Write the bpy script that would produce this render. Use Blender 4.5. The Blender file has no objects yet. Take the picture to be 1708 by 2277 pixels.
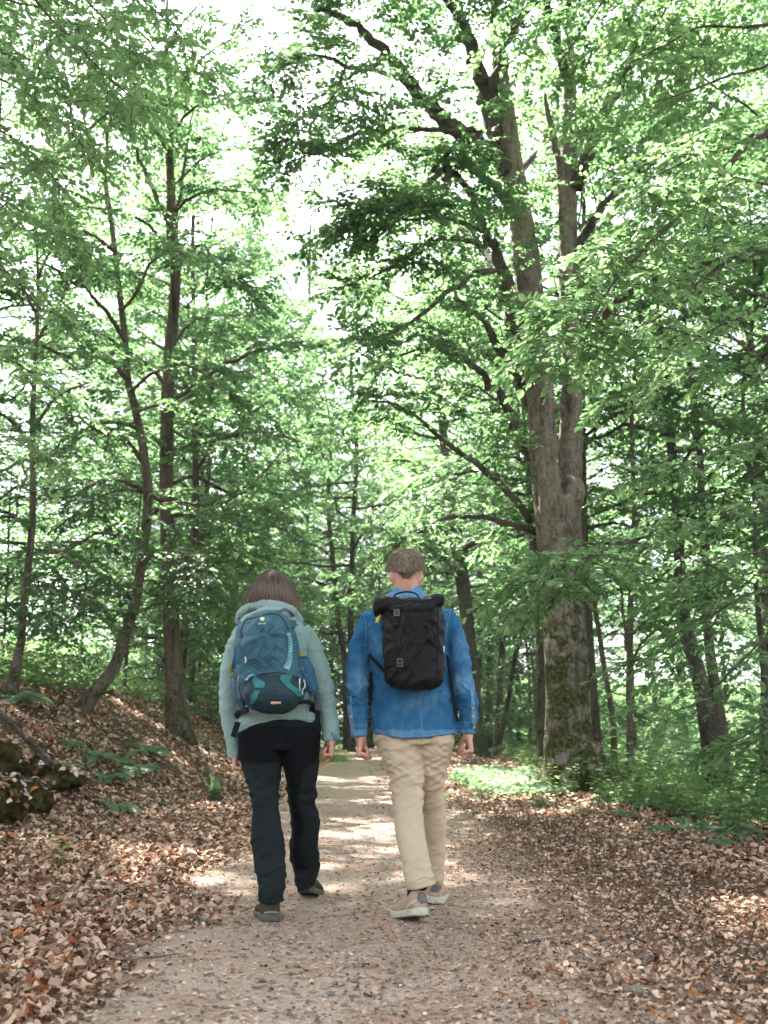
import bpy, bmesh, math, random
import numpy as np
from mathutils import Vector, Matrix
from mathutils.bvhtree import BVHTree

# ---------------------------------------------------------------- camera, sky, sun, exposure
S = bpy.context.scene
COL = S.collection
H = 0.83                      # camera height: the photographer crouches
TILT = math.radians(12.8)
FPX = 2300.0                  # focal length in photograph pixels (1708 x 2277)
cam_d = bpy.data.cameras.new('camera')
cam = bpy.data.objects.new('camera', cam_d)
COL.objects.link(cam)
cam.location = (0, 0, H)
cam.rotation_euler = (math.pi / 2 + TILT, 0, 0)
cam_d.sensor_fit = 'VERTICAL'
cam_d.sensor_height = 36.0
cam_d.sensor_width = 27.0
cam_d.lens = 36.0 * FPX / 2277.0
cam_d.clip_start = 0.05
cam_d.clip_end = 2000
cam_d.dof.use_dof = True
cam_d.dof.focus_distance = 5.5
cam_d.dof.aperture_fstop = 3.6
S.camera = cam

SUN_EL, SUN_AZ = math.radians(60), math.radians(-28)    # azimuth from +Y towards +X
world = bpy.data.worlds.new('World')
S.world = world
world.use_nodes = True
wn = world.node_tree
wn.nodes.clear()
sky = wn.nodes.new('ShaderNodeTexSky')
sky.sky_type = 'NISHITA'
sky.sun_disc = False
sky.sun_elevation = SUN_EL
sky.sun_rotation = SUN_AZ
sky.dust_density = 3.0
sky.ozone_density = 0.6
sky.air_density = 1.0
bg = wn.nodes.new('ShaderNodeBackground')
bg.inputs['Strength'].default_value = 0.08
wo = wn.nodes.new('ShaderNodeOutputWorld')
hs = wn.nodes.new('ShaderNodeHueSaturation')        # thin bright cloud: most of the blue is gone
hs.inputs['Saturation'].default_value = 0.35
wn.links.new(sky.outputs[0], hs.inputs['Color'])
wn.links.new(hs.outputs[0], bg.inputs[0])
wn.links.new(bg.outputs[0], wo.inputs[0])

sun_d = bpy.data.lights.new('sun', 'SUN')
sun = bpy.data.objects.new('sun', sun_d)
COL.objects.link(sun)
sun_d.energy = 5.0
sun_d.angle = math.radians(0.5)
sun_d.color = (1.0, 0.965, 0.90)
sd = Vector((math.sin(SUN_AZ) * math.cos(SUN_EL), math.cos(SUN_AZ) * math.cos(SUN_EL), math.sin(SUN_EL)))
sun.rotation_euler = sd.to_track_quat('Z', 'Y').to_euler()
sun.location = sd * 60

S.view_settings.view_transform = 'Standard'
S.view_settings.look = 'None'
S.view_settings.gamma = 1.0
S.view_settings.use_curve_mapping = False
S.view_settings.exposure = 3.4
S.render.engine = 'CYCLES'
cy = S.cycles
cy.max_bounces = 7
cy.diffuse_bounces = 4
cy.glossy_bounces = 2
cy.transmission_bounces = 4
cy.transparent_max_bounces = 4
cy.sample_clamp_indirect = 8.0
cy.caustics_reflective = False
cy.caustics_refractive = False
cy.use_denoising = True

# ---------------------------------------------------------------- helpers
RNG = np.random.default_rng(11)
CT, ST = math.cos(TILT), math.sin(TILT)

def P(px, py, Y):
    """World point at distance Y (world y) on the line of sight of photograph pixel (px, py)."""
    u = (px - 854.0) / FPX
    v = -(py - 1138.5) / FPX
    dy = CT - v * ST
    dz = ST + v * CT
    t = Y / dy
    return Vector((u * t, Y, H + dz * t))

def PX(w, Y):
    """Metres that w photograph pixels span at distance Y."""
    return w / FPX * Y * 1.01

_perm = np.random.default_rng(5).permutation(256)
_perm = np.concatenate([_perm, _perm, _perm])
_grad = np.random.default_rng(6).normal(size=(256, 3))
_grad /= np.linalg.norm(_grad, axis=1)[:, None]

def pnoise(p):
    p = np.asarray(p, float)
    i = np.floor(p).astype(int)
    f = p - i
    u = f * f * f * (f * (f * 6 - 15) + 10)
    i &= 255
    out = 0
    for dx in (0, 1):
        for dy in (0, 1):
            for dz in (0, 1):
                h = _perm[_perm[_perm[i[:, 0] + dx] + i[:, 1] + dy] + i[:, 2] + dz]
                g = _grad[h & 255]
                d = f - np.array([dx, dy, dz])
                w = (u[:, 0] if dx else 1 - u[:, 0]) * (u[:, 1] if dy else 1 - u[:, 1]) * (u[:, 2] if dz else 1 - u[:, 2])
                out = out + w * (g * d).sum(1)
    return out * 1.5

def fbm(p, o=3):
    r, a = 0, 1.0
    p = np.asarray(p, float)
    for k in range(o):
        r = r + a * pnoise(p * 2 ** k + 17.3 * k)
        a *= .5
    return r

def sstep(x, a, b):
    t = np.clip((x - a) / (b - a), 0, 1)
    return t * t * (3 - 2 * t)

def mesh_np(name, V, faces, smooth=True):
    """Mesh from a vertex array and a list of face-index arrays (n, k)."""
    me = bpy.data.meshes.new(name)
    V = np.ascontiguousarray(V, dtype=np.float32)
    me.vertices.add(len(V))
    me.vertices.foreach_set('co', V.ravel())
    faces = [np.asarray(f, dtype=np.int32) for f in faces if len(f)]
    loops = np.concatenate([f.ravel() for f in faces])
    tot = np.concatenate([np.full(len(f), f.shape[1], dtype=np.int32) for f in faces])
    st = np.concatenate([[0], np.cumsum(tot)[:-1]]).astype(np.int32)
    me.loops.add(len(loops))
    me.loops.foreach_set('vertex_index', loops)
    me.polygons.add(len(tot))
    me.polygons.foreach_set('loop_start', st)
    me.polygons.foreach_set('loop_total', tot)
    me.polygons.foreach_set('use_smooth', np.full(len(tot), smooth, dtype=bool))
    me.update(calc_edges=True)
    return me

def obj(name, me, m=None, parent=None, **props):
    o = bpy.data.objects.new(name, me)
    COL.objects.link(o)
    if m is not None:
        me.materials.append(m)
    if parent is not None:
        o.parent = parent
        o.matrix_parent_inverse = Matrix.Translation(-parent.location)
    for k, v in props.items():
        o[k] = v
    return o

def thing(name, label, cat, loc, group=None):
    o = bpy.data.objects.new(name, None)
    COL.objects.link(o)
    o.location = loc
    o.empty_display_size = .1
    o['label'] = label
    o['category'] = cat
    if group:
        o['group'] = group
    return o

def copy_tree(o, loc, rz, sc, label, group):
    r = o.copy()
    COL.objects.link(r)
    r.location = loc
    r.rotation_euler = (0, 0, rz)
    r.scale = sc if hasattr(sc, '__len__') else (sc, sc, sc)
    r['label'] = label
    if group:
        r['group'] = group
    elif 'group' in r:
        del r['group']
    for ch in list(o.children):
        c = ch.copy()
        COL.objects.link(c)
        c.parent = r
        for g in list(ch.children):
            d = g.copy()
            COL.objects.link(d)
            d.parent = c
    return r

def attr(me, name, values):
    a = me.attributes.new(name, 'FLOAT', 'POINT')
    a.data.foreach_set('value', np.ascontiguousarray(values, dtype=np.float32))

def attr_col(me, name, rgb):
    a = me.attributes.new(name, 'FLOAT_COLOR', 'POINT')
    c = np.ones((len(rgb), 4), dtype=np.float32)
    c[:, :3] = rgb
    a.data.foreach_set('color', c.ravel())

class NT:
    """Small helper round a material's node tree."""
    def __init__(self, name):
        self.m = bpy.data.materials.new(name)
        self.m.use_nodes = True
        self.t = self.m.node_tree
        self.t.nodes.clear()
        self.out = self.t.nodes.new('ShaderNodeOutputMaterial')
    def n(self, typ, ins=None, **kw):
        x = self.t.nodes.new(typ)
        for k, v in kw.items():
            setattr(x, k, v)
        for k, v in (ins or {}).items():
            self.put(x.inputs[k], v)
        return x
    def put(self, sock, v):
        if hasattr(v, 'is_linked'):
            self.t.links.new(v, sock)
        elif hasattr(v, 'outputs'):
            self.t.links.new(v.outputs[0], sock)
        else:
            if hasattr(sock.default_value, '__len__') and hasattr(v, '__len__') and len(sock.default_value) == 4 and len(v) == 3:
                v = (*v, 1)
            sock.default_value = v
    def coord(self, scale=(1, 1, 1), kind='Object'):
        tc = self.n('ShaderNodeTexCoord')
        mp = self.n('ShaderNodeMapping', {'Vector': tc.outputs[kind], 'Scale': scale})
        return mp.outputs[0]
    def noise(self, scale, detail=3, rough=.55, vec=None, dist=0):
        x = self.n('ShaderNodeTexNoise', {'Scale': scale, 'Detail': detail, 'Roughness': rough, 'Distortion': dist})
        if vec is not None:
            self.put(x.inputs['Vector'], vec)
        return x.outputs[0]
    def ramp(self, fac, stops):
        r = self.n('ShaderNodeValToRGB', {'Fac': fac})
        e = r.color_ramp.elements
        while len(e) < len(stops):
            e.new(.5)
        for i, (p, c) in enumerate(stops):
            e[i].position = p
            e[i].color = (*c, 1) if len(c) == 3 else c
        return r.outputs[0]
    def mix(self, f, a, b, blend='MIX'):
        x = self.n('ShaderNodeMix', data_type='RGBA', blend_type=blend)
        self.put(x.inputs[0], f)
        self.put(x.inputs[6], a)
        self.put(x.inputs[7], b)
        return x.outputs[2]
    def math(self, op, a, b=0.0):
        x = self.n('ShaderNodeMath', operation=op)
        self.put(x.inputs[0], a)
        self.put(x.inputs[1], b)
        return x.outputs[0]
    def bump(self, h, strength=.5, dist=.01):
        return self.n('ShaderNodeBump', {'Height': h, 'Strength': strength, 'Distance': dist}).outputs[0]
    def princ(self, color, rough=.8, spec=.4, normal=None, **ins):
        b = self.n('ShaderNodeBsdfPrincipled', {'Base Color': color, 'Roughness': rough, 'Specular IOR Level': spec})
        for k, v in ins.items():
            self.put(b.inputs[k.replace('_', ' ')], v)
        if normal is not None:
            self.put(b.inputs['Normal'], normal)
        self.t.links.new(b.outputs[0], self.out.inputs[0])
        return b

def simple(name, c, rough=.7, spec=.4, var=.25, scale=30, bump=.2, bd=.003, **kw):
    t = NT(name)
    n = t.noise(scale, 4, .6, t.coord())
    lo = tuple(x * (1 - var) for x in c)
    hi = tuple(min(1, x * (1 + var)) for x in c)
    colr = t.ramp(n, [(.3, lo), (.7, hi)])
    nb = t.noise(scale * 6, 3, .6, t.coord())
    t.princ(colr, rough, spec, t.bump(nb, bump, bd), **kw)
    return t.m

def fabric(name, c, rough=.85, var=.18, weave=900, scale=7, c2=None, spec=.06, sheen=.0, wb=.25, grain=.12):
    t = NT(name)
    co = t.coord()
    n = t.noise(scale, 5, .65, co)
    lo = tuple(x * (1 - var) for x in c)
    hi = c2 or tuple(min(1, x * (1 + var)) for x in c)
    base = t.ramp(n, [(.32, lo), (.68, hi)])
    fine = t.noise(260, 2, .5, t.coord((1, 1, .35)))
    base = t.mix(grain, base, t.ramp(fine, [(.3, (.0, .0, .0)), (.7, (1, 1, 1))]), 'OVERLAY')
    wv = t.noise(weave, 1, .5, co)
    mid = t.noise(42, 4, .6, t.coord((1, 1, 1)))
    h = t.math('ADD', t.math('MULTIPLY', wv, .25), mid)
    t.princ(base, rough, spec, t.bump(h, wb, .004), Sheen_Weight=sheen, Sheen_Roughness=.5)
    return t.m

# ---------------------------------------------------------------- geometry builders
def catmull(pts, n):
    """Resample a polyline (list of tuples, any dimension) smoothly to n points."""
    p = np.asarray(pts, float)
    if len(p) == 2:
        t = np.linspace(0, 1, n)[:, None]
        return p[0] * (1 - t) + p[1] * t
    q = np.concatenate([[2 * p[0] - p[1]], p, [2 * p[-1] - p[-2]]])
    d = np.concatenate([[0], np.cumsum(np.linalg.norm(np.diff(p[:, :3], axis=0), axis=1) + 1e-9)])
    s = np.interp(np.linspace(0, d[-1], n), d, np.arange(len(p)))
    i = np.clip(s.astype(int), 0, len(p) - 2)
    t = (s - i)[:, None]
    a, b, c, e = q[i], q[i + 1], q[i + 2], q[i + 3]
    return .5 * (2 * b + (c - a) * t + (2 * a - 5 * b + 4 * c - e) * t ** 2 + (3 * b - a - 3 * c + e) * t ** 3)

def norm(v):
    return v / (np.linalg.norm(v, axis=-1, keepdims=True) + 1e-12)

def tubes(Pt, R, k):
    """N polylines of M points (N, M, 3) with radii (N, M) -> verts, quads. Ends taper, no caps."""
    N, M, _ = Pt.shape
    T = norm(np.gradient(Pt, axis=1))
    mt = norm(T.mean(axis=1))
    ref = np.where(np.abs(mt[:, 2:3]) > .75, np.array([[1., .1, 0]]), np.array([[0, 0, 1.]]))[:, None, :]
    U = norm(np.cross(T, np.broadcast_to(ref, T.shape)))
    W = np.cross(T, U)
    a = np.arange(k) * 2 * math.pi / k
    V = Pt[:, :, None, :] + R[:, :, None, None] * (U[:, :, None, :] * np.cos(a)[None, None, :, None] + W[:, :, None, :] * np.sin(a)[None, None, :, None])
    idx = np.arange(N * M * k).reshape(N, M, k)
    A, B = idx[:, :-1], idx[:, 1:]
    F = np.stack([A, np.roll(A, -1, 2), np.roll(B, -1, 2), B], -1).reshape(-1, 4)
    return V.reshape(-1, 3), F

class Acc:
    """Collects vertices and faces into one mesh."""
    def __init__(self):
        self.v, self.f, self.n = [], [], 0
        self.a = []
    def add(self, V, *Fs, a=None):
        V = np.asarray(V, float).reshape(-1, 3)
        self.v.append(V)
        for F in Fs:
            if len(F):
                self.f.append(np.asarray(F, int) + self.n)
        self.n += len(V)
        if a is not None:
            self.a.append(np.broadcast_to(a, (len(V),)))
    def tube(self, pts, r, k=8, n=None, a=None):
        p = np.asarray([tuple(q) for q in pts], float)
        rr = np.full(len(p), r, float) if not hasattr(r, '__len__') else np.asarray(r, float)
        if n:
            q = catmull(np.concatenate([p, rr[:, None]], 1), n)
            p, rr = q[:, :3], np.maximum(q[:, 3], 1e-4)
        V, F = tubes(p[None], rr[None], k)
        # end caps
        m = len(p)
        V = np.concatenate([V, [p[0]], [p[-1]]])
        c0, c1 = m * k, m * k + 1
        i = np.arange(k)
        j = (i + 1) % k
        T0 = np.stack([np.full(k, c0), j, i], 1)
        T1 = np.stack([np.full(k, c1), (m - 1) * k + i, (m - 1) * k + j], 1)
        self.add(V, F, np.concatenate([T0, T1]), a=a)
    def rings(self, rings, k=24, e=2.0):
        """Loft of closed rings (centre, half axis a, half axis b[, exponent]); capped."""
        t = np.arange(k) * 2 * math.pi / k
        c, s = np.cos(t), np.sin(t)
        V = []
        for r in rings:
            C, a, b = (np.asarray(tuple(q), float) for q in r[:3])
            ee = r[3] if len(r) > 3 else e
            x = np.sign(c) * np.abs(c) ** (2 / ee)
            y = np.sign(s) * np.abs(s) ** (2 / ee)
            V.append(C + x[:, None] * a + y[:, None] * b)
        m = len(V)
        cs = [np.mean(V[0], 0), np.mean(V[-1], 0)]
        V = np.concatenate(V + [cs])
        idx = np.arange(m * k).reshape(m, k)
        A, B = idx[:-1], idx[1:]
        F = np.stack([A, np.roll(A, -1, 1), np.roll(B, -1, 1), B], -1).reshape(-1, 4)
        i = np.arange(k)
        j = (i + 1) % k
        T0 = np.stack([np.full(k, m * k), j, i], 1)
        T1 = np.stack([np.full(k, m * k + 1), (m - 1) * k + i, (m - 1) * k + j], 1)
        self.add(V, F, np.concatenate([T0, T1]))
    def cone(self, p, q, r0, r1, k=12):
        """Round cone from p to q."""
        p, q = Vector(p), Vector(q)
        d = (q - p)
        L = d.length
        d = d / L if L > 1e-6 else Vector((0, 0, 1))
        pts, rr = [], []
        for a in (-80, -60, -35, -12):
            pts.append(p + d * r0 * math.sin(math.radians(a)))
            rr.append(r0 * math.cos(math.radians(a)))
        for a in (12, 35, 60, 80):
            pts.append(q + d * r1 * math.sin(math.radians(a)))
            rr.append(r1 * math.cos(math.radians(a)))
        self.tube(pts, rr, k)
    def ball(self, c, rx, ry, rz, rot=None, k=16):
        R = []
        M = rot.to_3x3() if rot is not None else Matrix.Identity(3)
        c = Vector(c)
        for a in (-84, -66, -45, -22, 0, 22, 45, 66, 84):
            s, q = math.sin(math.radians(a)), math.cos(math.radians(a))
            R.append((c + M @ Vector((0, 0, rz * s)), M @ Vector((rx * q, 0, 0)), M @ Vector((0, ry * q, 0))))
        self.rings(R, k)
    def box(self, c, sx, sy, sz, rot=None):
        M = rot.to_3x3() if rot is not None else Matrix.Identity(3)
        c = Vector(c)
        V = [c + M @ Vector((x * sx / 2, y * sy / 2, z * sz / 2)) for z in (-1, 1) for y in (-1, 1) for x in (-1, 1)]
        self.add([tuple(v) for v in V], [(0, 2, 3, 1), (4, 5, 7, 6), (0, 1, 5, 4), (2, 6, 7, 3), (0, 4, 6, 2), (1, 3, 7, 5)])
    def mesh(self, name, smooth=True):
        return mesh_np(name, np.concatenate(self.v), self.f, smooth)

def remesh(acc, name, voxel, smooth=4, fac=.5):
    """Voxel-union of everything in acc, smoothed; returns a new mesh."""
    me = acc.mesh(name + '_raw')
    o = bpy.data.objects.new(name, me)
    COL.objects.link(o)
    m = o.modifiers.new('r', 'REMESH')
    m.mode = 'VOXEL'
    m.voxel_size = voxel
    m.use_smooth_shade = True
    if smooth:
        s = o.modifiers.new('s', 'SMOOTH')
        s.iterations = smooth
        s.factor = fac
    dg = bpy.context.evaluated_depsgraph_get()
    dg.update()
    out = bpy.data.meshes.new_from_object(o.evaluated_get(dg))
    out.name = name
    bpy.data.objects.remove(o)
    bpy.data.meshes.remove(me)
    out.materials.clear()
    return out

def get_vn(me):
    n = len(me.vertices)
    V = np.empty(n * 3, np.float32)
    me.vertices.foreach_get('co', V)
    N = np.empty(n * 3, np.float32)
    me.vertices.foreach_get('normal', N)
    return V.reshape(-1, 3).astype(float), N.reshape(-1, 3).astype(float)

def set_v(me, V):
    me.vertices.foreach_set('co', np.ascontiguousarray(V, np.float32).ravel())
    me.update()
# ---------------------------------------------------------------- ground
def path_x(y):
    return -.1 - .03 * (y - 3.5)

def base_z(y):
    y = np.asarray(y, float)
    up = .03 * np.maximum(0, y - 5.5)
    return np.where(y < 32, up, .795 - .02 * np.minimum(y - 32, 60))

def toe_x(y):
    return np.interp(y, [0, 8, 11, 14, 18, 60], [-3.6, -3.3, -2.7, -2.25, -2.1, -4.5])

def drop_x(y):
    return np.interp(y, [0, 6, 9, 12, 16, 22, 60], [4.6, 4.2, 3.4, 2.7, 3.2, 2.9, 4])

def ground_z(x, y, fine=True):
    x = np.asarray(x, float)
    y = np.asarray(y, float)
    z = base_z(y)
    s = toe_x(y) - x
    bank = 1.3 * sstep(s, -.4, 2.7) + .09 * np.maximum(0, np.minimum(s - 2.2, 30)) 
    z = z + bank * sstep(y, 1.0, 7.0)
    r = np.maximum(0, x - drop_x(y))
    z = z - 2.3 * (1 - np.exp(-r / 9.0))
    z = z + 7.5 * sstep(y, 36, 84) * sstep(x, 2.5, 9)          # sunny meadow slope on the far side of the dip
    z = z + 6.0 * sstep(y, 34, 84) * sstep(-x, 4, 10)
    p = np.stack([x, y, 0 * x], -1).reshape(-1, 3)
    onpath = (1 - sstep(np.abs(x - path_x(y)), .7, 1.6))
    rough = fbm(p * .9, 3).reshape(x.shape) * (.012 + .07 * sstep(np.abs(x - path_x(y)), 1.0, 4.0))
    z = z + rough
    if fine:
        z = z + fbm(p * 6 + 40, 3).reshape(x.shape) * (.006 + .018 * (1 - onpath))
    return z

def gz(x, y):
    return float(ground_z(np.array([x]), np.array([y]))[0])

xs = np.concatenate([np.linspace(-260, -14, 24)[:-1], np.linspace(-14, -4, 41)[:-1], np.arange(-4, 4.5, .06), np.linspace(4.5, 14, 40)[1:], np.linspace(14, 260, 24)[1:]])
ys = np.concatenate([np.linspace(-120, 0, 14)[:-1], np.linspace(0, 2.8, 15)[:-1], np.arange(2.8, 12, .06), np.linspace(12, 40, 120)[1:], np.linspace(40, 420, 40)[1:]])
GX, GY = np.meshgrid(xs, ys)
GZ = ground_z(GX, GY)
nv = GX.size
ii = np.arange(nv).reshape(GX.shape)
gq = np.stack([ii[:-1, :-1], ii[:-1, 1:], ii[1:, 1:], ii[1:, :-1]], -1).reshape(-1, 4)
gm = mesh_np('ground', np.stack([GX, GY, GZ], -1).reshape(-1, 3), [gq])
pth = (1 - sstep(np.abs(GX - path_x(GY) - .1), .75, 1.45 + 0 * GX))
attr(gm, 'path', pth.ravel())
attr(gm, 'moss', (sstep(toe_x(GY) - GX, .2, 2.0) * .7 + sstep(GX - drop_x(GY), -.6, 1.5)).ravel())
attr(gm, 'meadow', (sstep(GY, 33, 37) * np.maximum(sstep(GX, 2.0, 5.0), sstep(-GX, 3.5, 6.0))).ravel())
t = NT('forest soil')
co = t.coord()
n1 = t.noise(2.2, 5, .6, co)
n2 = t.noise(28, 5, .7, co)
n3 = t.noise(160, 3, .6, co)
vor = t.n('ShaderNodeTexVoronoi', {'Vector': co, 'Scale': 55.0})
grit = t.ramp(t.math('ADD', t.math('MULTIPLY', n3, .6), t.math('MULTIPLY', n2, .5)), [(.34, (.19, .14, .112)), (.52, (.345, .268, .223)), (.70, (.47, .378, .32))])
rust = t.ramp(n2, [(.3, (.24, .16, .115)), (.7, (.36, .235, .16))])
pathc = t.mix(t.ramp(n1, [(.42, (0, 0, 0)), (.62, (.55, .55, .55))]), grit, rust)
soil = t.ramp(n2, [(.3, (.04, .028, .021)), (.52, (.11, .078, .058)), (.72, (.22, .165, .125))])
pa = t.n('ShaderNodeAttribute', attribute_name='path')
me_ = t.n('ShaderNodeAttribute', attribute_name='meadow')
ms = t.n('ShaderNodeAttribute', attribute_name='moss')
mossc = t.ramp(n2, [(.3, (.03, .04, .012)), (.7, (.085, .10, .03))])
soil = t.mix(t.math('MULTIPLY', ms.outputs['Fac'], t.ramp(n1, [(.45, (0, 0, 0)), (.65, (1, 1, 1))])), soil, mossc)
soil = t.mix(me_.outputs['Fac'], soil, t.ramp(t.noise(3.0, 5, .7, co), [(.3, (.06, .12, .035)), (.7, (.13, .21, .07))]))
colr = t.mix(pa.outputs['Fac'], soil, pathc)
hh = t.math('ADD', t.math('MULTIPLY', n2, .7), t.math('MULTIPLY', n3, .35))
t.princ(colr, .95, .05, t.bump(hh, .9, .02))
obj('ground', gm, t.m, kind='structure')
# ---------------------------------------------------------------- bark and leaves
def bark(name, lo, hi, moss=.5, scale=1.0, mossh=2.2):
    t = NT(name)
    co = t.coord((1, 1, .28))
    co2 = t.coord((1, 1, 2.6))
    n1 = t.noise(3.5 * scale, 6, .65, co)
    n2 = t.noise(38 * scale, 4, .6, co)
    n3 = t.noise(14 * scale, 3, .6, co2)
    f = t.math('ADD', t.math('MULTIPLY', n1, .6), t.math('MULTIPLY', n2, .4))
    c = t.ramp(f, [(.38, tuple(x * .7 for x in lo)), (.50, tuple((a + b) / 2 for a, b in zip(lo, hi))), (.62, hi)])
    c = t.mix(t.ramp(n3, [(.56, (0, 0, 0)), (.7, (.6, .6, .6))]), c, tuple(x * .42 for x in lo))
    geo = t.n('ShaderNodeAttribute', attribute_name='up')          # height above the tree's foot
    mm = t.n('ShaderNodeMapRange', {'Value': geo.outputs['Fac'], 'From Min': mossh, 'From Max': 0.0, 'To Min': 0.0, 'To Max': 1.0})
    mn = t.noise(4.2 * scale, 9, .72, t.coord())
    mf = t.ramp(t.math('ADD', mn, t.math('MULTIPLY', mm.outputs[0], .13 * moss)), [(.53, (0, 0, 0)), (.59, (1, 1, 1))])
    mf = t.math('MULTIPLY', mf, t.math('MINIMUM', 1.0, t.math('MULTIPLY', mm.outputs[0], 3.0)))
    mc = t.ramp(t.noise(17 * scale, 6, .75, t.coord()), [(.34, (.010, .014, .006)), (.5, (.04, .047, .016)), (.66, (.135, .14, .055))])
    lich = t.noise(11 * scale, 6, .7, t.coord((1, 1, .8)))
    c = t.mix(t.ramp(lich, [(.58, (0, 0, 0)), (.64, (.55, .55, .55))]), c, (.24, .225, .195))
    c = t.mix(t.ramp(t.noise(5 * scale, 7, .7, t.coord((1, 1, .16))), [(.54, (0, 0, 0)), (.64, (.75, .75, .75))]), c, tuple(x * .3 for x in lo))
    c = t.mix(mf, c, mc)
    h = t.math('ADD', t.math('MULTIPLY', n2, .5), t.math('ADD', n1, n3))
    t.princ(c, .9, .08, t.bump(h, 1.0, .03))
    return t.m

M_BARK = bark('grey beech bark', (.085, .073, .06), (.25, .218, .18), .9, 1.0, 4.2)
M_BARK2 = bark('dark bark', (.05, .044, .037), (.125, .11, .092), .8, 1.2, 1.6)  # a darker bark ramp for limbs and far trunks
M_BARK3 = bark('brown bark', (.075, .06, .046), (.175, .142, .11), .5, 1.6, 1.2)

def leafmat(name, top, trans, tw=.5, rough=.42, spec=.5):
    t = NT(name)
    a = t.n('ShaderNodeAttribute', attribute_name='tint').outputs['Fac']
    oi = t.n('ShaderNodeObjectInfo').outputs['Random']
    f = t.math('ADD', t.math('MULTIPLY', a, .75), t.math('MULTIPLY', oi, .25))
    dk = lambda c, k, w: (c[0] * k * (1 - w), c[1] * k, c[2] * k * (1 - .3 * w))
    c1 = t.ramp(f, [(0, dk(top, .62, .12)), (.55, top), (1, dk(top, 1.45, -.25))])
    c2 = t.ramp(f, [(0, dk(trans, .66, .15)), (.55, trans), (1, dk(trans, 1.25, -.22))])
    b = t.n('ShaderNodeBsdfPrincipled', {'Base Color': c1, 'Roughness': rough, 'Specular IOR Level': spec})
    tr = t.n('ShaderNodeBsdfTranslucent', {'Color': c2})
    mx = t.n('ShaderNodeMixShader', {0: tw, 1: b, 2: tr})
    t.t.links.new(mx.outputs[0], t.out.inputs[0])
    return t.m

M_LEAF = leafmat('beech leaf', (.036, .080, .036), (.18, .33, .128), .52, .42, .3)
M_LEAF_NEAR = leafmat('young beech leaf', (.068, .14, .058), (.27, .45, .185), .54, .38, .35)
M_LEAF_DARK = leafmat('undergrowth leaf', (.07, .14, .055), (.26, .40, .14), .45, .55, .2)

DIA_V = np.array([(0, 0, 0), (.5, .31, .05), (1, 0, -.03), (.5, -.31, .05)])
DIA_F = [np.array([(0, 3, 2), (0, 2, 1)])]
HEX_V = np.array([(0, 0, 0), (.28, .25, .05), (.66, .27, .06), (1, 0, -.06), (.66, -.27, .06), (.28, -.25, .05)])
HEX_F = [np.array([(0, 5, 4, 3), (0, 3, 2, 1)])]

def place_leaves(pos, d, n, size, tv, tf):
    d = norm(d)
    y = norm(np.cross(n, d))
    z = np.cross(d, y)
    k = len(tv)
    V = pos[:, None, :] + size[:, None, None] * (tv[None, :, 0:1] * d[:, None] + tv[None, :, 1:2] * y[:, None] + tv[None, :, 2:3] * z[:, None])
    off = (np.arange(len(pos)) * k)[:, None, None]
    F = [(f[None] + off).reshape(-1, f.shape[1]) for f in tf]
    return V.reshape(-1, 3), F

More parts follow.
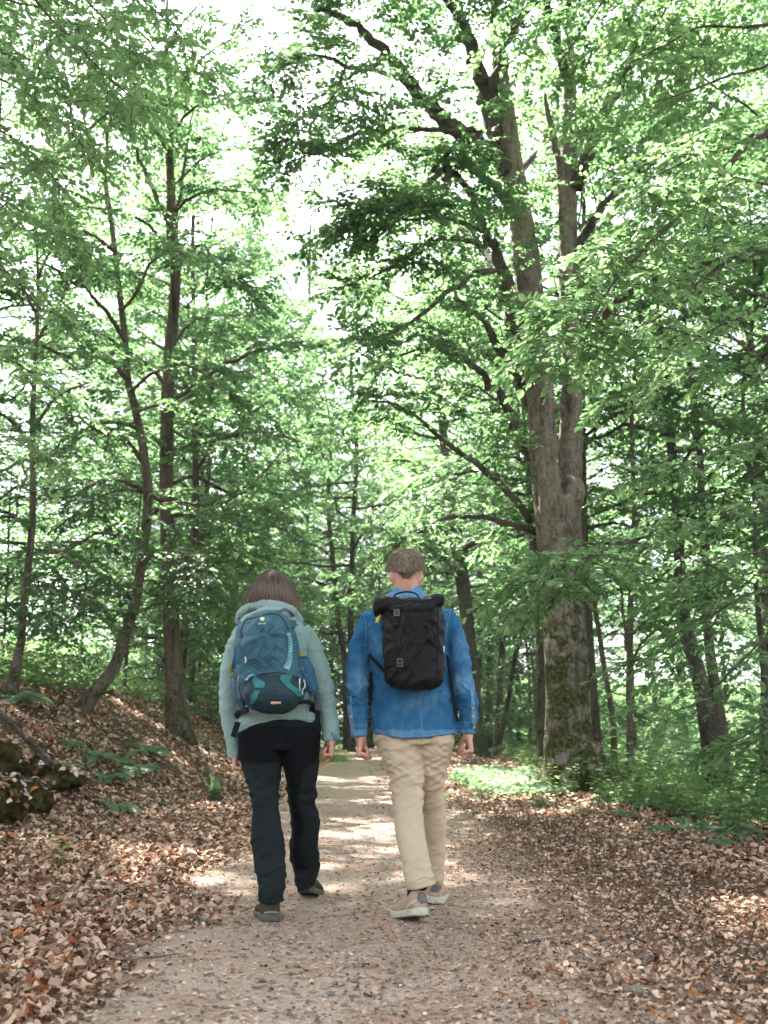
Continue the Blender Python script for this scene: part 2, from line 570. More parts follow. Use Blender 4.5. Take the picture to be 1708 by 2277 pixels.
class Foliage:
    """Grows side branches, twigs and flat leaf sprays along limbs; gathers wood and leaves."""
    def __init__(self, seed, leaf=.1, tmpl='dia', K=11, spray=.5):
        self.rng = np.random.default_rng(seed)
        self.wood = Acc()
        self.leaf, self.K, self.spray = leaf, K, spray
        self.tv, self.tf = (DIA_V, DIA_F) if tmpl == 'dia' else (HEX_V, HEX_F)
        self.sp, self.sd, self.sn, self.sl = [], [], [], []
    def limb(self, pts, r0, r1, k=7, n=14):
        p = np.asarray([tuple(q) for q in pts], float)
        q = catmull(p, n)
        rr = np.linspace(r0, r1, n)
        q[1:-1] += self.rng.normal(size=(n - 2, 3)) * np.minimum(.03, rr[1:-1, None] * .35)
        self.wood.tube(q, rr, k)
        return q, rr
    def side(self, q, t0=.25, gap=.45, L=1.4, droop=.25, sprays=6, lift=.1, flat=.35, taper=.65, rbase=.012, maxn=200, k=4):
        """Side branches along limb q (n, 3), alternating left and right, each with leaf sprays."""
        rng = self.rng
        seg = np.linalg.norm(np.diff(q, axis=0), axis=1)
        d = np.concatenate([[0], np.cumsum(seg)])
        Ltot = d[-1]
        N = min(maxn, max(2, int(Ltot * (1 - t0) / gap)))
        tt = np.clip(t0 + (1 - t0) * (np.arange(N) + rng.uniform(.1, .9, N)) / N, 0, .995)
        base = np.stack([np.interp(tt * Ltot, d, q[:, i]) for i in range(3)], 1)
        tan = norm(np.stack([np.interp(tt * Ltot, (d[1:] + d[:-1]) / 2, np.diff(q[:, i]) / (seg + 1e-9)) for i in range(3)], 1))
        vert = np.abs(tan[:, 2:3]) > .8
        az = (np.arange(N) * 2.4 + rng.uniform(0, 1.2, N))
        hor = np.stack([np.cos(az), np.sin(az), 0 * az], 1)
        side = norm(np.cross(tan, np.array([0, 0, 1.])))
        side = side * np.where(np.arange(N) % 2 == 0, 1, -1)[:, None]
        roll = rng.normal(size=(N, 1)) * flat
        upv = np.array([[0, 0, 1.]])
        perp = np.where(vert, hor, norm(side * np.cos(roll) + upv * np.sin(roll)))
        ang = rng.uniform(.65, 1.15, N)[:, None]
        dr = norm(tan * np.cos(ang) * np.where(vert, .6, 1) + perp * np.sin(ang) + upv * lift)
        ln = L * (1 - taper * tt) * rng.uniform(.6, 1.25, N)
        s = np.linspace(0, 1, 6)
        pts = base[:, None] + dr[:, None] * (s * 1.0)[None, :, None] * ln[:, None, None]
        pts = pts + np.array([0, 0, -1.])[None, None] * (droop * ln)[:, None, None] * (s ** 2)[None, :, None]
        pts[:, 1:] += rng.normal(size=(N, 5, 3)) * (.035 * ln)[:, None, None]
        rad = (rbase * (ln / L) ** .8)[:, None] * np.linspace(1, .25, 6)[None]
        V, F = tubes(pts, rad, k)
        self.wood.add(V, F)
        self.spraysat(pts, ln, sprays, t0=.18)
        return pts, ln
    def spraysat(self, pts, ln, sprays, t0=.2):
        """Leaf sprays along the polylines pts (N, M, 3)."""
        rng = self.rng
        N, M, _ = pts.shape
        for j in range(sprays + 1):
            tip = j == sprays
            t = np.full(N, 1.0) if tip else np.clip(t0 + (1 - t0) * (j + rng.uniform(0, 1, N)) / sprays, 0, .99)
            x = t * (M - 1)
            i = np.clip(x.astype(int), 0, M - 2)
            f = (x - i)[:, None]
            ar = np.arange(N)
            b = pts[ar, i] * (1 - f) + pts[ar, i + 1] * f
            tg = norm(pts[ar, i + 1] - pts[ar, i])
            up = np.array([[0, 0, 1.]])
            sd_ = norm(np.cross(tg, up) + 1e-6) * (1 if j % 2 else -1)
            if tip:
                dd = tg
            else:
                a = rng.uniform(.55, 1.1, N)[:, None]
                dd = norm(tg * np.cos(a) + sd_ * np.sin(a) + up * rng.normal(size=(N, 1)) * .22)
            self.sp.append(b)
            self.sd.append(dd)
            nn = norm(up + rng.normal(size=(N, 3)) * .28)
            self.sn.append(nn)
            self.sl.append(self.spray * rng.uniform(.6, 1.2, N) * (1 - .35 * t))
    def build_leaves(self, name, twigs=True, cull=None):
        rng = self.rng
        sp, sd_, sn, sl = (np.concatenate(a) for a in (self.sp, self.sd, self.sn, self.sl))
        if cull is not None:
            m = cull(sp)
            sp, sd_, sn, sl = sp[m], sd_[m], sn[m], sl[m]
        N, K = len(sp), self.K
        y = norm(np.cross(sn, sd_))
        if twigs:
            s = np.array([0, .5, 1.])
            tp = sp[:, None] + sd_[:, None] * (s[None, :, None] * sl[:, None, None]) - np.array([0, 0, .06])[None, None] * (s ** 2)[None, :, None]
            V, F = tubes(tp, np.broadcast_to(np.array([.0035, .0026, .0012])[None], (N, 3)) * 1.0, 3)
            self.wood.add(V, F)
        t = (np.arange(K) + .6) / K
        t = np.clip(t[None] + rng.normal(size=(N, K)) * .03, .05, 1)
        sgn = np.where(np.arange(K) % 2 == 0, 1., -1.)[None] * np.ones((N, 1))
        fan = np.where(np.arange(K) == K - 1, .12, 1.0)[None]
        a = rng.uniform(.6, 1.15, (N, K)) * fan
        pos = sp[:, None] + sd_[:, None] * (t * sl[:, None])[..., None] - np.array([0, 0, .06])[None, None] * (t ** 2)[..., None]
        d = sd_[:, None] * np.cos(a)[..., None] + y[:, None] * (np.sin(a) * sgn)[..., None]
        d = d + rng.normal(size=d.shape) * .14 - np.array([0, 0, .16])
        nn = sn[:, None] + rng.normal(size=d.shape) * .32
        size = self.leaf * rng.uniform(.62, 1.2, (N, K))
        V, F = place_leaves(pos.reshape(-1, 3), d.reshape(-1, 3), nn.reshape(-1, 3), size.ravel(), self.tv, self.tf)
        me = mesh_np(name, V, F, smooth=False)
        tint = np.clip(rng.normal(size=(N, 1)) * .2 + rng.normal(size=(N, K)) * .2 + .5, 0, 1)
        attr(me, 'tint', np.repeat(tint.ravel(), len(self.tv)))
        return me
    def build_wood(self, name, foot=0.0):
        me = self.wood.mesh(name)
        V, _ = get_vn(me)
        attr(me, 'up', V[:, 2] - foot)
        return me

def trunk_rings(F, pts, k=12, n=26, flare=1.6, wob=.04):
    """Tapered trunk from (x, y, z, r) points with a flared foot."""
    q = catmull(pts, n)
    d = np.concatenate([[0], np.cumsum(np.linalg.norm(np.diff(q[:, :3], axis=0), axis=1))])
    r = q[:, 3] * (1 + (flare - 1) * np.exp(-d / (q[0, 3] * 1.6)))
    r = r * (1 + F.rng.normal(size=n) * wob * .4)
    F.wood.tube(q[:, :3], r, k)
    return q

def auto_crown(F, q, Hc0, L, nprim=22, sprays=7, gap=.5, up=.5, droop=.22, prof=None, secL=1.5, t_start=.25):
    """Primary limbs round the trunk axis q from height fraction Hc0 upward."""
    rng = F.rng
    d = np.concatenate([[0], np.cumsum(np.linalg.norm(np.diff(q[:, :3], axis=0), axis=1))])
    for i in range(nprim):
        f = (i + rng.uniform(.2, .8)) / nprim
        h = Hc0 + (1 - Hc0) * f ** 1.05 * .98
        b = np.array([np.interp(h * d[-1], d, q[:, k]) for k in range(4)])
        az = i * 2.399 + rng.uniform(-.4, .4)
        pr = (math.sin(math.pi * min(1, .22 + .72 * f)) ** .8) if prof is None else prof(f)
        ll = L * pr * rng.uniform(.75, 1.2)
        el = up * (.35 + 1.25 * f) + rng.uniform(-.15, .15)
        dr = np.array([math.cos(az) * math.cos(el), math.sin(az) * math.cos(el), math.sin(el)])
        s = np.linspace(0, 1, 5)[:, None]
        pts = b[:3] + dr * s * ll + np.array([0, 0, -1]) * droop * ll * (s ** 2)
        pts[1:] += rng.normal(size=(4, 3)) * .05 * ll
        r0 = min(b[3] * .55, .018 + .011 * ll)
        ql, _ = F.limb(pts, r0, .006, k=5, n=9)
        F.side(ql, t0=t_start, gap=gap, L=secL * (.6 + .4 * pr), sprays=sprays, droop=.2, rbase=.011, k=3)

def make_template(seed, Ht, r, Hc0, L, nprim, lean=.4, leaf=.1, sprays=7, K=11, gap=.5, mat=None, barkm=None, up=.5, secL=1.5, spray=.5):
    F = Foliage(seed, leaf, 'dia', K, spray)
    rng = F.rng
    lx, ly = rng.normal(size=2) * lean
    pts = [(0, 0, -.3, r), (0, 0, .6, r * .96)]
    for f in (.25, .5, .75, 1.0):
        pts.append((lx * f ** 1.5 + rng.normal() * .12, ly * f ** 1.5 + rng.normal() * .12, Ht * f, r * (1 - .92 * f ** .9) + .008))
    q = trunk_rings(F, pts, k=9, n=20, flare=1.45)
    auto_crown(F, q, Hc0, L, nprim, sprays, gap, up, secL=secL)
    return F

def finish_tree(F, root, barkm, leafm, foot=0.0, cull=None, leafname='crown', trunkname='trunk', twigs=True):
    lm = F.build_leaves('leaves', twigs=twigs, cull=cull)
    obj(trunkname, F.build_wood('wood', foot), barkm, root)
    o = obj(leafname, lm, leafm, root)
    return o

# ---------------------------------------------------------------- big double beech beside the path
YB = 14.0
bx, bzr = 2.53, gz(2.53, YB)
big = thing('beech_tree', 'massive beech with a mossy foot, its grey trunk splitting into two stems', 'tree', (bx, YB, bzr))
a = Acc()
def ring_px(xl, xr, y, Y, fl=1.0):
    l, r_ = P(xl, y, Y), P(xr, y, Y)
    c = (l + r_) / 2
    w = (r_ - l).length / 2
    return (c, (w, 0, 0), (0, w * fl, 0))
low = [(1196, 1352, 1800), (1200, 1342, 1762), (1206, 1331, 1725), (1210, 1322, 1690), (1212, 1315, 1640), (1214, 1311, 1560), (1213, 1308, 1480), (1209, 1302, 1400), (1203, 1297, 1320), (1197, 1293, 1240), (1191, 1291, 1160), (1187, 1291, 1110)]
a.rings([ring_px(*l, YB) for l in low], 28, 2.1)
ls = [(1196, 1262, 1220), (1187, 1252, 1110), (1180, 1243, 1040), (1174, 1238, 960), (1170, 1232, 880), (1164, 1225, 800), (1155, 1215, 720), (1147, 1207, 640), (1141, 1198, 570), (1135, 1190, 515), (1124, 1176, 440), (1112, 1165, 365), (1103, 1152, 290), (1096, 1138, 220), (1092, 1126, 130), (1090, 1115, 20), (1092, 1110, -120), (1095, 1104, -300)]
a.rings([ring_px(*l, YB - .06) for l in ls], 22)
rs = [(1232, 1292, 1200), (1238, 1293, 1120), (1240, 1294, 1060), (1242, 1296, 980), (1246, 1297, 900), (1247, 1297, 820), (1247, 1294, 740), (1243, 1290, 660), (1240, 1286, 580), (1240, 1284, 500), (1242, 1284, 420), (1246, 1283, 350), (1250, 1281, 270), (1254, 1280, 180), (1258, 1278, 60), (1262, 1278, -100), (1268, 1276, -300)]
a.rings([ring_px(*l, YB + .12) for l in rs], 22)
# the pale broken stem that leans on the right stem
a.rings([ring_px(1250, 1275, 640, YB - .08), ring_px(1246, 1270, 560, YB - .1), ring_px(1240, 1262, 460, YB - .12), ring_px(1233, 1254, 360, YB - .14), ring_px(1222, 1240, 300, YB - .15), ring_px(1212, 1226, 250, YB - .16), ring_px(1205, 1214, 200, YB - .17)], 12)
# swellings, knots and root flare
a.ball(P(1280, 1095, YB - .15), .13, .16, .22)
a.ball(P(1210, 1075, YB - .26), .075, .05, .16)
a.ball(P(1208, 1120, YB - .24), .06, .05, .2)
for px_, py_, r_ in ((1206, 790, .06), (1246, 905, .05), (1190, 770, .05), (1262, 1060, .05)):
    a.ball(P(px_, py_, YB - .19), r_, .06, r_)
for az, ln in ((-2.6, .55), (-1.9, .5), (-1.1, .75), (-.4, .9), (.4, .6), (1.6, .5), (2.7, .5)):
    ca, sa = math.cos(az), math.sin(az)
    f0 = Vector((bx, YB, bzr))
    a.tube([f0 + Vector((ca * .22, sa * .22, .62)), f0 + Vector((ca * .36, sa * .36, .26)), f0 + Vector((ca * (.36 + ln * .35), sa * (.36 + ln * .35), .05)), f0 + Vector((ca * (.36 + ln), sa * (.36 + ln), -.12))], [.1, .12, .1, .05], 9, 10)
tm = remesh(a, 'big_trunk', .034, 4)
V, N = get_vn(tm)
dsp = fbm(V * np.array([3.2, 3.2, .8]), 3) * .022 + fbm(V * np.array([2, 2, 16]), 2) * .008 + fbm(V * np.array([16, 16, 2.2]), 3) * .010 + np.clip(fbm(V * np.array([2.5, 2.5, 9]) + 5, 2) - .25, 0, 1) * -.03
V = V + N * dsp[:, None]
set_v(tm, V)
attr(tm, 'up', V[:, 2] - bzr)
obj('trunk', tm, M_BARK, big)

FB = Foliage(21, .09, 'dia', 15, .6)
def pl(pts, Y0, Y1):
    n = len(pts)
    return [P(x, y, Y0 + (Y1 - Y0) * i / (n - 1)) for i, (x, y) in enumerate(pts)]
limbs = [  # (pixel polyline, first and last distance, radii, side branch length, start)
    ([(1150, 420), (1111, 352), (1065, 325), (1024, 298), (990, 268), (957, 237), (928, 202), (900, 168), (876, 140), (854, 113), (815, 72), (772, 41), (735, 26), (700, 20)], 14, 12.2, .17, .035, 1.6, .12),
    ([(1120, 330), (1092, 260), (1075, 206), (1058, 150), (1042, 95), (1028, 45), (1013, 0), (1000, -60), (985, -150)], 14, 13, .16, .05, 1.8, .25),
    ([(1150, 800), (1140, 720), (1124, 640), (1106, 566), (1090, 540), (1075, 515), (1062, 470), (1050, 437), (1025, 400), (998, 376), (985, 350), (1000, 335)], 14, 12.6, .13, .03, 1.3, .35),
    ([(1150, 470), (1122, 434), (1090, 402), (1060, 381), (1024, 360), (985, 362), (960, 380)], 14, 13, .08, .03, 1.3, .3),
    ([(1075, 287), (1030, 290), (975, 289), (920, 286), (880, 284), (840, 292), (800, 270)], 13.4, 12.3, .05, .015, 1.2, .3),
    ([(998, 376), (985, 420), (974, 446), (940, 462), (905, 470), (860, 465), (790, 478), (740, 490)], 12.6, 11.4, .05, .012, 1.1, .3),
    ([(990, 372), (960, 400), (925, 428), (890, 447), (854, 458), (800, 462)], 12.6, 11.6, .045, .012, 1.1, .3),
    ([(1064, 510), (1030, 495), (995, 486), (950, 484), (905, 490), (860, 478)], 13, 12, .04, .012, 1.1, .3),
    ([(1080, 550), (1040, 535), (985, 530), (940, 545), (900, 575), (860, 600), (820, 620)], 13.2, 11.8, .04, .012, 1.2, .25),
    ([(1098, 600), (1060, 610), (1010, 640), (960, 680), (920, 712), (870, 740), (800, 760)], 13.4, 11.6, .05, .012, 1.3, .25),
    ([(1160, 860), (1125, 800), (1105, 760), (1080, 720), (1050, 690), (1010, 660)], 14.2, 13.6, .09, .03, 1.3, .35),
    ([(1170, 1000), (1140, 940), (1110, 880), (1085, 850), (1040, 800), (1000, 770), (950, 770), (890, 790)], 14.3, 12.8, .08, .015, 1.4, .3),
    ([(1180, 1160), (1120, 1080), (1060, 1030), (990, 985), (930, 930), (880, 900), (820, 890)], 14.4, 12.5, .06, .012, 1.4, .25),
    ([(1185, 1180), (1120, 1163), (1060, 1150), (1000, 1150), (960, 1165), (926, 1189), (890, 1200)], 14.3, 13, .05, .012, 1.1, .3),
    ([(854, 113), (830, 150), (800, 150), (770, 148), (740, 130), (700, 122), (650, 132), (620, 140)], 12.6, 11.4, .04, .01, 1.0, .2),
    ([(770, 148), (760, 170), (740, 215), (715, 240), (690, 260)], 11.9, 11.5, .02, .008, .8, .2),
    ([(830, 292), (790, 300), (740, 325), (700, 345), (660, 330), (620, 300)], 12.4, 11, .03, .008, 1.0, .2),
    ([(1030, 60), (1010, 30), (985, -10), (960, -60)], 13.2, 12.4, .06, .02, 1.4, .2),
    ([(1280, 420), (1310, 330), (1350, 240), (1400, 150), (1450, 60), (1500, -40)], 14, 13, .11, .03, 1.6, .2),
    ([(1285, 560), (1330, 470), (1380, 420), (1440, 370), (1500, 330), (1570, 290)], 14.2, 12.8, .08, .02, 1.6, .25),
    ([(1290, 760), (1340, 700), (1400, 650), (1480, 610), (1560, 590), (1640, 560)], 14.3, 13, .07, .02, 1.5, .25),
    ([(1100, 200), (1130, 90), (1180, 10), (1230, -60)], 13.6, 12.6, .1, .03, 1.5, .2),
    ([(1105, 10), (1060, -80), (980, -180), (880, -240), (780, -260)], 13.9, 11, .08, .02, 1.7, .2),
    ([(1265, 20), (1310, -90), (1390, -190), (1480, -260)], 14.1, 12, .08, .02, 1.7, .2),
    ([(1255, 160), (1230, 60), (1200, -30), (1160, -120)], 14.1, 11, .08, .02, 1.6, .2),
    ([(1110, -100), (1090, -220), (1050, -330)], 14, 14, .07, .02, 1.8, .1),
    ([(1270, -100), (1280, -220), (1290, -330)], 14, 15, .07, .02, 1.8, .1),
    ([(1130, 470), (1160, 380), (1210, 320), (1240, 250), (1220, 150)], 14.6, 17, .08, .02, 1.6, .3),
    ([(1160, 700), (1110, 600), (1040, 520), (960, 440), (880, 390)], 14.6, 17.5, .08, .02, 1.7, .3),
    ([(1180, 900), (1120, 820), (1040, 760), (950, 700), (870, 650)], 14.6, 18, .07, .02, 1.7, .3),
]
for pts, Y0, Y1, r0, r1, L, t0 in limbs:
    p = pl(pts, Y0, Y1)
    q, _ = FB.limb(p, r0, r1, k=9, n=3 * len(pts))
    FB.side(q, t0=t0 * .7, gap=.18, L=L * 1.2, sprays=9, droop=.22, rbase=.012)
bl = FB.build_leaves('big_beech_leaves')
wm = FB.build_wood('big_beech_limbs', bzr)
attr_up = None
obj('branches', wm, M_BARK2, big, kind='stuff')
obj('crown', bl, M_LEAF, big, kind='stuff')

# ---------------------------------------------------------------- trees on the left bank
def px_trunk(F, pts, k=11, n=34, flare=1.5):
    """Trunk through (px, py, Y, diameter in pixels)."""
    q = [(*P(x, y, Y), PX(w, Y) / 2) for x, y, Y, w in pts]
    return trunk_rings(F, q, k, n, flare)

def px_limb(F, pts, Y0, Y1, r0, r1, L=1.3, t0=.2, gap=.4, sprays=6, n=None, **kw):
    q, _ = F.limb(pl(pts, Y0, Y1), r0, r1, k=6, n=n or 3 * len(pts))
    F.side(q, t0=t0, gap=gap, L=L, sprays=sprays, **kw)

F = Foliage(31, .092, 'dia', 15, .58)
YL = 17.0
r0 = P(395, 1632, YL)
t1 = thing('beech_tree', 'slim straight grey beech on the left bank, its stem forking high up', 'tree', (r0.x, YL, gz(r0.x, YL)))
q = px_trunk(F, [(396, 1660, YL, 62), (393, 1600, YL, 48), (388, 1500, YL, 40), (382, 1400, YL, 36), (378, 1318, YL, 34), (374, 1200, YL, 33), (371, 1112, YL, 32), (371, 957, YL, 31), (377, 800, YL, 29), (385, 700, YL, 27), (391, 618, YL, 26), (384, 540, YL, 25), (379, 494, YL, 25), (381, 437, YL, 22), (378, 370, YL, 20), (376, 325, YL, 18), (378, 216, YL, 13), (368, 87, YL, 9), (372, 0, YL, 7), (370, -120, YL, 4)], n=48)
for pts, Y1, ra, rb, L in [
    ([(376, 500), (345, 430), (318, 375), (304, 340), (285, 285), (268, 237), (250, 180), (240, 120)], 16.5, .055, .015, 1.0),
    ([(372, 330), (352, 280), (345, 232), (340, 190), (337, 154), (320, 110)], 17, .045, .012, 1.0),
    ([(384, 500), (400, 440), (410, 380), (415, 330), (425, 270), (440, 200)], 17.3, .04, .01, .9),
    ([(388, 470), (420, 440), (470, 425), (520, 424), (570, 430)], 16, .035, .01, 1.0),
    ([(378, 320), (400, 270), (440, 235), (490, 215), (540, 205), (590, 210)], 16, .035, .01, 1.1),
    ([(376, 230), (410, 180), (450, 130), (500, 95), (550, 70)], 16.5, .03, .01, 1.1),
    ([(370, 110), (400, 60), (440, 10), (480, -40)], 17, .025, .01, 1.1),
    ([(370, 150), (330, 90), (280, 40), (230, 0)], 16, .025, .01, 1.2),
    ([(376, 260), (330, 220), (280, 200), (220, 210)], 15.5, .03, .01, 1.2),
    ([(381, 420), (430, 370), (480, 340), (540, 330), (600, 350)], 18, .03, .01, 1.2),
    ([(390, 640), (410, 570), (450, 545), (480, 590), (520, 620), (570, 640)], 15.6, .035, .01, 1.1),
    ([(400, 560), (430, 580), (470, 585), (500, 610), (530, 640)], 15, .03, .01, 1.1),
    ([(378, 900), (440, 850), (500, 810), (580, 780), (650, 762), (720, 758)], 14.6, .05, .012, 1.3),
    ([(378, 905), (450, 870), (520, 830), (570, 825), (620, 850)], 18, .045, .012, 1.3),
    ([(376, 1000), (440, 990), (500, 975), (560, 960), (610, 965), (660, 980)], 14.8, .045, .012, 1.3),
    ([(374, 1150), (440, 1140), (520, 1145), (590, 1165), (640, 1180)], 15.2, .04, .012, 1.2),
    ([(376, 1080), (430, 1060), (520, 1100), (560, 1080), (640, 990), (680, 960)], 18.5, .04, .012, 1.2),
    ([(374, 1190), (420, 1195), (480, 1225), (530, 1250), (570, 1262)], 15.5, .035, .01, 1.2),
    ([(370, 1000), (320, 960), (260, 940), (200, 950), (150, 970)], 15.5, .04, .012, 1.2),
    ([(372, 860), (330, 810), (280, 780), (220, 740), (160, 720)], 16, .04, .012, 1.2),
    ([(372, 1120), (330, 1100), (270, 1090), (210, 1110), (160, 1150)], 15, .035, .01, 1.2),
    ([(376, 1290), (420, 1290), (470, 1310), (500, 1340)], 15.5, .025, .01, .9),
    ([(372, 1310), (330, 1290), (280, 1300), (230, 1320)], 15.5, .025, .01, .9),
    ([(386, 560), (330, 500), (270, 470), (200, 460), (140, 440)], 16, .035, .01, 1.1),
    ([(390, 640), (330, 610), (270, 600), (200, 590)], 18.5, .035, .01, 1.1),
    ([(376, 780), (420, 720), (480, 700), (550, 700), (620, 690)], 18.5, .035, .01, 1.1),
]:
    px_limb(F, pts, YL, Y1, ra, rb, L, sprays=7, gap=.24, t0=.12)
finish_tree(F, t1, M_BARK3, M_LEAF, r0.z)

F = Foliage(32, .092, 'dia', 15, .58)
YN = 14.0
r0 = P(180, 1592, YN)
t2 = thing('beech_tree', 'grey beech leaning to the right out of the sunlit leaves of the left bank', 'tree', (r0.x, YN, gz(r0.x, YN)))
px_trunk(F, [(166, 1618, YN, 50.4), (182, 1580, YN, 37.0), (211, 1541, YN, 30.2), (236, 1510, YN, 27.7), (256, 1481, YN, 26.0), (277, 1420, YN + .2, 25.2), (292, 1370, YN + .4, 24.4), (303, 1330, YN + .6, 22.7), (316, 1240, YN + .8, 21.8), (326, 1160, YN + 1, 21.0), (329, 1086, YN + 1, 21.0), (322, 1020, YN + 1, 20.2), (309, 947, YN + 1, 19.3), (296, 890, YN + 1, 18.5), (283, 839, YN + 1, 17.6), (278, 751, YN + 1, 16.0), (268, 669, YN + 1, 14.3), (256, 560, YN + 1, 12.6), (247, 489, YN + 1, 11.8), (236, 420, YN + 1, 10.9), (232, 385, YN + 1, 10.1), (215, 350, YN + 1, 7.6), (195, 300, YN + 1, 5.9), (180, 220, YN + 1, 4.2), (170, 130, YN + 1, 2.5)], n=52, flare=1.3)
for pts, Y1, ra, rb, L in [
    ([(232, 392), (240, 350), (240, 300), (250, 240), (240, 180)], 15, .035, .012, 1.0),
    ([(215, 355), (180, 320), (160, 270), (150, 180), (120, 110)], 14.5, .035, .012, 1.0),
    ([(180, 230), (130, 180), (80, 150), (20, 140)], 14.5, .03, .01, 1.2),
    ([(190, 290), (240, 250), (290, 230), (340, 240)], 16, .03, .01, 1.1),
    ([(215, 350), (150, 350), (90, 370), (30, 400)], 14, .03, .01, 1.2),
    ([(172, 150), (200, 90), (240, 40), (280, 0)], 15, .025, .01, 1.2),
    ([(283, 839), (240, 800), (200, 788), (150, 792), (100, 770), (60, 760)], 13, .045, .012, 1.2),
    ([(279, 760), (240, 700), (190, 640), (130, 600), (70, 580)], 13, .04, .012, 1.2),
    ([(270, 690), (310, 640), (330, 590), (380, 560), (420, 560)], 13.4, .03, .01, 1.1),
    ([(258, 560), (200, 520), (150, 510), (90, 500)], 14, .035, .01, 1.2),
    ([(320, 1030), (280, 980), (220, 960), (180, 930), (130, 920)], 13.2, .035, .01, 1.2),
    ([(328, 1100), (280, 1070), (220, 1070), (170, 1100), (110, 1110)], 13, .035, .01, 1.2),
    ([(318, 1230), (270, 1190), (210, 1190), (160, 1220), (110, 1230)], 13, .03, .01, 1.1),
    ([(300, 1340), (250, 1300), (190, 1310), (130, 1340), (70, 1350)], 12.8, .03, .01, 1.1),
    ([(326, 1160), (370, 1120), (430, 1120), (470, 1130), (520, 1170)], 13.2, .03, .01, 1.1),
    ([(312, 1260), (350, 1230), (410, 1230), (450, 1260), (490, 1290)], 13.6, .03, .01, 1.0),
    ([(290, 870), (340, 830), (400, 810), (450, 830), (500, 870)], 13.6, .03, .01, 1.1),
    ([(300, 920), (350, 900), (410, 910), (470, 930), (520, 950)], 16.5, .03, .01, 1.1),
    ([(296, 1370), (350, 1340), (400, 1345), (440, 1370)], 13.5, .02, .008, .8),
]:
    px_limb(F, pts, YN + .8, Y1, ra, rb, L, sprays=7, gap=.24, t0=.12)
finish_tree(F, t2, M_BARK3, M_LEAF, r0.z)

F = Foliage(33, .085, 'dia', 13, .52)
YF = 13.0
r0 = P(25, 1530, YF)
t3 = thing('young_beech', 'thin orange brown trunk rising from the bank crest at the left edge of the photo', 'tree', (r0.x, YF, gz(r0.x, YF)))
px_trunk(F, [(14, 1562, YF, 40), (25, 1525, YF, 26), (38, 1470, YF, 20), (47, 1430, YF, 18), (53, 1343, YF, 17), (64, 1250, YF, 16), (72, 1163, YF, 15), (73, 1060, YF, 14), (72, 957, YF, 13), (76, 850, YF, 11), (82, 740, YF, 9), (84, 620, YF, 7), (80, 480, YF, 4)], n=26)
for pts, Y1, ra, rb, L in [
    ([(74, 1000), (40, 950), (0, 920), (-50, 900)], 12, .03, .01, 1.1), ([(72, 960), (110, 900), (150, 870), (200, 850)], 12, .03, .01, 1.1),
    ([(76, 860), (30, 800), (-20, 760), (-60, 740)], 12.5, .03, .01, 1.1), ([(80, 760), (120, 700), (150, 640), (180, 620)], 13.5, .025, .01, 1.0),
    ([(82, 700), (50, 640), (10, 600), (-30, 560)], 12.5, .025, .01, 1.0), ([(84, 620), (110, 560), (130, 500)], 13, .02, .008, .9),
    ([(70, 1180), (30, 1150), (-10, 1150), (-60, 1170)], 12, .025, .01, 1.0), ([(66, 1240), (110, 1220), (150, 1240), (190, 1260)], 12, .02, .01, .9),
    ([(50, 1380), (10, 1350), (-40, 1350)], 12.2, .02, .01, .9), ([(56, 1310), (100, 1300), (140, 1320), (180, 1360)], 12.2, .02, .01, .8),
]:
    px_limb(F, pts, YF, Y1, ra, rb, L, sprays=6, gap=.25, t0=.1)
finish_tree(F, t3, M_BARK3, M_LEAF, r0.z)

# ---------------------------------------------------------------- named trees further in: trunk traced, crown grown
def traced_tree(seed, pts, label, barkm=M_BARK2, name='beech_tree', group=None, limbs_=(), top=8.0, L=3.6, nprim=14, Hc0=.3, leaf=.105, sprays=7, flare=1.5, K=13, kk=9):
    """Tree whose trunk follows (px, py, Y, width px); above the last point it goes on upward for `top` metres."""
    F = Foliage(seed, leaf, 'dia', K, .55)
    q = [(*P(x, y, Y), PX(w, Y) / 2) for x, y, Y, w in pts]
    x0, y0 = q[0][0], q[0][1]
    g = gz(x0, y0)
    q.insert(0, (x0, y0, min(g - .3, q[0][2] - .15), q[0][3] * 1.05))
    d = Vector(q[-1][:3]) - Vector(q[-3][:3])
    d.normalize()
    e = Vector(q[-1][:3])
    r = q[-1][3]
    for f in (.33, .66, 1):
        z = e + Vector((d.x * .6, d.y * .6, max(d.z, .9))) * top * f + Vector(F.rng.normal(size=3)) * .12
        q.append((*z, r * (1 - .9 * f) + .008))
    qq = trunk_rings(F, q, kk, 34, flare)
    auto_crown(F, qq, Hc0 * .75, L, int(nprim * 2.2), sprays, .36, .45, droop=.2, secL=1.5)
    for l in limbs_:
        px_limb(F, *l)
    root = thing(name, label, 'tree', (x0, y0, g), group)
    finish_tree(F, root, barkm, M_LEAF, g, twigs=False)
    return root

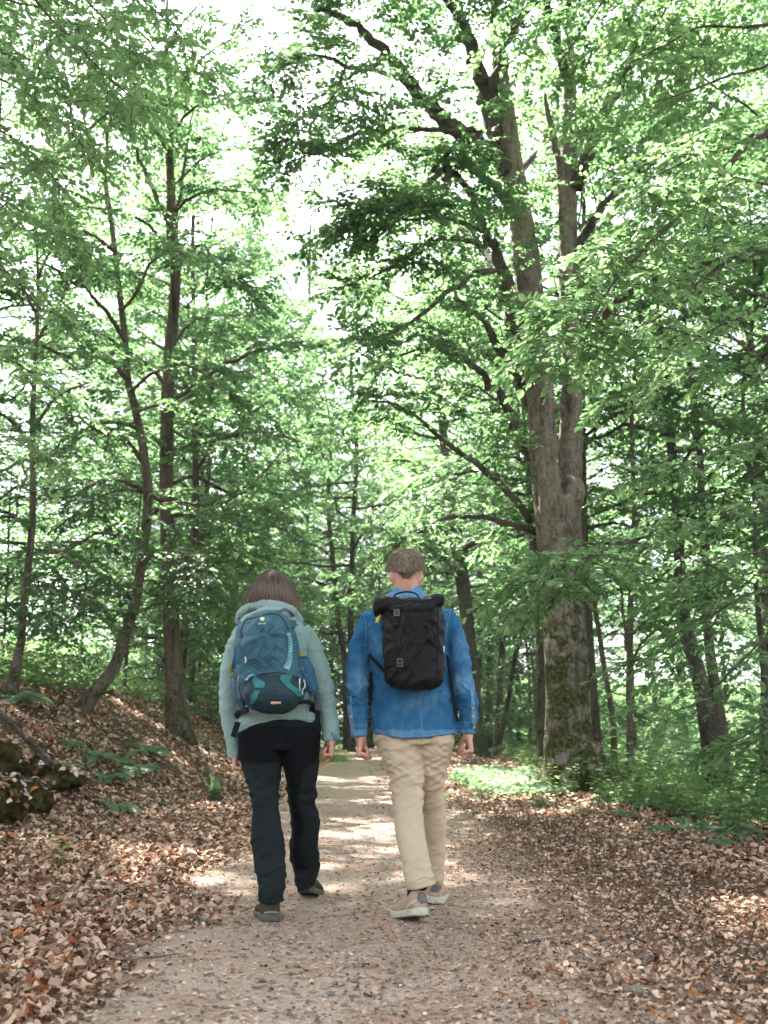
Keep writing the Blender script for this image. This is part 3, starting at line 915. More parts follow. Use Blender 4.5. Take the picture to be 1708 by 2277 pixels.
traced_tree(41, [(1208, 1690, 20, 26), (1205, 1640, 20, 20), (1201, 1433, 20, 19), (1192, 1300, 20, 21), (1186, 1190, 20, 21), (1180, 1080, 20, 20), (1172, 980, 20, 18), (1165, 880, 20, 16)], 'dark slender trunk standing close behind the left side of the big double beech', top=7, Hc0=.4, nprim=12)
traced_tree(42, [(1334, 1745, 19, 34), (1322, 1600, 19, 24), (1310, 1420, 19, 21), (1299, 1215, 19, 20), (1296, 1080, 19, 19), (1295, 957, 19, 17)], 'dark trunk half hidden behind the right side of the big double beech', top=8, Hc0=.42, nprim=12)
traced_tree(43, [(1078, 1690, 25, 42), (1068, 1665, 25, 30), (1058, 1560, 25, 27), (1051, 1485, 25, 28), (1042, 1400, 25, 29), (1034, 1330, 25, 31), (1024, 1260, 25, 34), (1014, 1189, 25, 31), (1004, 1130, 25, 27), (994, 1060, 25, 22)], 'tall dark beech just right of the man, with a low limb to the left',
            limbs_=[([(1030, 1290), (1009, 1263), (985, 1245), (960, 1222), (940, 1205), (926, 1189), (905, 1170)], 24.8, 24, .12, .03, 1.2, .4), ([(1040, 1370), (1090, 1330), (1130, 1310), (1170, 1312)], 25, 23.5, .06, .02, 1.2, .3)], top=9, Hc0=.36, nprim=16)
traced_tree(44, [(1318, 1700, 17, 16), (1366, 1690, 17, 16), (1363, 1600, 17, 12), (1354, 1540, 17, 12), (1346, 1499, 17, 12), (1336, 1430, 17, 11), (1324, 1358, 17, 11), (1312, 1280, 17, 10), (1300, 1210, 17, 9)][1:], 'thin curved young trunk between the big double beech and a straight thin one', M_BARK3, 'young_beech', top=5, L=2.2, nprim=9, Hc0=.45)
traced_tree(45, [(1402, 1735, 16, 24), (1401, 1700, 16, 18), (1400, 1600, 16, 15), (1399, 1499, 16, 14), (1401, 1400, 16, 13), (1402, 1328, 16, 12), (1404, 1230, 16, 11), (1410, 1130, 16, 10)], 'straight thin pale trunk with a low fork, on the slope right of the big beech', M_BARK3, 'young_beech',
            limbs_=[([(1399, 1480), (1392, 1430), (1388, 1380), (1384, 1330), (1378, 1290)], 16, 16, .035, .015, .8, .4), ([(1400, 1500), (1420, 1440), (1460, 1400), (1500, 1385), (1530, 1388)], 16, 15, .03, .01, 1.0, .3)], top=5, L=2.2, nprim=9, Hc0=.45)
traced_tree(46, [(1600, 1800, 17, 52), (1590, 1760, 17, 42), (1576, 1640, 17, 37), (1562, 1540, 17, 36), (1545, 1470, 17, 34), (1529, 1413, 17, 31), (1518, 1350, 17, 27), (1512, 1285, 17, 25), (1508, 1163, 17, 23), (1500, 1060, 17, 22), (1490, 960, 17, 21), (1482, 870, 17, 19), (1476, 790, 17, 17), (1462, 690, 17, 15)], 'dark crooked trunk on the right slope, left one of a close pair', top=6, Hc0=.45, nprim=12, flare=1.3)
traced_tree(47, [(1625, 1800, 17.6, 34), (1616, 1740, 17.6, 28), (1604, 1620, 17.6, 26), (1592, 1540, 17.6, 25), (1580, 1460, 17.6, 23), (1573, 1380, 17.6, 22), (1574, 1300, 17.6, 22), (1572, 1243, 17.6, 20), (1560, 1120, 17.6, 17), (1556, 1000, 17.6, 15)], 'reddish brown trunk on the right slope, right one of a close pair', M_BARK3, top=6, Hc0=.45, nprim=12, flare=1.3)
traced_tree(48, [(1705, 1790, 15, 26), (1700, 1700, 15, 20), (1698, 1600, 15, 17), (1699, 1499, 15, 15), (1688, 1380, 15, 13), (1680, 1285, 15, 11), (1679, 1200, 15, 10), (1676, 1100, 15, 9)], 'dark thin trunk at the right edge of the photo, leaning a little left', M_BARK2, 'young_beech', top=5, L=2.2, nprim=9, Hc0=.45)
traced_tree(49, [(1716, 1560, 24, 40), (1712, 1400, 24, 36), (1704, 1264, 24, 33), (1698, 1150, 24, 30), (1690, 1050, 24, 26)], 'thick brown trunk far back at the right edge, seen only above head height', M_BARK3, top=9, Hc0=.4, nprim=12)
traced_tree(50, [(783, 1675, 29, 20), (781, 1640, 29, 16), (781, 1500, 29, 15), (780, 1361, 29, 14), (782, 1280, 29, 13), (785, 1180, 29, 12)], 'straight dark trunk at the left verge of the path between the two hikers', top=8, Hc0=.35, nprim=12)
traced_tree(51, [(772, 1640, 31, 18), (768, 1491, 31, 14), (762, 1440, 31, 14), (755, 1390, 31, 14), (749, 1355, 31, 13), (744, 1280, 31, 11)], 'dark trunk bending to the left, just left of the straight one between the hikers', top=7, Hc0=.35, nprim=11)
for i, (pts, lb) in enumerate([
    ([(1088, 1600, 30, 16), (1087, 1520, 30, 13), (1089, 1454, 30, 13), (1093, 1350, 30, 12), (1097, 1253, 30, 11), (1100, 1150, 30, 10)], 'upright thin trunk behind the man, first one right of the tall dark beech'),
    ([(1108, 1640, 28, 18), (1111, 1540, 28, 14), (1115, 1460, 28, 14), (1126, 1360, 28, 14), (1138, 1280, 28, 13), (1146, 1240, 28, 12), (1150, 1150, 28, 10)], 'right leaning thin trunk in the middle of the cluster behind the man'),
    ([(1104, 1660, 26, 17), (1113, 1640, 26, 13), (1124, 1580, 26, 12), (1135, 1536, 26, 12), (1143, 1470, 26, 12), (1160, 1410, 26, 11), (1174, 1364, 26, 10)], 'strongly slanting dark stem in the thin cluster left of the big double beech'),
    ([(1062, 1640, 33, 12), (1066, 1500, 33, 11), (1068, 1380, 33, 11), (1070, 1250, 33, 10), (1070, 1150, 33, 9)], 'far thin trunk seen between the tall dark beech and the thin cluster behind the man')]):
    traced_tree(60 + i, pts, lb, top=7, L=3.2, nprim=9, Hc0=.4, group='cluster of thin trunks behind the man', kk=7)

# ---------------------------------------------------------------- the wood beyond: templates and copies
TEMPL = []
for i, (sd_, Ht, r, Hc0, L, npm) in enumerate([(71, 19, .17, .15, 4.6, 44), (72, 16, .12, .1, 3.8, 42), (73, 22, .21, .2, 5.2, 46), (74, 13, .085, .08, 3.2, 38)]):
    F = make_template(sd_, Ht, r, Hc0, L, npm, leaf=.118, sprays=7, K=15, gap=.36, spray=.75)
    TEMPL.append(F)
SAPL = []
for i, (sd_, Ht, r, L, npm) in enumerate([(81, 5.0, .035, 2.0, 30), (82, 3.6, .026, 1.7, 26), (83, 6.5, .05, 2.4, 34)]):
    F = Foliage(sd_, .092, 'dia', 12, .52)
    q = trunk_rings(F, [(0, 0, -.2, r), (.05, .02, Ht * .4, r * .8), (.1, -.1, Ht * .75, r * .5), (.15, .05, Ht, .006)], 6, 14, 1.2)
    auto_crown(F, q, .08, L, npm, 6, .33, .3, droop=.15, secL=1.0)
    SAPL.append(F)

def roots(Fs, name, barkm):
    out = []
    for F in Fs:
        r = thing(name, 'x', 'tree', (0, 0, 0))
        finish_tree(F, r, barkm, M_LEAF, twigs=False)
        out.append(r)
    return out
TR = roots(TEMPL, 'forest_tree', M_BARK2)
SR = roots(SAPL, 'young_beech', M_BARK3)
used = set()
def put(pool, i, x, y, rz, sc, label, group):
    z = gz(x, y)
    o = pool[i]
    if id(o) in used or True:
        r = copy_tree(o, (x, y, z), rz, sc, label, group)
    return r
rr = random.Random(4)
G_L, L_L = 'trees far back on the left bank', 'slender dark forest tree standing in the shade far back on the left bank'
G_R, L_R = 'trees down the right slope', 'slender leafy forest tree far down the slope on the right side of the path'
G_C, L_C = 'trees beyond the end of the path', 'leafy forest tree standing beyond the place where the path ends'
far = []
for x, y, t, s in [(-4.4, 22.5, 1, .95), (-6.6, 31, 2, .95), (-3.4, 42, 2, 1.1), (-7.5, 18.5, 1, .8), (-10.5, 20, 0, .9), (-5, 27, 1, .95), (-8.5, 14.5, 3, .8), (-11, 16, 1, .9), (-7, 38, 0, .9), (-12, 52, 0, 1.1), (-5, 50, 2, .9), (-19, 54, 2, 1.1), (-26, 52, 0, 1.3), (-16, 62, 2, 1.1), (-15, 30, 1, 1)]:
    put(TR, t, x, y, rr.uniform(0, 6.28), s, L_L, G_L)
for x, y, t, s in [(4.6, 36, 1, .9), (10, 57, 0, 1), (17, 60, 2, 1), (6, 62, 2, 1), (24, 61, 0, 1.2), (31, 60, 1, 1.4), (13, 67, 2, 1.1), (20, 70, 0, 1.3), (28, 72, 2, 1.2), (9.2, 20, 2, 1.15), (12.5, 28, 2, 1.15), (8.4, 13.5, 1, 1.15)]:
    put(TR, t, x, y, rr.uniform(0, 6.28), s, L_R, G_R)
for x, y, t, s in [(-3.0, 40, 3, .95), (2.0, 51, 1, 1.0), (-1.6, 54, 0, .85), (-4.6, 56, 2, .85), (.6, 62, 2, .8), (4.5, 60, 0, .95), (2.6, 40, 2, .9), (-.6, 45, 2, .85), (-7, 60, 0, 1.0), (9, 62, 2, .95), (-13, 62, 2, 1.0), (16, 62, 0, 1.1), (2, 68, 0, 1.1), (-20, 62, 1, 1.3), (24, 60, 1, 1.3)]:
    put(TR, t, x, y, rr.uniform(0, 6.28), s, L_C, G_C)
G_S = 'young beeches in the shrub layer'
for x, y, t, s, g in [(-6.4, 17.5, 0, .8, 'l'), (-8.0, 20, 1, .9, 'l'), (-5.2, 21, 2, .8, 'l'), (-3.4, 24, 1, .9, 'l'), (-4.4, 29, 2, .8, 'l'), (-11, 19, 2, .9, 'l'), (-6.2, 30, 0, 1, 'l'), (-13, 30, 2, 1.1, 'l'), (-8.8, 17, 1, .9, 'l'), (-6, 34, 2, 1.2, 'l'), (-11, 38, 2, 1.4, 'l'), (-15, 36, 2, 1.4, 'l'), (-4.6, 37, 2, 1.2, 'l'), (-8, 40, 2, 1.4, 'l'), (-3.8, 33, 0, 1, 'l'), (-16, 27, 2, 1.3, 'l'),
                   (3.6, 25, 0, .9, 'r'), (2.2, 30, 1, 1.0, 'r'), (9.6, 22, 0, 1.1, 'r'), (4.0, 29, 2, .9, 'r'), (11, 26, 2, 1.1, 'r'), (13, 27, 0, 1.3, 'r'), (11, 34, 2, 1.4, 'r'), (15, 32, 2, 1.4, 'r'), (9, 38, 2, 1.5, 'r'), (13, 40, 2, 1.6, 'r'), (18, 39, 2, 1.6, 'r'), (6.3, 37, 2, 1.3, 'r'), 
                   (-1.8, 35, 0, .9, 'c'), (1.2, 35.5, 0, 1.0, 'c'), (-.4, 38, 1, 1.2, 'c'), (3, 38, 2, 1, 'c'), (-3.2, 43, 2, 1.3, 'c'), (1, 46, 2, 1.5, 'c'), (5, 42, 2, 1.4, 'c'), (-6, 44, 2, 1.4, 'c'), (2.2, 41, 2, 1.3, 'c'), (-1.4, 43, 2, 1.4, 'c'), (7.5, 47, 2, 1.6, 'c'), (-9, 41, 2, 1.5, 'c'), (-2.6, 50, 2, 1.7, 'c'), (4, 53, 2, 1.7, 'c')]:
    lb, gg = {'l': ('bushy young beech under the taller trees of the left bank', 'young beeches on the left bank'), 'r': ('bushy young beech among the trees right of the path, down the slope', 'young beeches on the right slope'), 'c': ('bushy young beech closing the view where the path ends', 'young beeches at the end of the path')}[g]
    put(SR, t, x, y, rr.uniform(0, 6.28), s, lb, gg)
for r in TR + SR:
    for c in list(r.children):
        bpy.data.objects.remove(c)
    bpy.data.objects.remove(r)
# ---------------------------------------------------------------- near boughs that hang into view, each from a tree beside the frame
BOUGH_TREES = []
def bough_tree(seed, base, label, limbs_, leaf=.078, K=11, trunk_r=.16, Ht=11, spray=.42, sprays=6):
    """A beech whose trunk stands outside the frame and whose boughs follow (px, py) lines at a given distance."""
    F = Foliage(seed, leaf, 'hex', K, spray)
    x, y = base
    g = gz(x, y)
    q = trunk_rings(F, [(x, y, g - .3, trunk_r), (x + .05, y, g + 1, trunk_r * .95), (x - .1, y + .1, g + Ht * .5, trunk_r * .7), (x, y, g + Ht, trunk_r * .3)], 12, 24, 1.5)
    hi = []
    for pts, Y0, Y1, r0, r1, L, t0, gap in limbs_:
        p = pl(pts, Y0, Y1)
        h = min(max(p[0].z - .25 * abs(p[0].x - x), g + 1.2), g + Ht * .95)
        f = (h - g) / Ht
        st = Vector((x, y, h))
        mid = st.lerp(p[0], .55) + Vector((0, 0, .12))
        ql, _ = F.limb([st, mid] + p, r0, r1, k=7, n=3 * len(pts) + 6)
        dd = np.linalg.norm(np.diff(ql, axis=0), axis=1)
        tot = dd.sum()
        off = (p[0] - st).length / tot
        F.side(ql, t0=min(.9, off + (1 - off) * t0), gap=gap, L=L, sprays=sprays, droop=.16, rbase=.007, taper=.5, flat=.22)
    root = thing('beech_tree', label, 'tree', (x, y, g))
    wo_ = F.build_leaves('near_leaves')
    obj('branches', F.build_wood('near_wood', g), M_BARK2, root, kind='stuff')
    BOUGH_TREES.append(root)
    return F, root, wo_

def split_leaves(root, me, count, k=6):
    """Take the `count` leaves that show largest as single parts; keep the rest as one part of loose leaves."""
    V, _ = get_vn(me)
    L = V.reshape(-1, k, 3)
    tint = np.empty(len(V), np.float32)
    me.attributes['tint'].data.foreach_get('value', tint)
    c = L.mean(1)
    dv = np.stack([c[:, 0], c[:, 1] * CT + (c[:, 2] - H) * ST, -c[:, 1] * ST + (c[:, 2] - H) * CT], 1)
    u, v = dv[:, 0] / dv[:, 1] * FPX, dv[:, 2] / dv[:, 1] * FPX
    vis = (np.abs(u) < 840) & (np.abs(v) < 1120) & (dv[:, 1] > .5)
    size = np.linalg.norm(L[:, 3] - L[:, 0], axis=1) / np.maximum(dv[:, 1], .1) * vis
    order = np.argsort(-size)
    pick = order[:count]
    rest = np.setdiff1d(np.arange(len(L)), pick)
    off = (np.arange(len(rest)) * k)[:, None, None]
    F = [(f[None] + off).reshape(-1, f.shape[1]) for f in HEX_F]
    m2 = mesh_np('near_leaves_rest', L[rest].reshape(-1, 3), F, False)
    attr(m2, 'tint', tint.reshape(-1, k)[rest].ravel())
    obj('crown', m2, M_LEAF_NEAR, root, kind='stuff')
    bpy.data.meshes.remove(me)
    protos = []
    for j in range(6):
        pm = mesh_np('leaf', HEX_V * np.array([1, .9 + .06 * j, .6 + .25 * j]), HEX_F, False)
        attr(pm, 'tint', np.full(6, .3 + .08 * j))
        pm.materials.append(M_LEAF_NEAR)
        protos.append(pm)
    for n, i in enumerate(pick):
        l = L[i]
        x = l[3] - l[0]
        s = np.linalg.norm(x)
        x = x / s
        y = l[1] - l[5]
        y = y - x * (y @ x)
        y /= np.linalg.norm(y)
        z = np.cross(x, y)
        o = bpy.data.objects.new('leaf', protos[n % 6])
        COL.objects.link(o)
        o.parent = root
        M = Matrix(((x[0], y[0], z[0], l[0][0]), (x[1], y[1], z[1], l[0][1]), (x[2], y[2], z[2], l[0][2]), (0, 0, 0, 1)))
        o.matrix_local = Matrix.Translation(-root.location) @ M @ Matrix.Scale(s, 4)

F, root, lm = bough_tree(91, (4.9, 8.0), 'beech beyond the right edge, its long bright bough slanting down across the upper right', [
    ([(1740, 262), (1708, 293), (1657, 329), (1600, 391), (1539, 448), (1472, 515), (1410, 577), (1369, 618), (1328, 690), (1290, 755)], 7.8, 6.9, .045, .006, 1.0, .05, .16),
    ([(1760, 330), (1690, 300), (1620, 330), (1560, 340), (1500, 370), (1440, 400)], 7.9, 7.4, .02, .005, .7, .1, .17),
    ([(1740, 560), (1660, 560), (1590, 600), (1530, 650), (1470, 700), (1400, 760)], 8.2, 7.6, .03, .006, .9, .1, .18),
    ([(1600, 391), (1540, 420), (1480, 440), (1420, 500), (1360, 540), (1320, 560)], 7.5, 7.0, .014, .004, .6, .15, .16),
    ([(1410, 577), (1350, 600), (1290, 640), (1240, 680), (1200, 715)], 7.1, 6.8, .01, .003, .45, .1, .2),
    ([(1350, 650), (1290, 700), (1230, 750), (1180, 790)], 7.0, 6.7, .008, .003, .35, .2, .22),
    ([(1328, 690), (1290, 760), (1240, 810), (1185, 850)], 6.9, 6.7, .008, .003, .32, .25, .24),
    ([(1750, 780), (1708, 850), (1640, 820), (1570, 815), (1500, 830), (1440, 850)], 8.6, 8.2, .03, .006, .9, .1, .2),
    ([(1760, 640), (1690, 690), (1610, 720), (1540, 760), (1470, 790)], 9.2, 8.8, .03, .006, 1.0, .1, .2),
    ([(1760, 120), (1700, 150), (1620, 170), (1540, 200), (1450, 230)], 9.2, 9.0, .03, .006, 1.0, .1, .2),
    ([(1760, 330), (1680, 250), (1600, 200), (1520, 130), (1450, 60)], 10.5, 10.2, .03, .006, 1.1, .1, .17),
    ([(1760, -40), (1680, -20), (1600, -10), (1520, 0), (1440, 30)], 10, 9.8, .03, .006, 1.1, .1, .17),
    ([(1750, 40), (1660, 60), (1560, 60), (1480, 100), (1400, 140)], 9.4, 9.2, .03, .006, 1.0, .1, .2),
])
split_leaves(root, lm, 300)
F, root, lm = bough_tree(92, (4.6, 9.8), 'beech beyond the right edge, its level boughs crossing the big trunk at head height', [
    ([(1760, 1110), (1708, 1127), (1640, 1140), (1575, 1158), (1497, 1174), (1430, 1195), (1369, 1215), (1300, 1240), (1240, 1266), (1190, 1290)], 8.4, 7.6, .035, .005, .85, .1, .15),
    ([(1400, 1205), (1340, 1250), (1290, 1290), (1240, 1320), (1215, 1345)], 7.9, 7.5, .008, .003, .42, .2, .16),
    ([(1300, 1240), (1260, 1235), (1215, 1255), (1175, 1290)], 7.7, 7.5, .007, .003, .35, .2, .13),
    ([(1760, 960), (1690, 985), (1600, 1000), (1520, 1030), (1450, 1060)], 8.8, 8.4, .025, .005, .9, .1, .18),
    ([(1760, 1290), (1690, 1310), (1610, 1350), (1540, 1400), (1480, 1450), (1420, 1490)], 8.6, 8.2, .025, .005, .85, .1, .19),
    ([(1770, 1380), (1700, 1420), (1640, 1480), (1580, 1540), (1540, 1590)], 8.8, 8.6, .02, .005, .8, .1, .2),
    ([(1760, 1220), (1690, 1230), (1600, 1240), (1540, 1275), (1480, 1310)], 9.2, 8.8, .02, .005, .85, .1, .19),
    ([(1770, 1560), (1710, 1600), (1650, 1640), (1600, 1660)], 8.8, 8.4, .018, .005, .7, .1, .2),
])
split_leaves(root, lm, 250)
F, root, lm = bough_tree(93, (-5.2, 6.6), 'beech beyond the left edge, its leafy boughs filling the upper left corner', [
    ([(30, -60), (77, 0), (115, 45), (154, 82), (206, 139), (260, 190), (310, 230)], 8.4, 8.0, .03, .005, .9, .05, .16),
    ([(-60, 60), (0, 110), (60, 160), (120, 200), (180, 260)], 8.0, 8.0, .03, .005, .9, .05, .17),
    ([(220, -80), (280, -30), (340, 20), (380, 60), (420, 110), (450, 150)], 8.6, 8.4, .025, .005, .8, .05, .18),
    ([(-60, -40), (20, 0), (100, 20), (180, 30), (250, 60)], 9.0, 9.0, .03, .005, 1.0, .05, .15),
    ([(-60, 140), (30, 190), (110, 250), (170, 310), (210, 370)], 9.2, 9.2, .03, .005, 1.0, .05, .15),
    ([(120, -80), (190, 0), (250, 60), (300, 120), (330, 180)], 9.6, 9.4, .03, .005, .95, .05, .16),
    ([(-60, 400), (0, 440), (50, 470), (110, 510), (170, 540)], 8.2, 8.0, .025, .005, .85, .05, .17),
    ([(-60, 250), (0, 290), (60, 330), (110, 380), (140, 430)], 8.6, 8.4, .02, .005, .8, .05, .18),
    ([(-60, 560), (0, 600), (50, 640), (90, 690)], 8.6, 8.2, .02, .005, .8, .05, .19),
    ([(-60, 760), (0, 790), (60, 820), (110, 870)], 9.0, 8.8, .02, .005, .8, .05, .2),
    ([(-80, 960), (-20, 960), (40, 980), (80, 1010)], 9.2, 9.0, .02, .005, .75, .05, .2),
])
split_leaves(root, lm, 200)
F, root, lm = bough_tree(94, (3.9, 4.6), 'tall beech beside the camera, its pale leaf tips hanging in at the top', [
    ([(1500, -260), (1440, -150), (1380, -60), (1330, 20), (1280, 90), (1230, 160)], 9.0, 9.6, .04, .006, 1.0, .1, .17),
    ([(1420, -240), (1330, -130), (1250, -50), (1180, 20), (1120, 90)], 9.4, 9.8, .03, .006, .9, .15, .18),
    ([(1560, -180), (1520, -60), (1470, 40), (1400, 120), (1340, 210), (1290, 270)], 9.6, 10.2, .03, .006, .9, .15, .18),
    ([(1640, -160), (1620, -50), (1580, 60), (1540, 140), (1490, 200)], 9.6, 9.8, .03, .006, .9, .15, .2),
], Ht=13)
split_leaves(root, lm, 150)

# unseen canopy added above the frame, shading the path with flecks of sun
F = Foliage(95, .13, 'dia', 12, .65)
q = trunk_rings(F, [(0, 0, 6.5, .16), (.1, .1, 10, .12), (.1, 0, 14, .06), (0, 0, 16.5, .01)], 8, 14, 1.0)
auto_crown(F, q, .2, 5.8, 52, 7, .38, .32, droop=.1, secL=1.7)
up_leaves = F.build_leaves('upper_leaves')
up_leaves.materials.append(M_LEAF)
up_wood = F.build_wood('upper_wood', 0)
up_wood.materials.append(M_BARK2)
def overhead(root, z0, rz, s=1.0):
    for nm, me in (('added_branches', up_wood), ('added_crown', up_leaves)):
        o = bpy.data.objects.new(nm, me)
        COL.objects.link(o)
        o.parent = root
        o.location = (0, 0, z0)
        o.rotation_euler = (0, 0, rz)
        o.scale = (s, s, s)
        o['kind'] = 'stuff'
for i, root in enumerate(BOUGH_TREES):
    if i > 2:
        overhead(root, (2.0, 2.6, 1.2, 1.0)[i], i * 1.7, .9)
for i, (x, y, z0, lb) in enumerate([(-3.9, 2.2, 0, 'unseen tall beech added left of the camera, its crown shading the hikers from above'), (-6.8, 10.0, 2.5, 'unseen tall beech added beyond the left edge, its crown high above the left bank'), (-4.6, -.6, 0, 'unseen tall beech added behind the camera to the left, outside the photo'), (-6.0, 13.4, 5, 'unseen tall beech added beyond the left edge, level with the leaning trunk')]):
    g = gz(x, y)
    F = Foliage(96 + i)
    trunk_rings(F, [(x, y, g - .3, .2), (x, y, g + 1, .19), (x + .1, y, g + 4, .175), (x, y, g + 7 + z0, .15)], 12, 16, 1.5)  # unseen trunk, added to carry a shading crown
    root = thing('beech_tree', lb, 'tree', (x, y, g))
    obj('trunk', F.build_wood('wood', g), M_BARK, root)
    overhead(root, z0, 2 + i)
# ---------------------------------------------------------------- leaf litter, stones, undergrowth
def terrain_frame(x, y):
    e = .05
    z = ground_z(x, y)
    zx = (ground_z(x + e, y, False) - ground_z(x - e, y, False)) / (2 * e)
    zy = (ground_z(x, y + e, False) - ground_z(x, y - e, False)) / (2 * e)
    return z, norm(np.stack([-zx, -zy, np.ones_like(x)], -1))

def litter_density(x, y):
    """Relative cover of dead leaves: deep left of the path and at its right edge, thin where feet walk."""
    d = x - path_x(y)
    wob = fbm(np.stack([x * .8, y * .8, 0 * x], -1), 2) * .35
    left = sstep(-d + wob, .62, 1.15)
    right = .16 + .70 * sstep(d + wob * 1.3, .45, 1.4) + .14 * sstep(d + wob, 1.7, 2.7)
    den = np.where(d < 0, (.02 + .98 * left), np.where(d > .3, right, .05))
    den = den * (1 - .75 * sstep(x - drop_x(y), -.2, 1.2))
    pat = sstep(fbm(np.stack([x * .55 + 9, y * .55, 0 * x], -1), 2), -.55, .2)
    return den * (.72 + .28 * pat)

# curled leaf: rows along the blade, three columns, lobed edge
def curled(seed, lobed):
    r = np.random.default_rng(seed)
    rows = 4
    V = []
    cu, cr, tw = r.uniform(.1, .7), r.uniform(-.5, .9), r.uniform(-.7, .7)
    for i in range(rows):
        t = i / (rows - 1)
        w = .34 * math.sin(math.pi * (.1 + .84 * t)) ** .8 * (1 + (.28 if lobed and i % 2 else -.1 if lobed else 0))
        zc = cr * .3 * math.sin(t * math.pi) - cu * .22 * t * t
        for s in (-1, 0, 1):
            z = zc + abs(s) * (cu * .24) + s * tw * (t - .5) * .4 + r.normal() * .02
            V.append((t - .5, s * w + r.normal() * .02, z))
    V = np.array(V)
    i = np.arange(rows - 1)[:, None] * 3
    F = np.concatenate([np.stack([i + 0, i + 3, i + 4, i + 1], -1).reshape(-1, 4), np.stack([i + 1, i + 4, i + 5, i + 2], -1).reshape(-1, 4)])
    return V, F

SHAPES = [curled(s, s % 3 == 0) for s in range(9)]
PAL = np.array([(.40, .325, .275), (.47, .39, .335), (.30, .225, .18), (.145, .085, .052), (.54, .455, .395), (.36, .285, .235), (.22, .085, .035), (.085, .052, .036), (.44, .345, .27), (.34, .145, .05)])
PALW = np.array([.17, .15, .11, .13, .10, .13, .05, .10, .04, .02])

def scatter_leaves(name, n, box, lo, hi, seed, dens=None, lift=.012, tilt=.42):
    r = np.random.default_rng(seed)
    x0, x1, y0, y1 = box
    # more of them close to the camera, where they show large
    u = r.uniform(0, 1, n * 3)
    y = y0 * (y1 / y0) ** (u ** .9)
    x = r.uniform(-1, 1, n * 3) * np.minimum(max(abs(x0), abs(x1)), y * .47 + .5)
    keep = (x > x0) & (x < x1)
    x, y = x[keep], y[keep]
    d = (dens or litter_density)(x, y)
    k = r.uniform(0, 1, len(x)) < d
    x, y, d = x[k][:n], y[k][:n], d[k][:n]
    n = len(x)
    z, nr = terrain_frame(x, y)
    A = Acc()
    cols = []
    sh = r.integers(0, len(SHAPES), n)
    az = r.uniform(0, 2 * math.pi, n)
    nr = norm(nr + r.normal(size=(n, 3)) * tilt * (.45 + .55 * d[:, None]) * np.array([1, 1, .3]))
    dr = np.stack([np.cos(az), np.sin(az), 0 * az], -1)
    dr = norm(dr - nr * (dr * nr).sum(-1, keepdims=True))
    sd_ = np.cross(nr, dr)
    size = (lo + (hi - lo) * r.uniform(0, 1, n) ** 1.4) * (.5 + .5 * d) * np.where((x > 0) & (y < 12), .62 + .38 * sstep(x, 1.3, 3.2), 1)
    h = lift * r.uniform(.2, 1.6, n) * (.3 + d * 1.4)
    flip = np.where(r.uniform(size=n) < .4, -1., 1.)
    cc = PAL[r.choice(len(PAL), n, p=PALW / PALW.sum())] * r.uniform(.68, 1.2, (n, 1)) * np.array([1.08, .94, .85])
    for s in range(len(SHAPES)):
        m = np.where(sh == s)[0]
        if not len(m):
            continue
        tv, tf = SHAPES[s]
        V = np.stack([x[m], y[m], z[m] + h[m] + size[m] * .1], -1)[:, None] + size[m, None, None] * (tv[None, :, 0:1] * dr[m][:, None] + tv[None, :, 1:2] * sd_[m][:, None] + (tv[None, :, 2:3] * flip[m, None, None]) * nr[m][:, None])
        off = (np.arange(len(m)) * len(tv))[:, None, None]
        A.add(V.reshape(-1, 3), (tf[None] + off).reshape(-1, 4))
        cols.append(np.repeat(cc[m], len(tv), axis=0))
    me = A.mesh(name)
    attr_col(me, 'hue', np.concatenate(cols))
    return me

t = NT('dead leaf')
hc = t.n('ShaderNodeAttribute', attribute_name='hue').outputs['Color']
n2 = t.noise(120, 3, .6, t.coord())
cc = t.mix(.35, hc, t.ramp(n2, [(.3, (.25, .2, .16)), (.7, (.8, .75, .7))]), 'OVERLAY')
b = t.n('ShaderNodeBsdfPrincipled', {'Base Color': cc, 'Roughness': .7, 'Specular IOR Level': .1, 'Normal': t.bump(n2, .3, .004)})
tr = t.n('ShaderNodeBsdfTranslucent', {'Color': cc})
mx = t.n('ShaderNodeMixShader', {0: .12, 1: b, 2: tr})
t.t.links.new(mx.outputs[0], t.out.inputs[0])
M_DEAD = t.m
o = obj('leaf_litter', scatter_leaves('litter', 30000, (-5, 5.5, 2.9, 7.2), .024, .072, 1, None, .018, .52), M_DEAD, kind='stuff')
SHAPES_FULL = SHAPES
SHAPES = [((HEX_V - np.array([.5, 0, 0])) * np.array([1, 1.15, 1]) + np.array([0, 0, 1.]) * (np.sin((HEX_V[:, 0:1]) * 3.1) * z), HEX_F[0]) for z in (.12, .25, -.15, .3)]
o = obj('leaf_litter', scatter_leaves('litter_mid', 34000, (-7, 6.5, 6.9, 13.5), .026, .075, 3, None, .018, .5), M_DEAD, kind='stuff')
SHAPES_NEAR, SHAPES = SHAPES_FULL, [(DIA_V - np.array([.5, 0, 0]) + np.array([0, 0, z]) * np.array([[0, 0, -1.]]) * np.array([[1.], [-1.2], [1.], [-.8]]) * .5, np.array([(0, 3, 2, 1)])) for z in (.1, .3, -.2)]
o = obj('leaf_litter', scatter_leaves('litter_far', 30000, (-9, 6, 10.5, 34), .06, .11, 2), M_DEAD, kind='stuff')

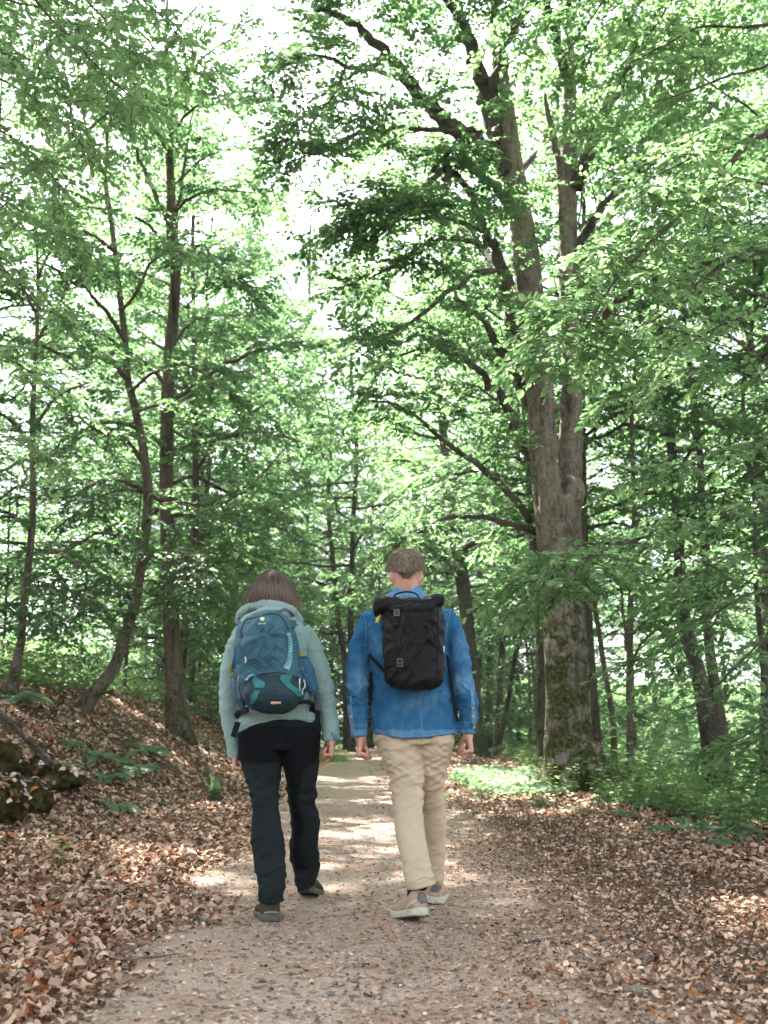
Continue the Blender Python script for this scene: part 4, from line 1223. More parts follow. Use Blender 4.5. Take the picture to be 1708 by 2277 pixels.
# crumbs of bud scales, twigs and leaf bits trodden into the path
def crumbs(name, n, seed, y1, pal, lo, hi, asp, dens):
    r = np.random.default_rng(seed)
    y = 3.1 * (y1 / 3.1) ** r.uniform(0, 1, n * 2)
    x = path_x(y) + r.normal(size=n * 2) * 1.1 + .25
    k = r.uniform(0, 1, n * 2) < dens(x, y)
    x, y = x[k][:n], y[k][:n]
    n = len(x)
    z, nr = terrain_frame(x, y)
    az = r.uniform(0, 6.28, n)
    d = np.stack([np.cos(az), np.sin(az), r.normal(size=n) * .15], -1)
    nn = norm(nr + r.normal(size=(n, 3)) * .3)
    V, F = place_leaves(np.stack([x, y, z + .004], -1), d, nn, r.uniform(lo, hi, n), DIA_V * np.array([1, asp, 1.]), DIA_F)
    me = mesh_np(name, V, F, False)
    c = np.array(pal)[r.integers(0, len(pal), n)] * r.uniform(.7, 1.25, (n, 1))
    attr_col(me, 'hue', np.repeat(c, 4, axis=0))
    return me
def dpath(x, y):
    f = fbm(np.stack([x * .9, y * .9, 0 * x + 3], -1), 2)
    return (.25 + .75 * sstep(f, -.2, .35)) * (1 - .6 * sstep(np.abs(x - path_x(y) - .3), 1.2, 2.4))
obj('bud_scale_crumbs', crumbs('crumbs', 33000, 5, 11, [(.36, .155, .075), (.40, .19, .10), (.26, .13, .08), (.36, .24, .16), (.42, .33, .26)], .007, .017, .7, dpath), M_DEAD, kind='stuff')
obj('dark_crumbs', crumbs('bits', 17000, 6, 12, [(.10, .075, .058), (.20, .15, .115), (.46, .38, .32), (.36, .28, .225), (.42, .33, .265)], .010, .03, 1.1, lambda x, y: .6 + 0 * x), M_DEAD, kind='stuff')

def pebble(seed, k=10):
    a = Acc()
    a.ball((0, 0, 0), .5, .38, .28, k=k)
    me = a.mesh('pebble')
    V, N = get_vn(me)
    r = np.random.default_rng(seed)
    V = V * (1 + .42 * fbm(V * 2.4 + seed * 3.1, 3)[:, None]) + N * (.05 * fbm(V * 7 + seed, 1))[:, None]
    set_v(me, V)
    return me
M_STONE = simple('grey stone', (.19, .165, .142), .9, .15, .4, 9, .5, .01)
PEB = [pebble(i) for i in range(5)]
for p in PEB:
    p.materials.append(M_STONE)
# gravel trodden into the path (too many to count)
r = np.random.default_rng(8)
A = Acc()
for _ in range(800):
    y = 3.2 * (12 / 3.2) ** r.uniform()
    x = path_x(y) + .2 + r.normal() * .9
    s = r.uniform(.006, .017)
    a6 = np.arange(5) * 1.2566 + r.uniform(0, 6)
    rg5 = lambda k, z: [(x + math.cos(t5) * s * k * r.uniform(.7, 1.2), y + math.sin(t5) * s * k * r.uniform(.6, 1), g0 + s * z) for t5 in a6]
    g0 = gz(x, y)
    A.add(rg5(1, -.1) + rg5(.8, .45) + [(x, y, g0 + s * .62)], [(i, (i + 1) % 5, 5 + (i + 1) % 5, 5 + i) for i in range(5)], [(5 + i, 5 + (i + 1) % 5, 10) for i in range(5)])
obj('gravel', A.mesh('gravel'), M_STONE, kind='stuff')
rr = random.Random(9)
for px, py, w, lb in [(1412, 2213, 46, 'largest grey stone among the dead leaves, near the bottom right of the path'), (1450, 2226, 28, 'small flat stone just right of the largest grey stone'), (1424, 2189, 22, 'upright chip of grey stone behind the largest stone, left of a rounder one'), (1452, 2188, 28, 'rounder stone in the row behind the largest grey stone'),
                      (1560, 2209, 48, 'broad dark grey stone half sunk in the leaves at the lower right'), (1650, 2226, 34, 'dark stone at the lower right, near the edge of the photo'), (1440, 2138, 30, 'dark stone in the brown leaves right of the path, well behind the largest one'), (1428, 2146, 24, 'stone touching a dark one among the leaves right of the path'),
                      (1620, 2246, 34, 'pale stone lying between the two dark stones at the lower right'), (1600, 2210, 20, 'pebble at the right flank of the broad dark grey stone'), (1280, 2120, 18, 'pebble in the middle of the leaf strewn right half of the path'), (1270, 2148, 28, 'long low stone in the rusty crumbs right of the path centre'),
                      (584, 2183, 18, 'grey pebble on bare soil below the woman, left of the sun fleck'), (612, 2077, 14, 'dark pebble just below the heel of the woman'), (641, 2098, 16, 'dark pebble between the two hikers, a step behind the woman'), (541, 2128, 16, 'dark pebble below and left of the feet of the woman'),
                      (790, 2184, 18, 'bluish pebble in the sun fleck at the bottom of the path'), (735, 2212, 20, 'tan pebble at the lower end of the sun fleck'), (870, 2165, 18, 'dark pebble by the path centre below the man'), (1325, 2035, 20, 'grey pebble in the leaf cover right of the man')]:
    Yg = 4.0
    for _ in range(12):
        q = P(px, py, Yg)
        Yg += (q.z - gz(q.x, Yg)) / .2 * .8 if abs(q.z) < 5 else 0
        Yg = min(max(Yg, 3), 9)
    q = P(px, py, Yg)
    o = bpy.data.objects.new('stone', PEB[rr.randrange(5)])
    COL.objects.link(o)
    s = PX(w, Yg)
    o.scale = (s, s * 1.0, s * rr.uniform(.7, 1.0))
    o.rotation_euler = (rr.uniform(-.2, .2), rr.uniform(-.2, .2), rr.uniform(-.6, .6))
    o.location = (q.x, Yg, gz(q.x, Yg) + s * .16)
    o['label'], o['category'], o['group'] = lb, 'stone', 'stones on the path'

# fallen sticks
M_STICK = bark('dead stick', (.09, .075, .06), (.24, .20, .165), .0, 3)
def ground_px(px, py):
    Yg = 6.0
    for _ in range(40):
        q = P(px, py, Yg)
        Yg = min(max(Yg + (q.z - gz(q.x, Yg)) * 2.2, 2.8), 40)
    q = P(px, py, Yg)
    return Vector((q.x, Yg, gz(q.x, Yg)))
def stick(pts, r, label, lift=.012, cat='stick', name='fallen_stick', m=None, taper=.4):
    p = [ground_px(x, y) + Vector((0, 0, lift)) for x, y in pts]
    a = Acc()
    q = catmull([tuple(v) for v in p], 12)
    q[1:-1] += np.random.default_rng(int(pts[0][0])).normal(size=(10, 3)) * r * .5
    a.tube(q, np.linspace(r, r * taper, 12), 7)
    me = a.mesh('stick')
    attr(me, 'up', np.full(len(me.vertices), 9.0))
    o = obj(name, me, m or M_STICK, None, label=label, category=cat)
    return o
stick([(318, 1906), (340, 1893), (358, 1885)], .016, 'pale stick lying in the brown leaves left of the woman')
stick([(195, 1880), (212, 1895), (228, 1903)], .012, 'short dark stick in the leaves at the foot of the left bank')
stick([(425, 2043), (440, 2056), (465, 2058), (490, 2060)], .016, 'forked dark stick at the left edge of the path, by the heels of the woman')
stick([(240, 2140), (290, 2142), (350, 2134), (400, 2128)], .006, 'long thin twig along the left edge of the path')
stick([(80, 2210), (120, 2208), (155, 2204)], .009, 'thin twig in the leaves at the lower left of the photo')
stick([(1360, 2082), (1390, 2085), (1425, 2078)], .012, 'dark stick among the leaves right of the path')
stick([(1150, 2102), (1190, 2099), (1230, 2092)], .008, 'thin twig with a kink on the right half of the path')
stick([(1660, 1952), (1630, 1965), (1600, 1962)], .006, 'bent thin twig on the leaves at the right edge')
stick([(230, 1550), (256, 1518), (283, 1500), (303, 1478)], .022, 'bare pale branch propped up on the left bank beside the leaning trunk', .12, 'branch', 'dead_branch')
stick([(108, 1488), (130, 1500), (165, 1516), (192, 1526)], .085, 'dark mossy log lying along the crest of the left bank', .1, 'log', 'fallen_log', M_BARK2, .75)
# cut log end beside the big beech
q0 = ground_px(1196, 1700)
a = Acc()
a.tube([q0 + Vector((-.02, 0, .12)), q0 + Vector((.9, .55, .12))], .13, 14, 6)
me = a.mesh('log')
attr(me, 'up', np.full(len(me.vertices), 1.0))
lg = thing('cut_log', 'short cut log with a pale sawn end left of the foot of the big beech', 'log', tuple(q0))
obj('log_body', me, M_BARK3, lg)
a = Acc()
ax = Vector((.9, .55, 0)).normalized()
a.tube([q0 + Vector((-.02, 0, .12)) - ax * .006, q0 + Vector((-.02, 0, .12)) + ax * .01], [.118, .118], 16)
obj('sawn_end', a.mesh('sawn'), simple('sawn wood', (.36, .23, .13), .8, .2, .3, 18), lg)

# ---------------------------------------------------------------- mossy root mound on the left bank
M_MOSS = NT('moss')
t = M_MOSS
n1 = t.noise(9, 5, .7, t.coord())
n2 = t.noise(120, 4, .7, t.coord())
c = t.ramp(n1, [(.38, (.028, .02, .013)), (.50, (.05, .042, .018)), (.64, (.13, .115, .036))])
t.princ(c, .95, .03, t.bump(t.math('ADD', n1, n2), 1.0, .03))
mq = Vector((-3.55, 9.6, gz(-3.55, 9.6)))
a = Acc()
rg = np.random.default_rng(77)
for i in range(34):
    x = mq.x - rg.uniform(-.45, .9)
    y = mq.y + rg.uniform(-.6, 1.3)
    hh = rg.uniform(.1, .72) * (1 if x < mq.x - .2 else .55)
    a.ball((x, y, gz(x, y) + hh * .35), rg.uniform(.16, .32), rg.uniform(.16, .3), hh * .55)
mm = remesh(a, 'mound', .03, 14)
V, N = get_vn(mm)
V += N * (fbm(V * 5, 3) * .06 + fbm(V * 16, 3) * .035)[:, None]
set_v(mm, V)
mound = thing('root_mound', 'mossy mound of dark earth at the left edge, bare roots hanging over it', 'root mound', tuple(mq))
obj('mossy_earth', mm, M_MOSS.m, mound)
for pts in [[(0, 1585), (30, 1612), (62, 1648), (90, 1682), (118, 1712)], [(38, 1722), (48, 1750), (62, 1775), (80, 1795)], [(8, 1740), (24, 1762), (36, 1782)], [(-10, 1760), (4, 1776), (16, 1790)], [(84, 1735), (92, 1752), (98, 1768)], [(60, 1640), (80, 1660), (110, 1690), (128, 1706)]]:
    rad = .026 if pts[0][1] < 1700 else .013
    p = [P(x, y, 9.05 + .1 * i - (.15 if rad > .03 else .0)) for i, (x, y) in enumerate(pts)]
    a = Acc()
    a.tube(p, np.linspace(rad, rad * .45, len(p)), 8, 14)
    me = a.mesh('root')
    attr(me, 'up', np.full(len(me.vertices), 6.0))
    obj('root', me, M_BARK2, mound)

# dead leaves caught on the mound
Bm = BVHTree.FromPolygons([v.co for v in mm.vertices], [p.vertices[:] for p in mm.polygons])
lp, ln_, ls_ = [], [], []
for _ in range(900):
    x, y = mq.x + rg.uniform(-1.2, .7), mq.y + rg.uniform(-.9, 1.6)
    r_ = Bm.ray_cast(Vector((x, y, 5)), Vector((0, 0, -1)))
    if r_[0] is not None and r_[1].z > .25:
        lp.append(r_[0] + r_[1] * .012)
        ln_.append(r_[1])
A = Acc()
cols = []
for i, (p_, n_) in enumerate(zip(lp, ln_)):
    tv, tf = SHAPES_NEAR[i % 9]
    d_ = Vector((math.cos(i * 2.4), math.sin(i * 2.4), 0))
    d_ = np.array((d_ - n_ * d_.dot(n_)).normalized())
    n_ = np.array(n_) + rg.normal(size=3) * .25
    n_ /= np.linalg.norm(n_)
    s_ = rg.uniform(.05, .085)
    A.add(np.array(p_) + s_ * (tv[:, 0:1] * d_ + tv[:, 1:2] * np.cross(n_, d_) + tv[:, 2:3] * n_), tf)
    cols.append(np.repeat(PAL[rg.integers(0, 10)][None] * rg.uniform(.85, 1.4), len(tv), axis=0))
me = A.mesh('caught_leaves')
attr_col(me, 'hue', np.concatenate(cols))
obj('caught_leaves', me, M_DEAD, mound, kind='stuff')
# hanging moss strands on its face
A = Acc()
for _ in range(6000):
    x, y = mq.x + rg.uniform(-1.2, .75), mq.y + rg.uniform(-.9, 1.6)
    r_ = Bm.ray_cast(Vector((x, y, 5)), Vector((0, 0, -1)))
    if r_[0] is None:
        continue
    p_, n_ = np.array(r_[0]), np.array(r_[1])
    out = n_ * rg.uniform(.02, .06) + rg.normal(size=3) * .02
    A.add(np.array([p_ - .004 * np.array([1, 0, 0]), p_ + .004 * np.array([1, 0, 0]), p_ + out - np.array([0, 0, rg.uniform(.0, .07)])]), [(0, 1, 2)])
obj('moss', A.mesh('moss', False), M_MOSS.m, mound, kind='stuff')

# ---------------------------------------------------------------- ferns, seedlings, grass
def fern_mesh(seed, n=7, L=.42):
    r = np.random.default_rng(seed)
    pos, d, nn, sz = [], [], [], []
    A = Acc()
    for i in range(n):
        az = i * 2 * math.pi / n + r.uniform(-.4, .4)
        el = r.uniform(.5, 1.0)
        ll = L * r.uniform(.65, 1.15)
        s = np.linspace(0, 1, 15)
        h = np.array([math.cos(az), math.sin(az), 0])
        mid = h * math.cos(el) + np.array([0, 0, math.sin(el)])
        c = s[:, None] * ll * mid - np.array([0, 0, 1]) * (s ** 2)[:, None] * ll * .62
        A.tube(c, np.linspace(.003, .001, 15), 3)
        tg = norm(np.gradient(c, axis=0))
        side = norm(np.cross(tg, np.array([0, 0, 1.])))
        for k in range(2, 15):
            for sg in (-1, 1):
                pos.append(c[k])
                d.append(side[k] * sg + tg[k] * .45 - np.array([0, 0, .12]))
                nn.append(np.cross(side[k], tg[k]) + r.normal(size=3) * .15)
                sz.append(ll * .34 * math.sin(math.pi * (.12 + .86 * (k / 15))) ** .9)
    V, F = place_leaves(np.array(pos), np.array(d), np.array(nn), np.array(sz), DIA_V * np.array([1, .55, 1]), DIA_F)
    A.add(V, *F)
    me = A.mesh('fern', False)
    attr(me, 'tint', np.clip(r.normal(size=len(me.vertices)) * .1 + .55, 0, 1))
    return me
FERN = [fern_mesh(i, 6 + i) for i in range(4)]
M_FERN = leafmat('fern frond', (.11, .19, .10), (.26, .42, .18), .45, .5)
for f in FERN:
    f.materials.append(M_FERN)
def seedling(seed, n=9, Ht=.45, lf=.07):
    r = np.random.default_rng(seed)
    A = Acc()
    pos, d, nn, sz = [], [], [], []
    for i in range(3):
        az = r.uniform(0, 6.28)
        q = catmull([(0, 0, 0), (.05 * math.cos(az), .05 * math.sin(az), Ht * .5), (.16 * math.cos(az), .16 * math.sin(az), Ht * r.uniform(.7, 1.1))], 12)
        A.tube(q, np.linspace(.004, .0015, 12), 4)
        for k in range(3, 12):
            for _ in range(2):
                a2 = r.uniform(0, 6.28)
                pos.append(q[k])
                d.append((math.cos(a2), math.sin(a2), r.uniform(-.15, .35)))
                nn.append((r.normal() * .3, r.normal() * .3, 1))
                sz.append(lf * r.uniform(.6, 1.3))
    V, F = place_leaves(np.array(pos), np.array(d), np.array(nn), np.array(sz), HEX_V, HEX_F)
    A.add(V, *F)
    me = A.mesh('seedling', False)
    attr(me, 'tint', np.clip(r.normal(size=len(me.vertices)) * .12 + .5, 0, 1))
    return me
SEED = [seedling(i, Ht=.35 + .12 * i, lf=.06 + .008 * i) for i in range(4)]
for f in SEED:
    f.materials.append(M_LEAF_DARK)
def plant(mesh, name, p, s, label, group, cat, rz=None, rnd=random.Random(3)):
    o = bpy.data.objects.new(name, mesh)
    COL.objects.link(o)
    o.location = (p.x, p.y, p.z - .01)
    o.scale = (s, s, s)
    o.rotation_euler = (0, 0, rnd.uniform(0, 6.28) if rz is None else rz)
    o['label'], o['category'] = label, cat
    if group:
        o['group'] = group
rnd = random.Random(12)
for i, (px, py, s, lb) in enumerate([(262, 1700, 1.15, 'fern clump in the middle of the left bank, largest of the group on the slope'), (290, 1722, 1.0, 'low fern at the lower right of the largest fern clump on the left bank'), (318, 1672, .9, 'pale fern on the left bank below the straight grey beech'),
                                     (236, 1735, .8, 'small fern directly below the largest fern clump on the left bank'), (252, 1800, .7, 'lone fern among dead leaves below the fern clump of the left bank'), (352, 1793, .55, 'bright low fern beside the path on the left, nearest to the grass tuft'),
                                     (200, 1690, .8, 'fern left of the largest fern clump on the left bank'), (150, 1660, .7, 'fern right beside the mossy root mound'), (330, 1560, 1.3, 'dark fern in the shade left of the straight grey beech'), (100, 1478, 1.5, 'large dark fern on the bank crest behind the mossy log'),
                                     (30, 1565, 1.2, 'fern on top of the mossy root mound at the left edge'), (175, 1470, 1.4, 'dark fern on the bank crest between the log and the leaning beech'), (440, 1590, 1.3, 'dark fern right of the straight grey beech on the bank'), (128, 1712, .7, 'small pale leafed fern at the right foot of the root mound')]):
    plant(FERN[i % 4], 'fern', ground_px(px, py), s * 1.25, lb, 'ferns on the left bank', 'fern')
for i, (px, py, s, lb) in enumerate([(1190, 1700, .8, 'leafy seedling in front of the mossy foot of the big beech'), (1240, 1790, .9, 'leafy seedling in the green strip below the big beech'), (1330, 1800, 1.3, 'tall seedling right of the foot of the big beech'), (1420, 1830, 1.3, 'seedling with arching stems in the middle of the green strip right of the path'),
                                     (1500, 1830, 1.5, 'seedling in the green strip below the pair of dark trees'), (1560, 1860, 1.6, 'tall seedling at the front of the green strip, right of the middle'), (1640, 1880, 1.5, 'tall seedling at the front of the green strip, near the right edge'), (1690, 1900, 1.4, 'broad leafed seedling at the right edge of the photo'),
                                     (1280, 1770, 1.0, 'seedling in front of the right root of the big beech'), (1090, 1745, .6, 'low seedling in the pale grass patch right of the man'), (250, 1860, .35, 'tiny green seedling among the dead leaves left of the path'), (130, 1940, .35, 'tiny green seedling in the leaves at the left edge')]):
    plant(SEED[i % 4], 'seedling', ground_px(px, py), s, lb, 'seedlings', 'seedling')
rnd2 = random.Random(31)
for i, (px, py, s) in enumerate([(1120, 1720, .8), (1165, 1745, .9), (1215, 1775, 1.0), (1265, 1800, 1.1), (1345, 1790, 1.3), (1385, 1815, 1.3), (1440, 1800, 1.5), (1475, 1850, 1.4), (1530, 1845, 1.6), (1590, 1880, 1.5), (1625, 1850, 1.7), (1670, 1870, 1.8), (1540, 1800, 1.7), (1650, 1800, 1.8)]):
    plant(FERN[i % 4], 'fern', ground_px(px, py), s * .5, 'fern in the loose green verge between the big beech and the right edge', 'ferns in the right verge', 'fern')
# dense ground cover right of the path and on the bank crest: nobody could count it
def cover(name, n, seed, region, lf, hgt, m, tmpl=HEX_V, tf=HEX_F, up=.35):
    r = np.random.default_rng(seed)
    x, y, wgt = region(r, n)
    n = len(x)
    z = ground_z(x, y)
    hh = hgt * r.uniform(0, 1, n) ** 1.2 * wgt
    az = r.uniform(0, 6.28, n)
    d = np.stack([np.cos(az), np.sin(az), r.uniform(-.3, up, n)], -1)
    nn = norm(np.array([[0, 0, 1.]]) + r.normal(size=(n, 3)) * .45)
    V, F = place_leaves(np.stack([x, y, z + hh + .02], -1), d, nn, lf * r.uniform(.55, 1.3, n), tmpl, tf)
    me = mesh_np(name, V, F, False)
    cl = fbm(np.stack([x * 1.5, y * 1.5, 0 * x], -1), 2) * .5
    attr(me, 'tint', np.repeat(np.clip(r.normal(size=n) * .16 + .5 + cl * .3, 0, 1), len(tmpl)))
    return obj(name, me, m, None, kind='stuff')
def reg_right(r, n):
    y = 7.2 * (26 / 7.2) ** r.uniform(0, 1, n * 2)
    x = drop_x(y) - .3 + np.abs(r.normal(size=n * 2)) * 1.6
    w = .35 + .65 * sstep(x - drop_x(y), -.4, 1.2)
    f = fbm(np.stack([x * 1.3, y * .8, 0 * x], -1), 2)
    k = f > .02
    return x[k][:n], y[k][:n], w[k][:n] * (.6 + .8 * np.clip(f[k][:n], 0, 1))
cover('undergrowth', 20000, 14, reg_right, .07, .75, M_LEAF_DARK)
def reg_patch(r, n):
    th, q = r.uniform(0, 6.28, n), np.sqrt(r.uniform(0, 1, n))
    c = ground_px(1130, 1740)
    return c.x + np.cos(th) * q * .8, c.y + np.sin(th) * q * 3.2, .5 + 0 * q
cover('ground_ivy', 5200, 15, reg_patch, .07, .22, M_FERN)
def reg_left(r, n):
    y = 13 * (30 / 13) ** r.uniform(0, 1, n * 2)
    x = toe_x(y) - 2.5 - np.abs(r.normal(size=n * 2)) * 2.6
    f = fbm(np.stack([x * .7, y * .7, 0 * x + 5], -1), 2)
    k = f > -.1
    return x[k][:n], y[k][:n], (.4 + np.clip(f[k][:n], 0, 1))
cover('undergrowth', 16000, 16, reg_left, .09, .6, M_LEAF_DARK, DIA_V, DIA_F)
def reg_far(r, n):
    y = r.uniform(30, 48, n)
    x = r.uniform(-9, 12, n)
    k = np.abs(x - path_x(y)) > np.where(y < 33.5, 1.1, 0)
    return x[k], y[k], .7 + 0 * x[k]
cover('undergrowth', 12000, 17, reg_far, .13, .9, M_LEAF_DARK, DIA_V, DIA_F)
def reg_slope(r, n):
    y = r.uniform(14, 40, n)
    x = drop_x(y) + 1.5 + r.uniform(0, 1, n) * (4 + y * .42)
    return x, y, .8 + 0 * x
cover('undergrowth', 22000, 18, reg_slope, .12, 1.0, M_LEAF, DIA_V, DIA_F)

def reg_meadow(r, n):
    y = r.uniform(36, 92, n)
    x = 3 + r.uniform(0, 1, n) * (y * .5)
    return x, y, .9 + 0 * x
cover('meadow_herbs', 16000, 19, reg_meadow, .3, .5, M_LEAF_DARK, DIA_V, DIA_F)
def reg_meadow2(r, n):
    y = r.uniform(34, 92, n)
    x = -4.5 - r.uniform(0, 1, n) * (y * .5)
    return x, y, .9 + 0 * x
cover('meadow_herbs', 12000, 20, reg_meadow2, .3, .5, M_LEAF_DARK, DIA_V, DIA_F)

def grass_mesh(seed, n, L, spread, lean=.35, w=.011):
    r = np.random.default_rng(seed)
    az = r.uniform(0, 6.28, n)
    q = r.uniform(0, spread, n)
    ba = r.uniform(0, 6.28, n)
    b = np.stack([np.cos(ba) * q, np.sin(ba) * q, 0 * q], -1)
    s = np.linspace(0, 1, 5)
    ll = L * r.uniform(.5, 1.15, n)
    o = np.stack([np.cos(az), np.sin(az), 0 * az], -1)
    le = lean * r.uniform(.3, 1.6, n)
    c = b[:, None] + np.array([0, 0, 1.]) * (ll[:, None] * s[None] * (1 - .25 * le[:, None] * s[None]))[..., None] + o[:, None] * (ll[:, None] * le[:, None] * (s ** 2)[None])[..., None]
    sd_ = np.stack([-np.sin(az), np.cos(az), 0 * az], -1)
    wd = w * L * (1 - s ** 1.5)[None, :, None]
    V = np.stack([c - sd_[:, None] * wd, c + sd_[:, None] * wd], 2).reshape(n, 10, 3)
    f = np.array([(0, 1, 3, 2), (2, 3, 5, 4), (4, 5, 7, 6), (6, 7, 9, 8)])
    F = (f[None] + (np.arange(n) * 10)[:, None, None]).reshape(-1, 4)
    me = mesh_np('grass', V.reshape(-1, 3), [F], True)
    attr(me, 'tint', np.repeat(np.clip(r.normal(size=n) * .2 + .45, 0, 1), 10))
    return me
M_GRASS = leafmat('grass blade', (.05, .105, .045), (.13, .26, .08), .35, .5)
gr1 = grass_mesh(3, 150, .36, .07)
gr1.materials.append(M_GRASS)
plant(gr1, 'grass_tuft', ground_px(478, 1785), 1.0, 'dark green grass tuft at the foot of the left bank, beside the woman', None, 'grass tuft', 0)
gr2 = grass_mesh(4, 420, .2, .32, .5)
gr2.materials.append(leafmat('bright grass', (.11, .22, .05), (.3, .5, .1), .45, .5))
plant(gr2, 'grass_tuft', ground_px(737, 1692), 1.7, 'bright green grass patch at the path verge beside the right hand of the woman', None, 'grass tuft', 0)
gr3 = grass_mesh(5, 260, .3, .28, .5)
gr3.materials.append(M_GRASS)
for px, py, s, lb in [(1070, 1778, .5, 'thin grass tuft at the path edge right of the man, nearest the path'), (1200, 1800, .55, 'grass tuft in the green strip in front of the big beech'), (993, 1780, .4, 'few bright grass blades just right of the legs of the man'), (1300, 1815, .5, 'grass tuft at the front edge of the green strip')]:
    plant(gr3, 'grass_tuft', ground_px(px, py), s, lb, 'grass tufts right of the path', 'grass tuft')
# ---------------------------------------------------------------- people: tools
def ray(px, py):
    return (P(px, py, 10.0) - Vector((0, 0, H))).normalized()

def bvh(*mes):
    V, F, n = [], [], 0
    for me in mes:
        V += [v.co.copy() for v in me.vertices]
        F += [[i + n for i in p.vertices] for p in me.polygons]
        n = len(V)
    return BVHTree.FromPolygons(V, F)

def hit(B, px, py, fallback=None):
    c = Vector((0, 0, H))
    r = B.ray_cast(c, ray(px, py))
    if r[0] is None:
        # nearest surface point to the line of sight
        q = c + ray(px, py) * (fallback or 5.3)
        r = B.find_nearest(q)
    n = r[1]
    if n.dot(ray(px, py)) > 0:
        n = -n
    return r[0], n

def patch(B, rows, m, name, parent, lift=.003, nr=10, nc=9, thick=.004, bulge=0.0):
    """Raised panel on a surface; rows = (left px, right px, y px) from top to bottom."""
    R = catmull([(l, r_, y) for l, r_, y in rows], nr)
    top = np.zeros((nr, nc, 3))
    for i, (l, r_, y) in enumerate(R):
        for j in range(nc):
            p, n = hit(B, l + (r_ - l) * j / (nc - 1), y)
            k = math.sin(math.pi * j / (nc - 1)) * math.sin(math.pi * i / (nr - 1))
            top[i, j] = p + n * (lift + bulge * k)
    A = Acc()
    N = nr * nc
    ix = np.arange(N).reshape(nr, nc)
    F = np.stack([ix[:-1, :-1], ix[1:, :-1], ix[1:, 1:], ix[:-1, 1:]], -1).reshape(-1, 4)
    loop = np.concatenate([ix[0, :], ix[1:, -1], ix[-1, -2::-1], ix[-2:0:-1, 0]])
    cen = top.reshape(-1, 3)
    low = cen[loop] + np.array([0, 1.0, 0]) * (thick + lift)
    k = len(loop)
    a_, b_ = np.arange(k), (np.arange(k) + 1) % k
    S2 = np.stack([loop[a_], loop[b_], N + b_, N + a_], -1)
    A.add(np.concatenate([cen, low]), F, S2)
    return obj(name, A.mesh(name), m, parent)

def ribbon(B, pts, w, m, name, parent, lift=.004, n=None, thick=.003):
    """Flat strap on a surface: centre line in px, width in px (number or list)."""
    n = n or max(8, 4 * len(pts))
    ww = w if hasattr(w, '__len__') else [w] * len(pts)
    q = catmull([(x, y, k) for (x, y), k in zip(pts, ww)], n)
    tg = norm(np.gradient(q[:, :2], axis=0))
    nrm = np.stack([-tg[:, 1], tg[:, 0]], 1)
    V, W = [], []
    for i in range(n):
        for s in (-1, 0, 1):
            p, nn = hit(B, *(q[i, :2] + nrm[i] * s * q[i, 2] / 2))
            V.append(p + nn * (lift + (.0012 if s == 0 else 0)))
            W.append(p - nn * .004)
    ix = np.arange(n * 3).reshape(n, 3)
    F = np.stack([ix[:-1, :-1], ix[1:, :-1], ix[1:, 1:], ix[:-1, 1:]], -1).reshape(-1, 4)
    loop = np.concatenate([ix[:, 0], [ix[-1, 1]], ix[::-1, 2], [ix[0, 1]]])
    k = len(loop)
    a_, b_ = np.arange(k), (np.arange(k) + 1) % k
    A = Acc()
    V = np.array(V)
    A.add(np.concatenate([V, np.array(W)[loop]]), F, np.stack([loop[a_], loop[b_], 3 * n + b_, 3 * n + a_], -1))
    return obj(name, A.mesh(name), m, parent)

def seam(B, pts, r, m, name, parent, lift=.001, n=None, k=5):
    n = n or max(8, 5 * len(pts))
    q = catmull(pts, n)
    p = []
    for x, y in q:
        a, nn = hit(B, x, y)
        p.append(a + nn * lift)
    A = Acc()
    A.tube(p, r, k)
    return obj(name, A.mesh(name), m, parent)

def lr(xl, xr, y, Y, d, e=2.2, y2=None):
    l, r_ = P(xl, y, Y), P(xr, y2 if y2 is not None else y, Y)
    return ((l + r_) / 2, (r_ - l) / 2, (0, d, 0), e)

def limb_px(A, pts, Y, k=20, n=30, flat=.92):
    """Tapered limb: (px, py, radius px[, dY]); rings stay square to the limb."""
    q = catmull([(*P(p[0], p[1], Y + (p[3] if len(p) > 3 else 0)), PX(p[2], Y)) for p in pts], n)
    A.tube(q[:, :3], q[:, 3], k)

def wrinkle(me, terms, shear=.45):
    """Displace along normals: terms = (frequency vector, amplitude, weight function, ridged)."""
    V, N = get_vn(me)
    d = np.zeros(len(V))
    for i, (fr, amp, wf, rid) in enumerate(terms):
        q = V.copy()
        q[:, 2] += V[:, 0] * shear * (1 if i % 2 else -1)      # folds run a little aslant
        n = fbm(q * np.array(fr) + 13.7 * i, 2)
        if rid:
            n = np.clip(1 - np.abs(n) * 2.1, 0, 1) ** 1.6 - .42
        d += n * amp * (wf(V) if wf else 1)
    set_v(me, V + N * d[:, None])

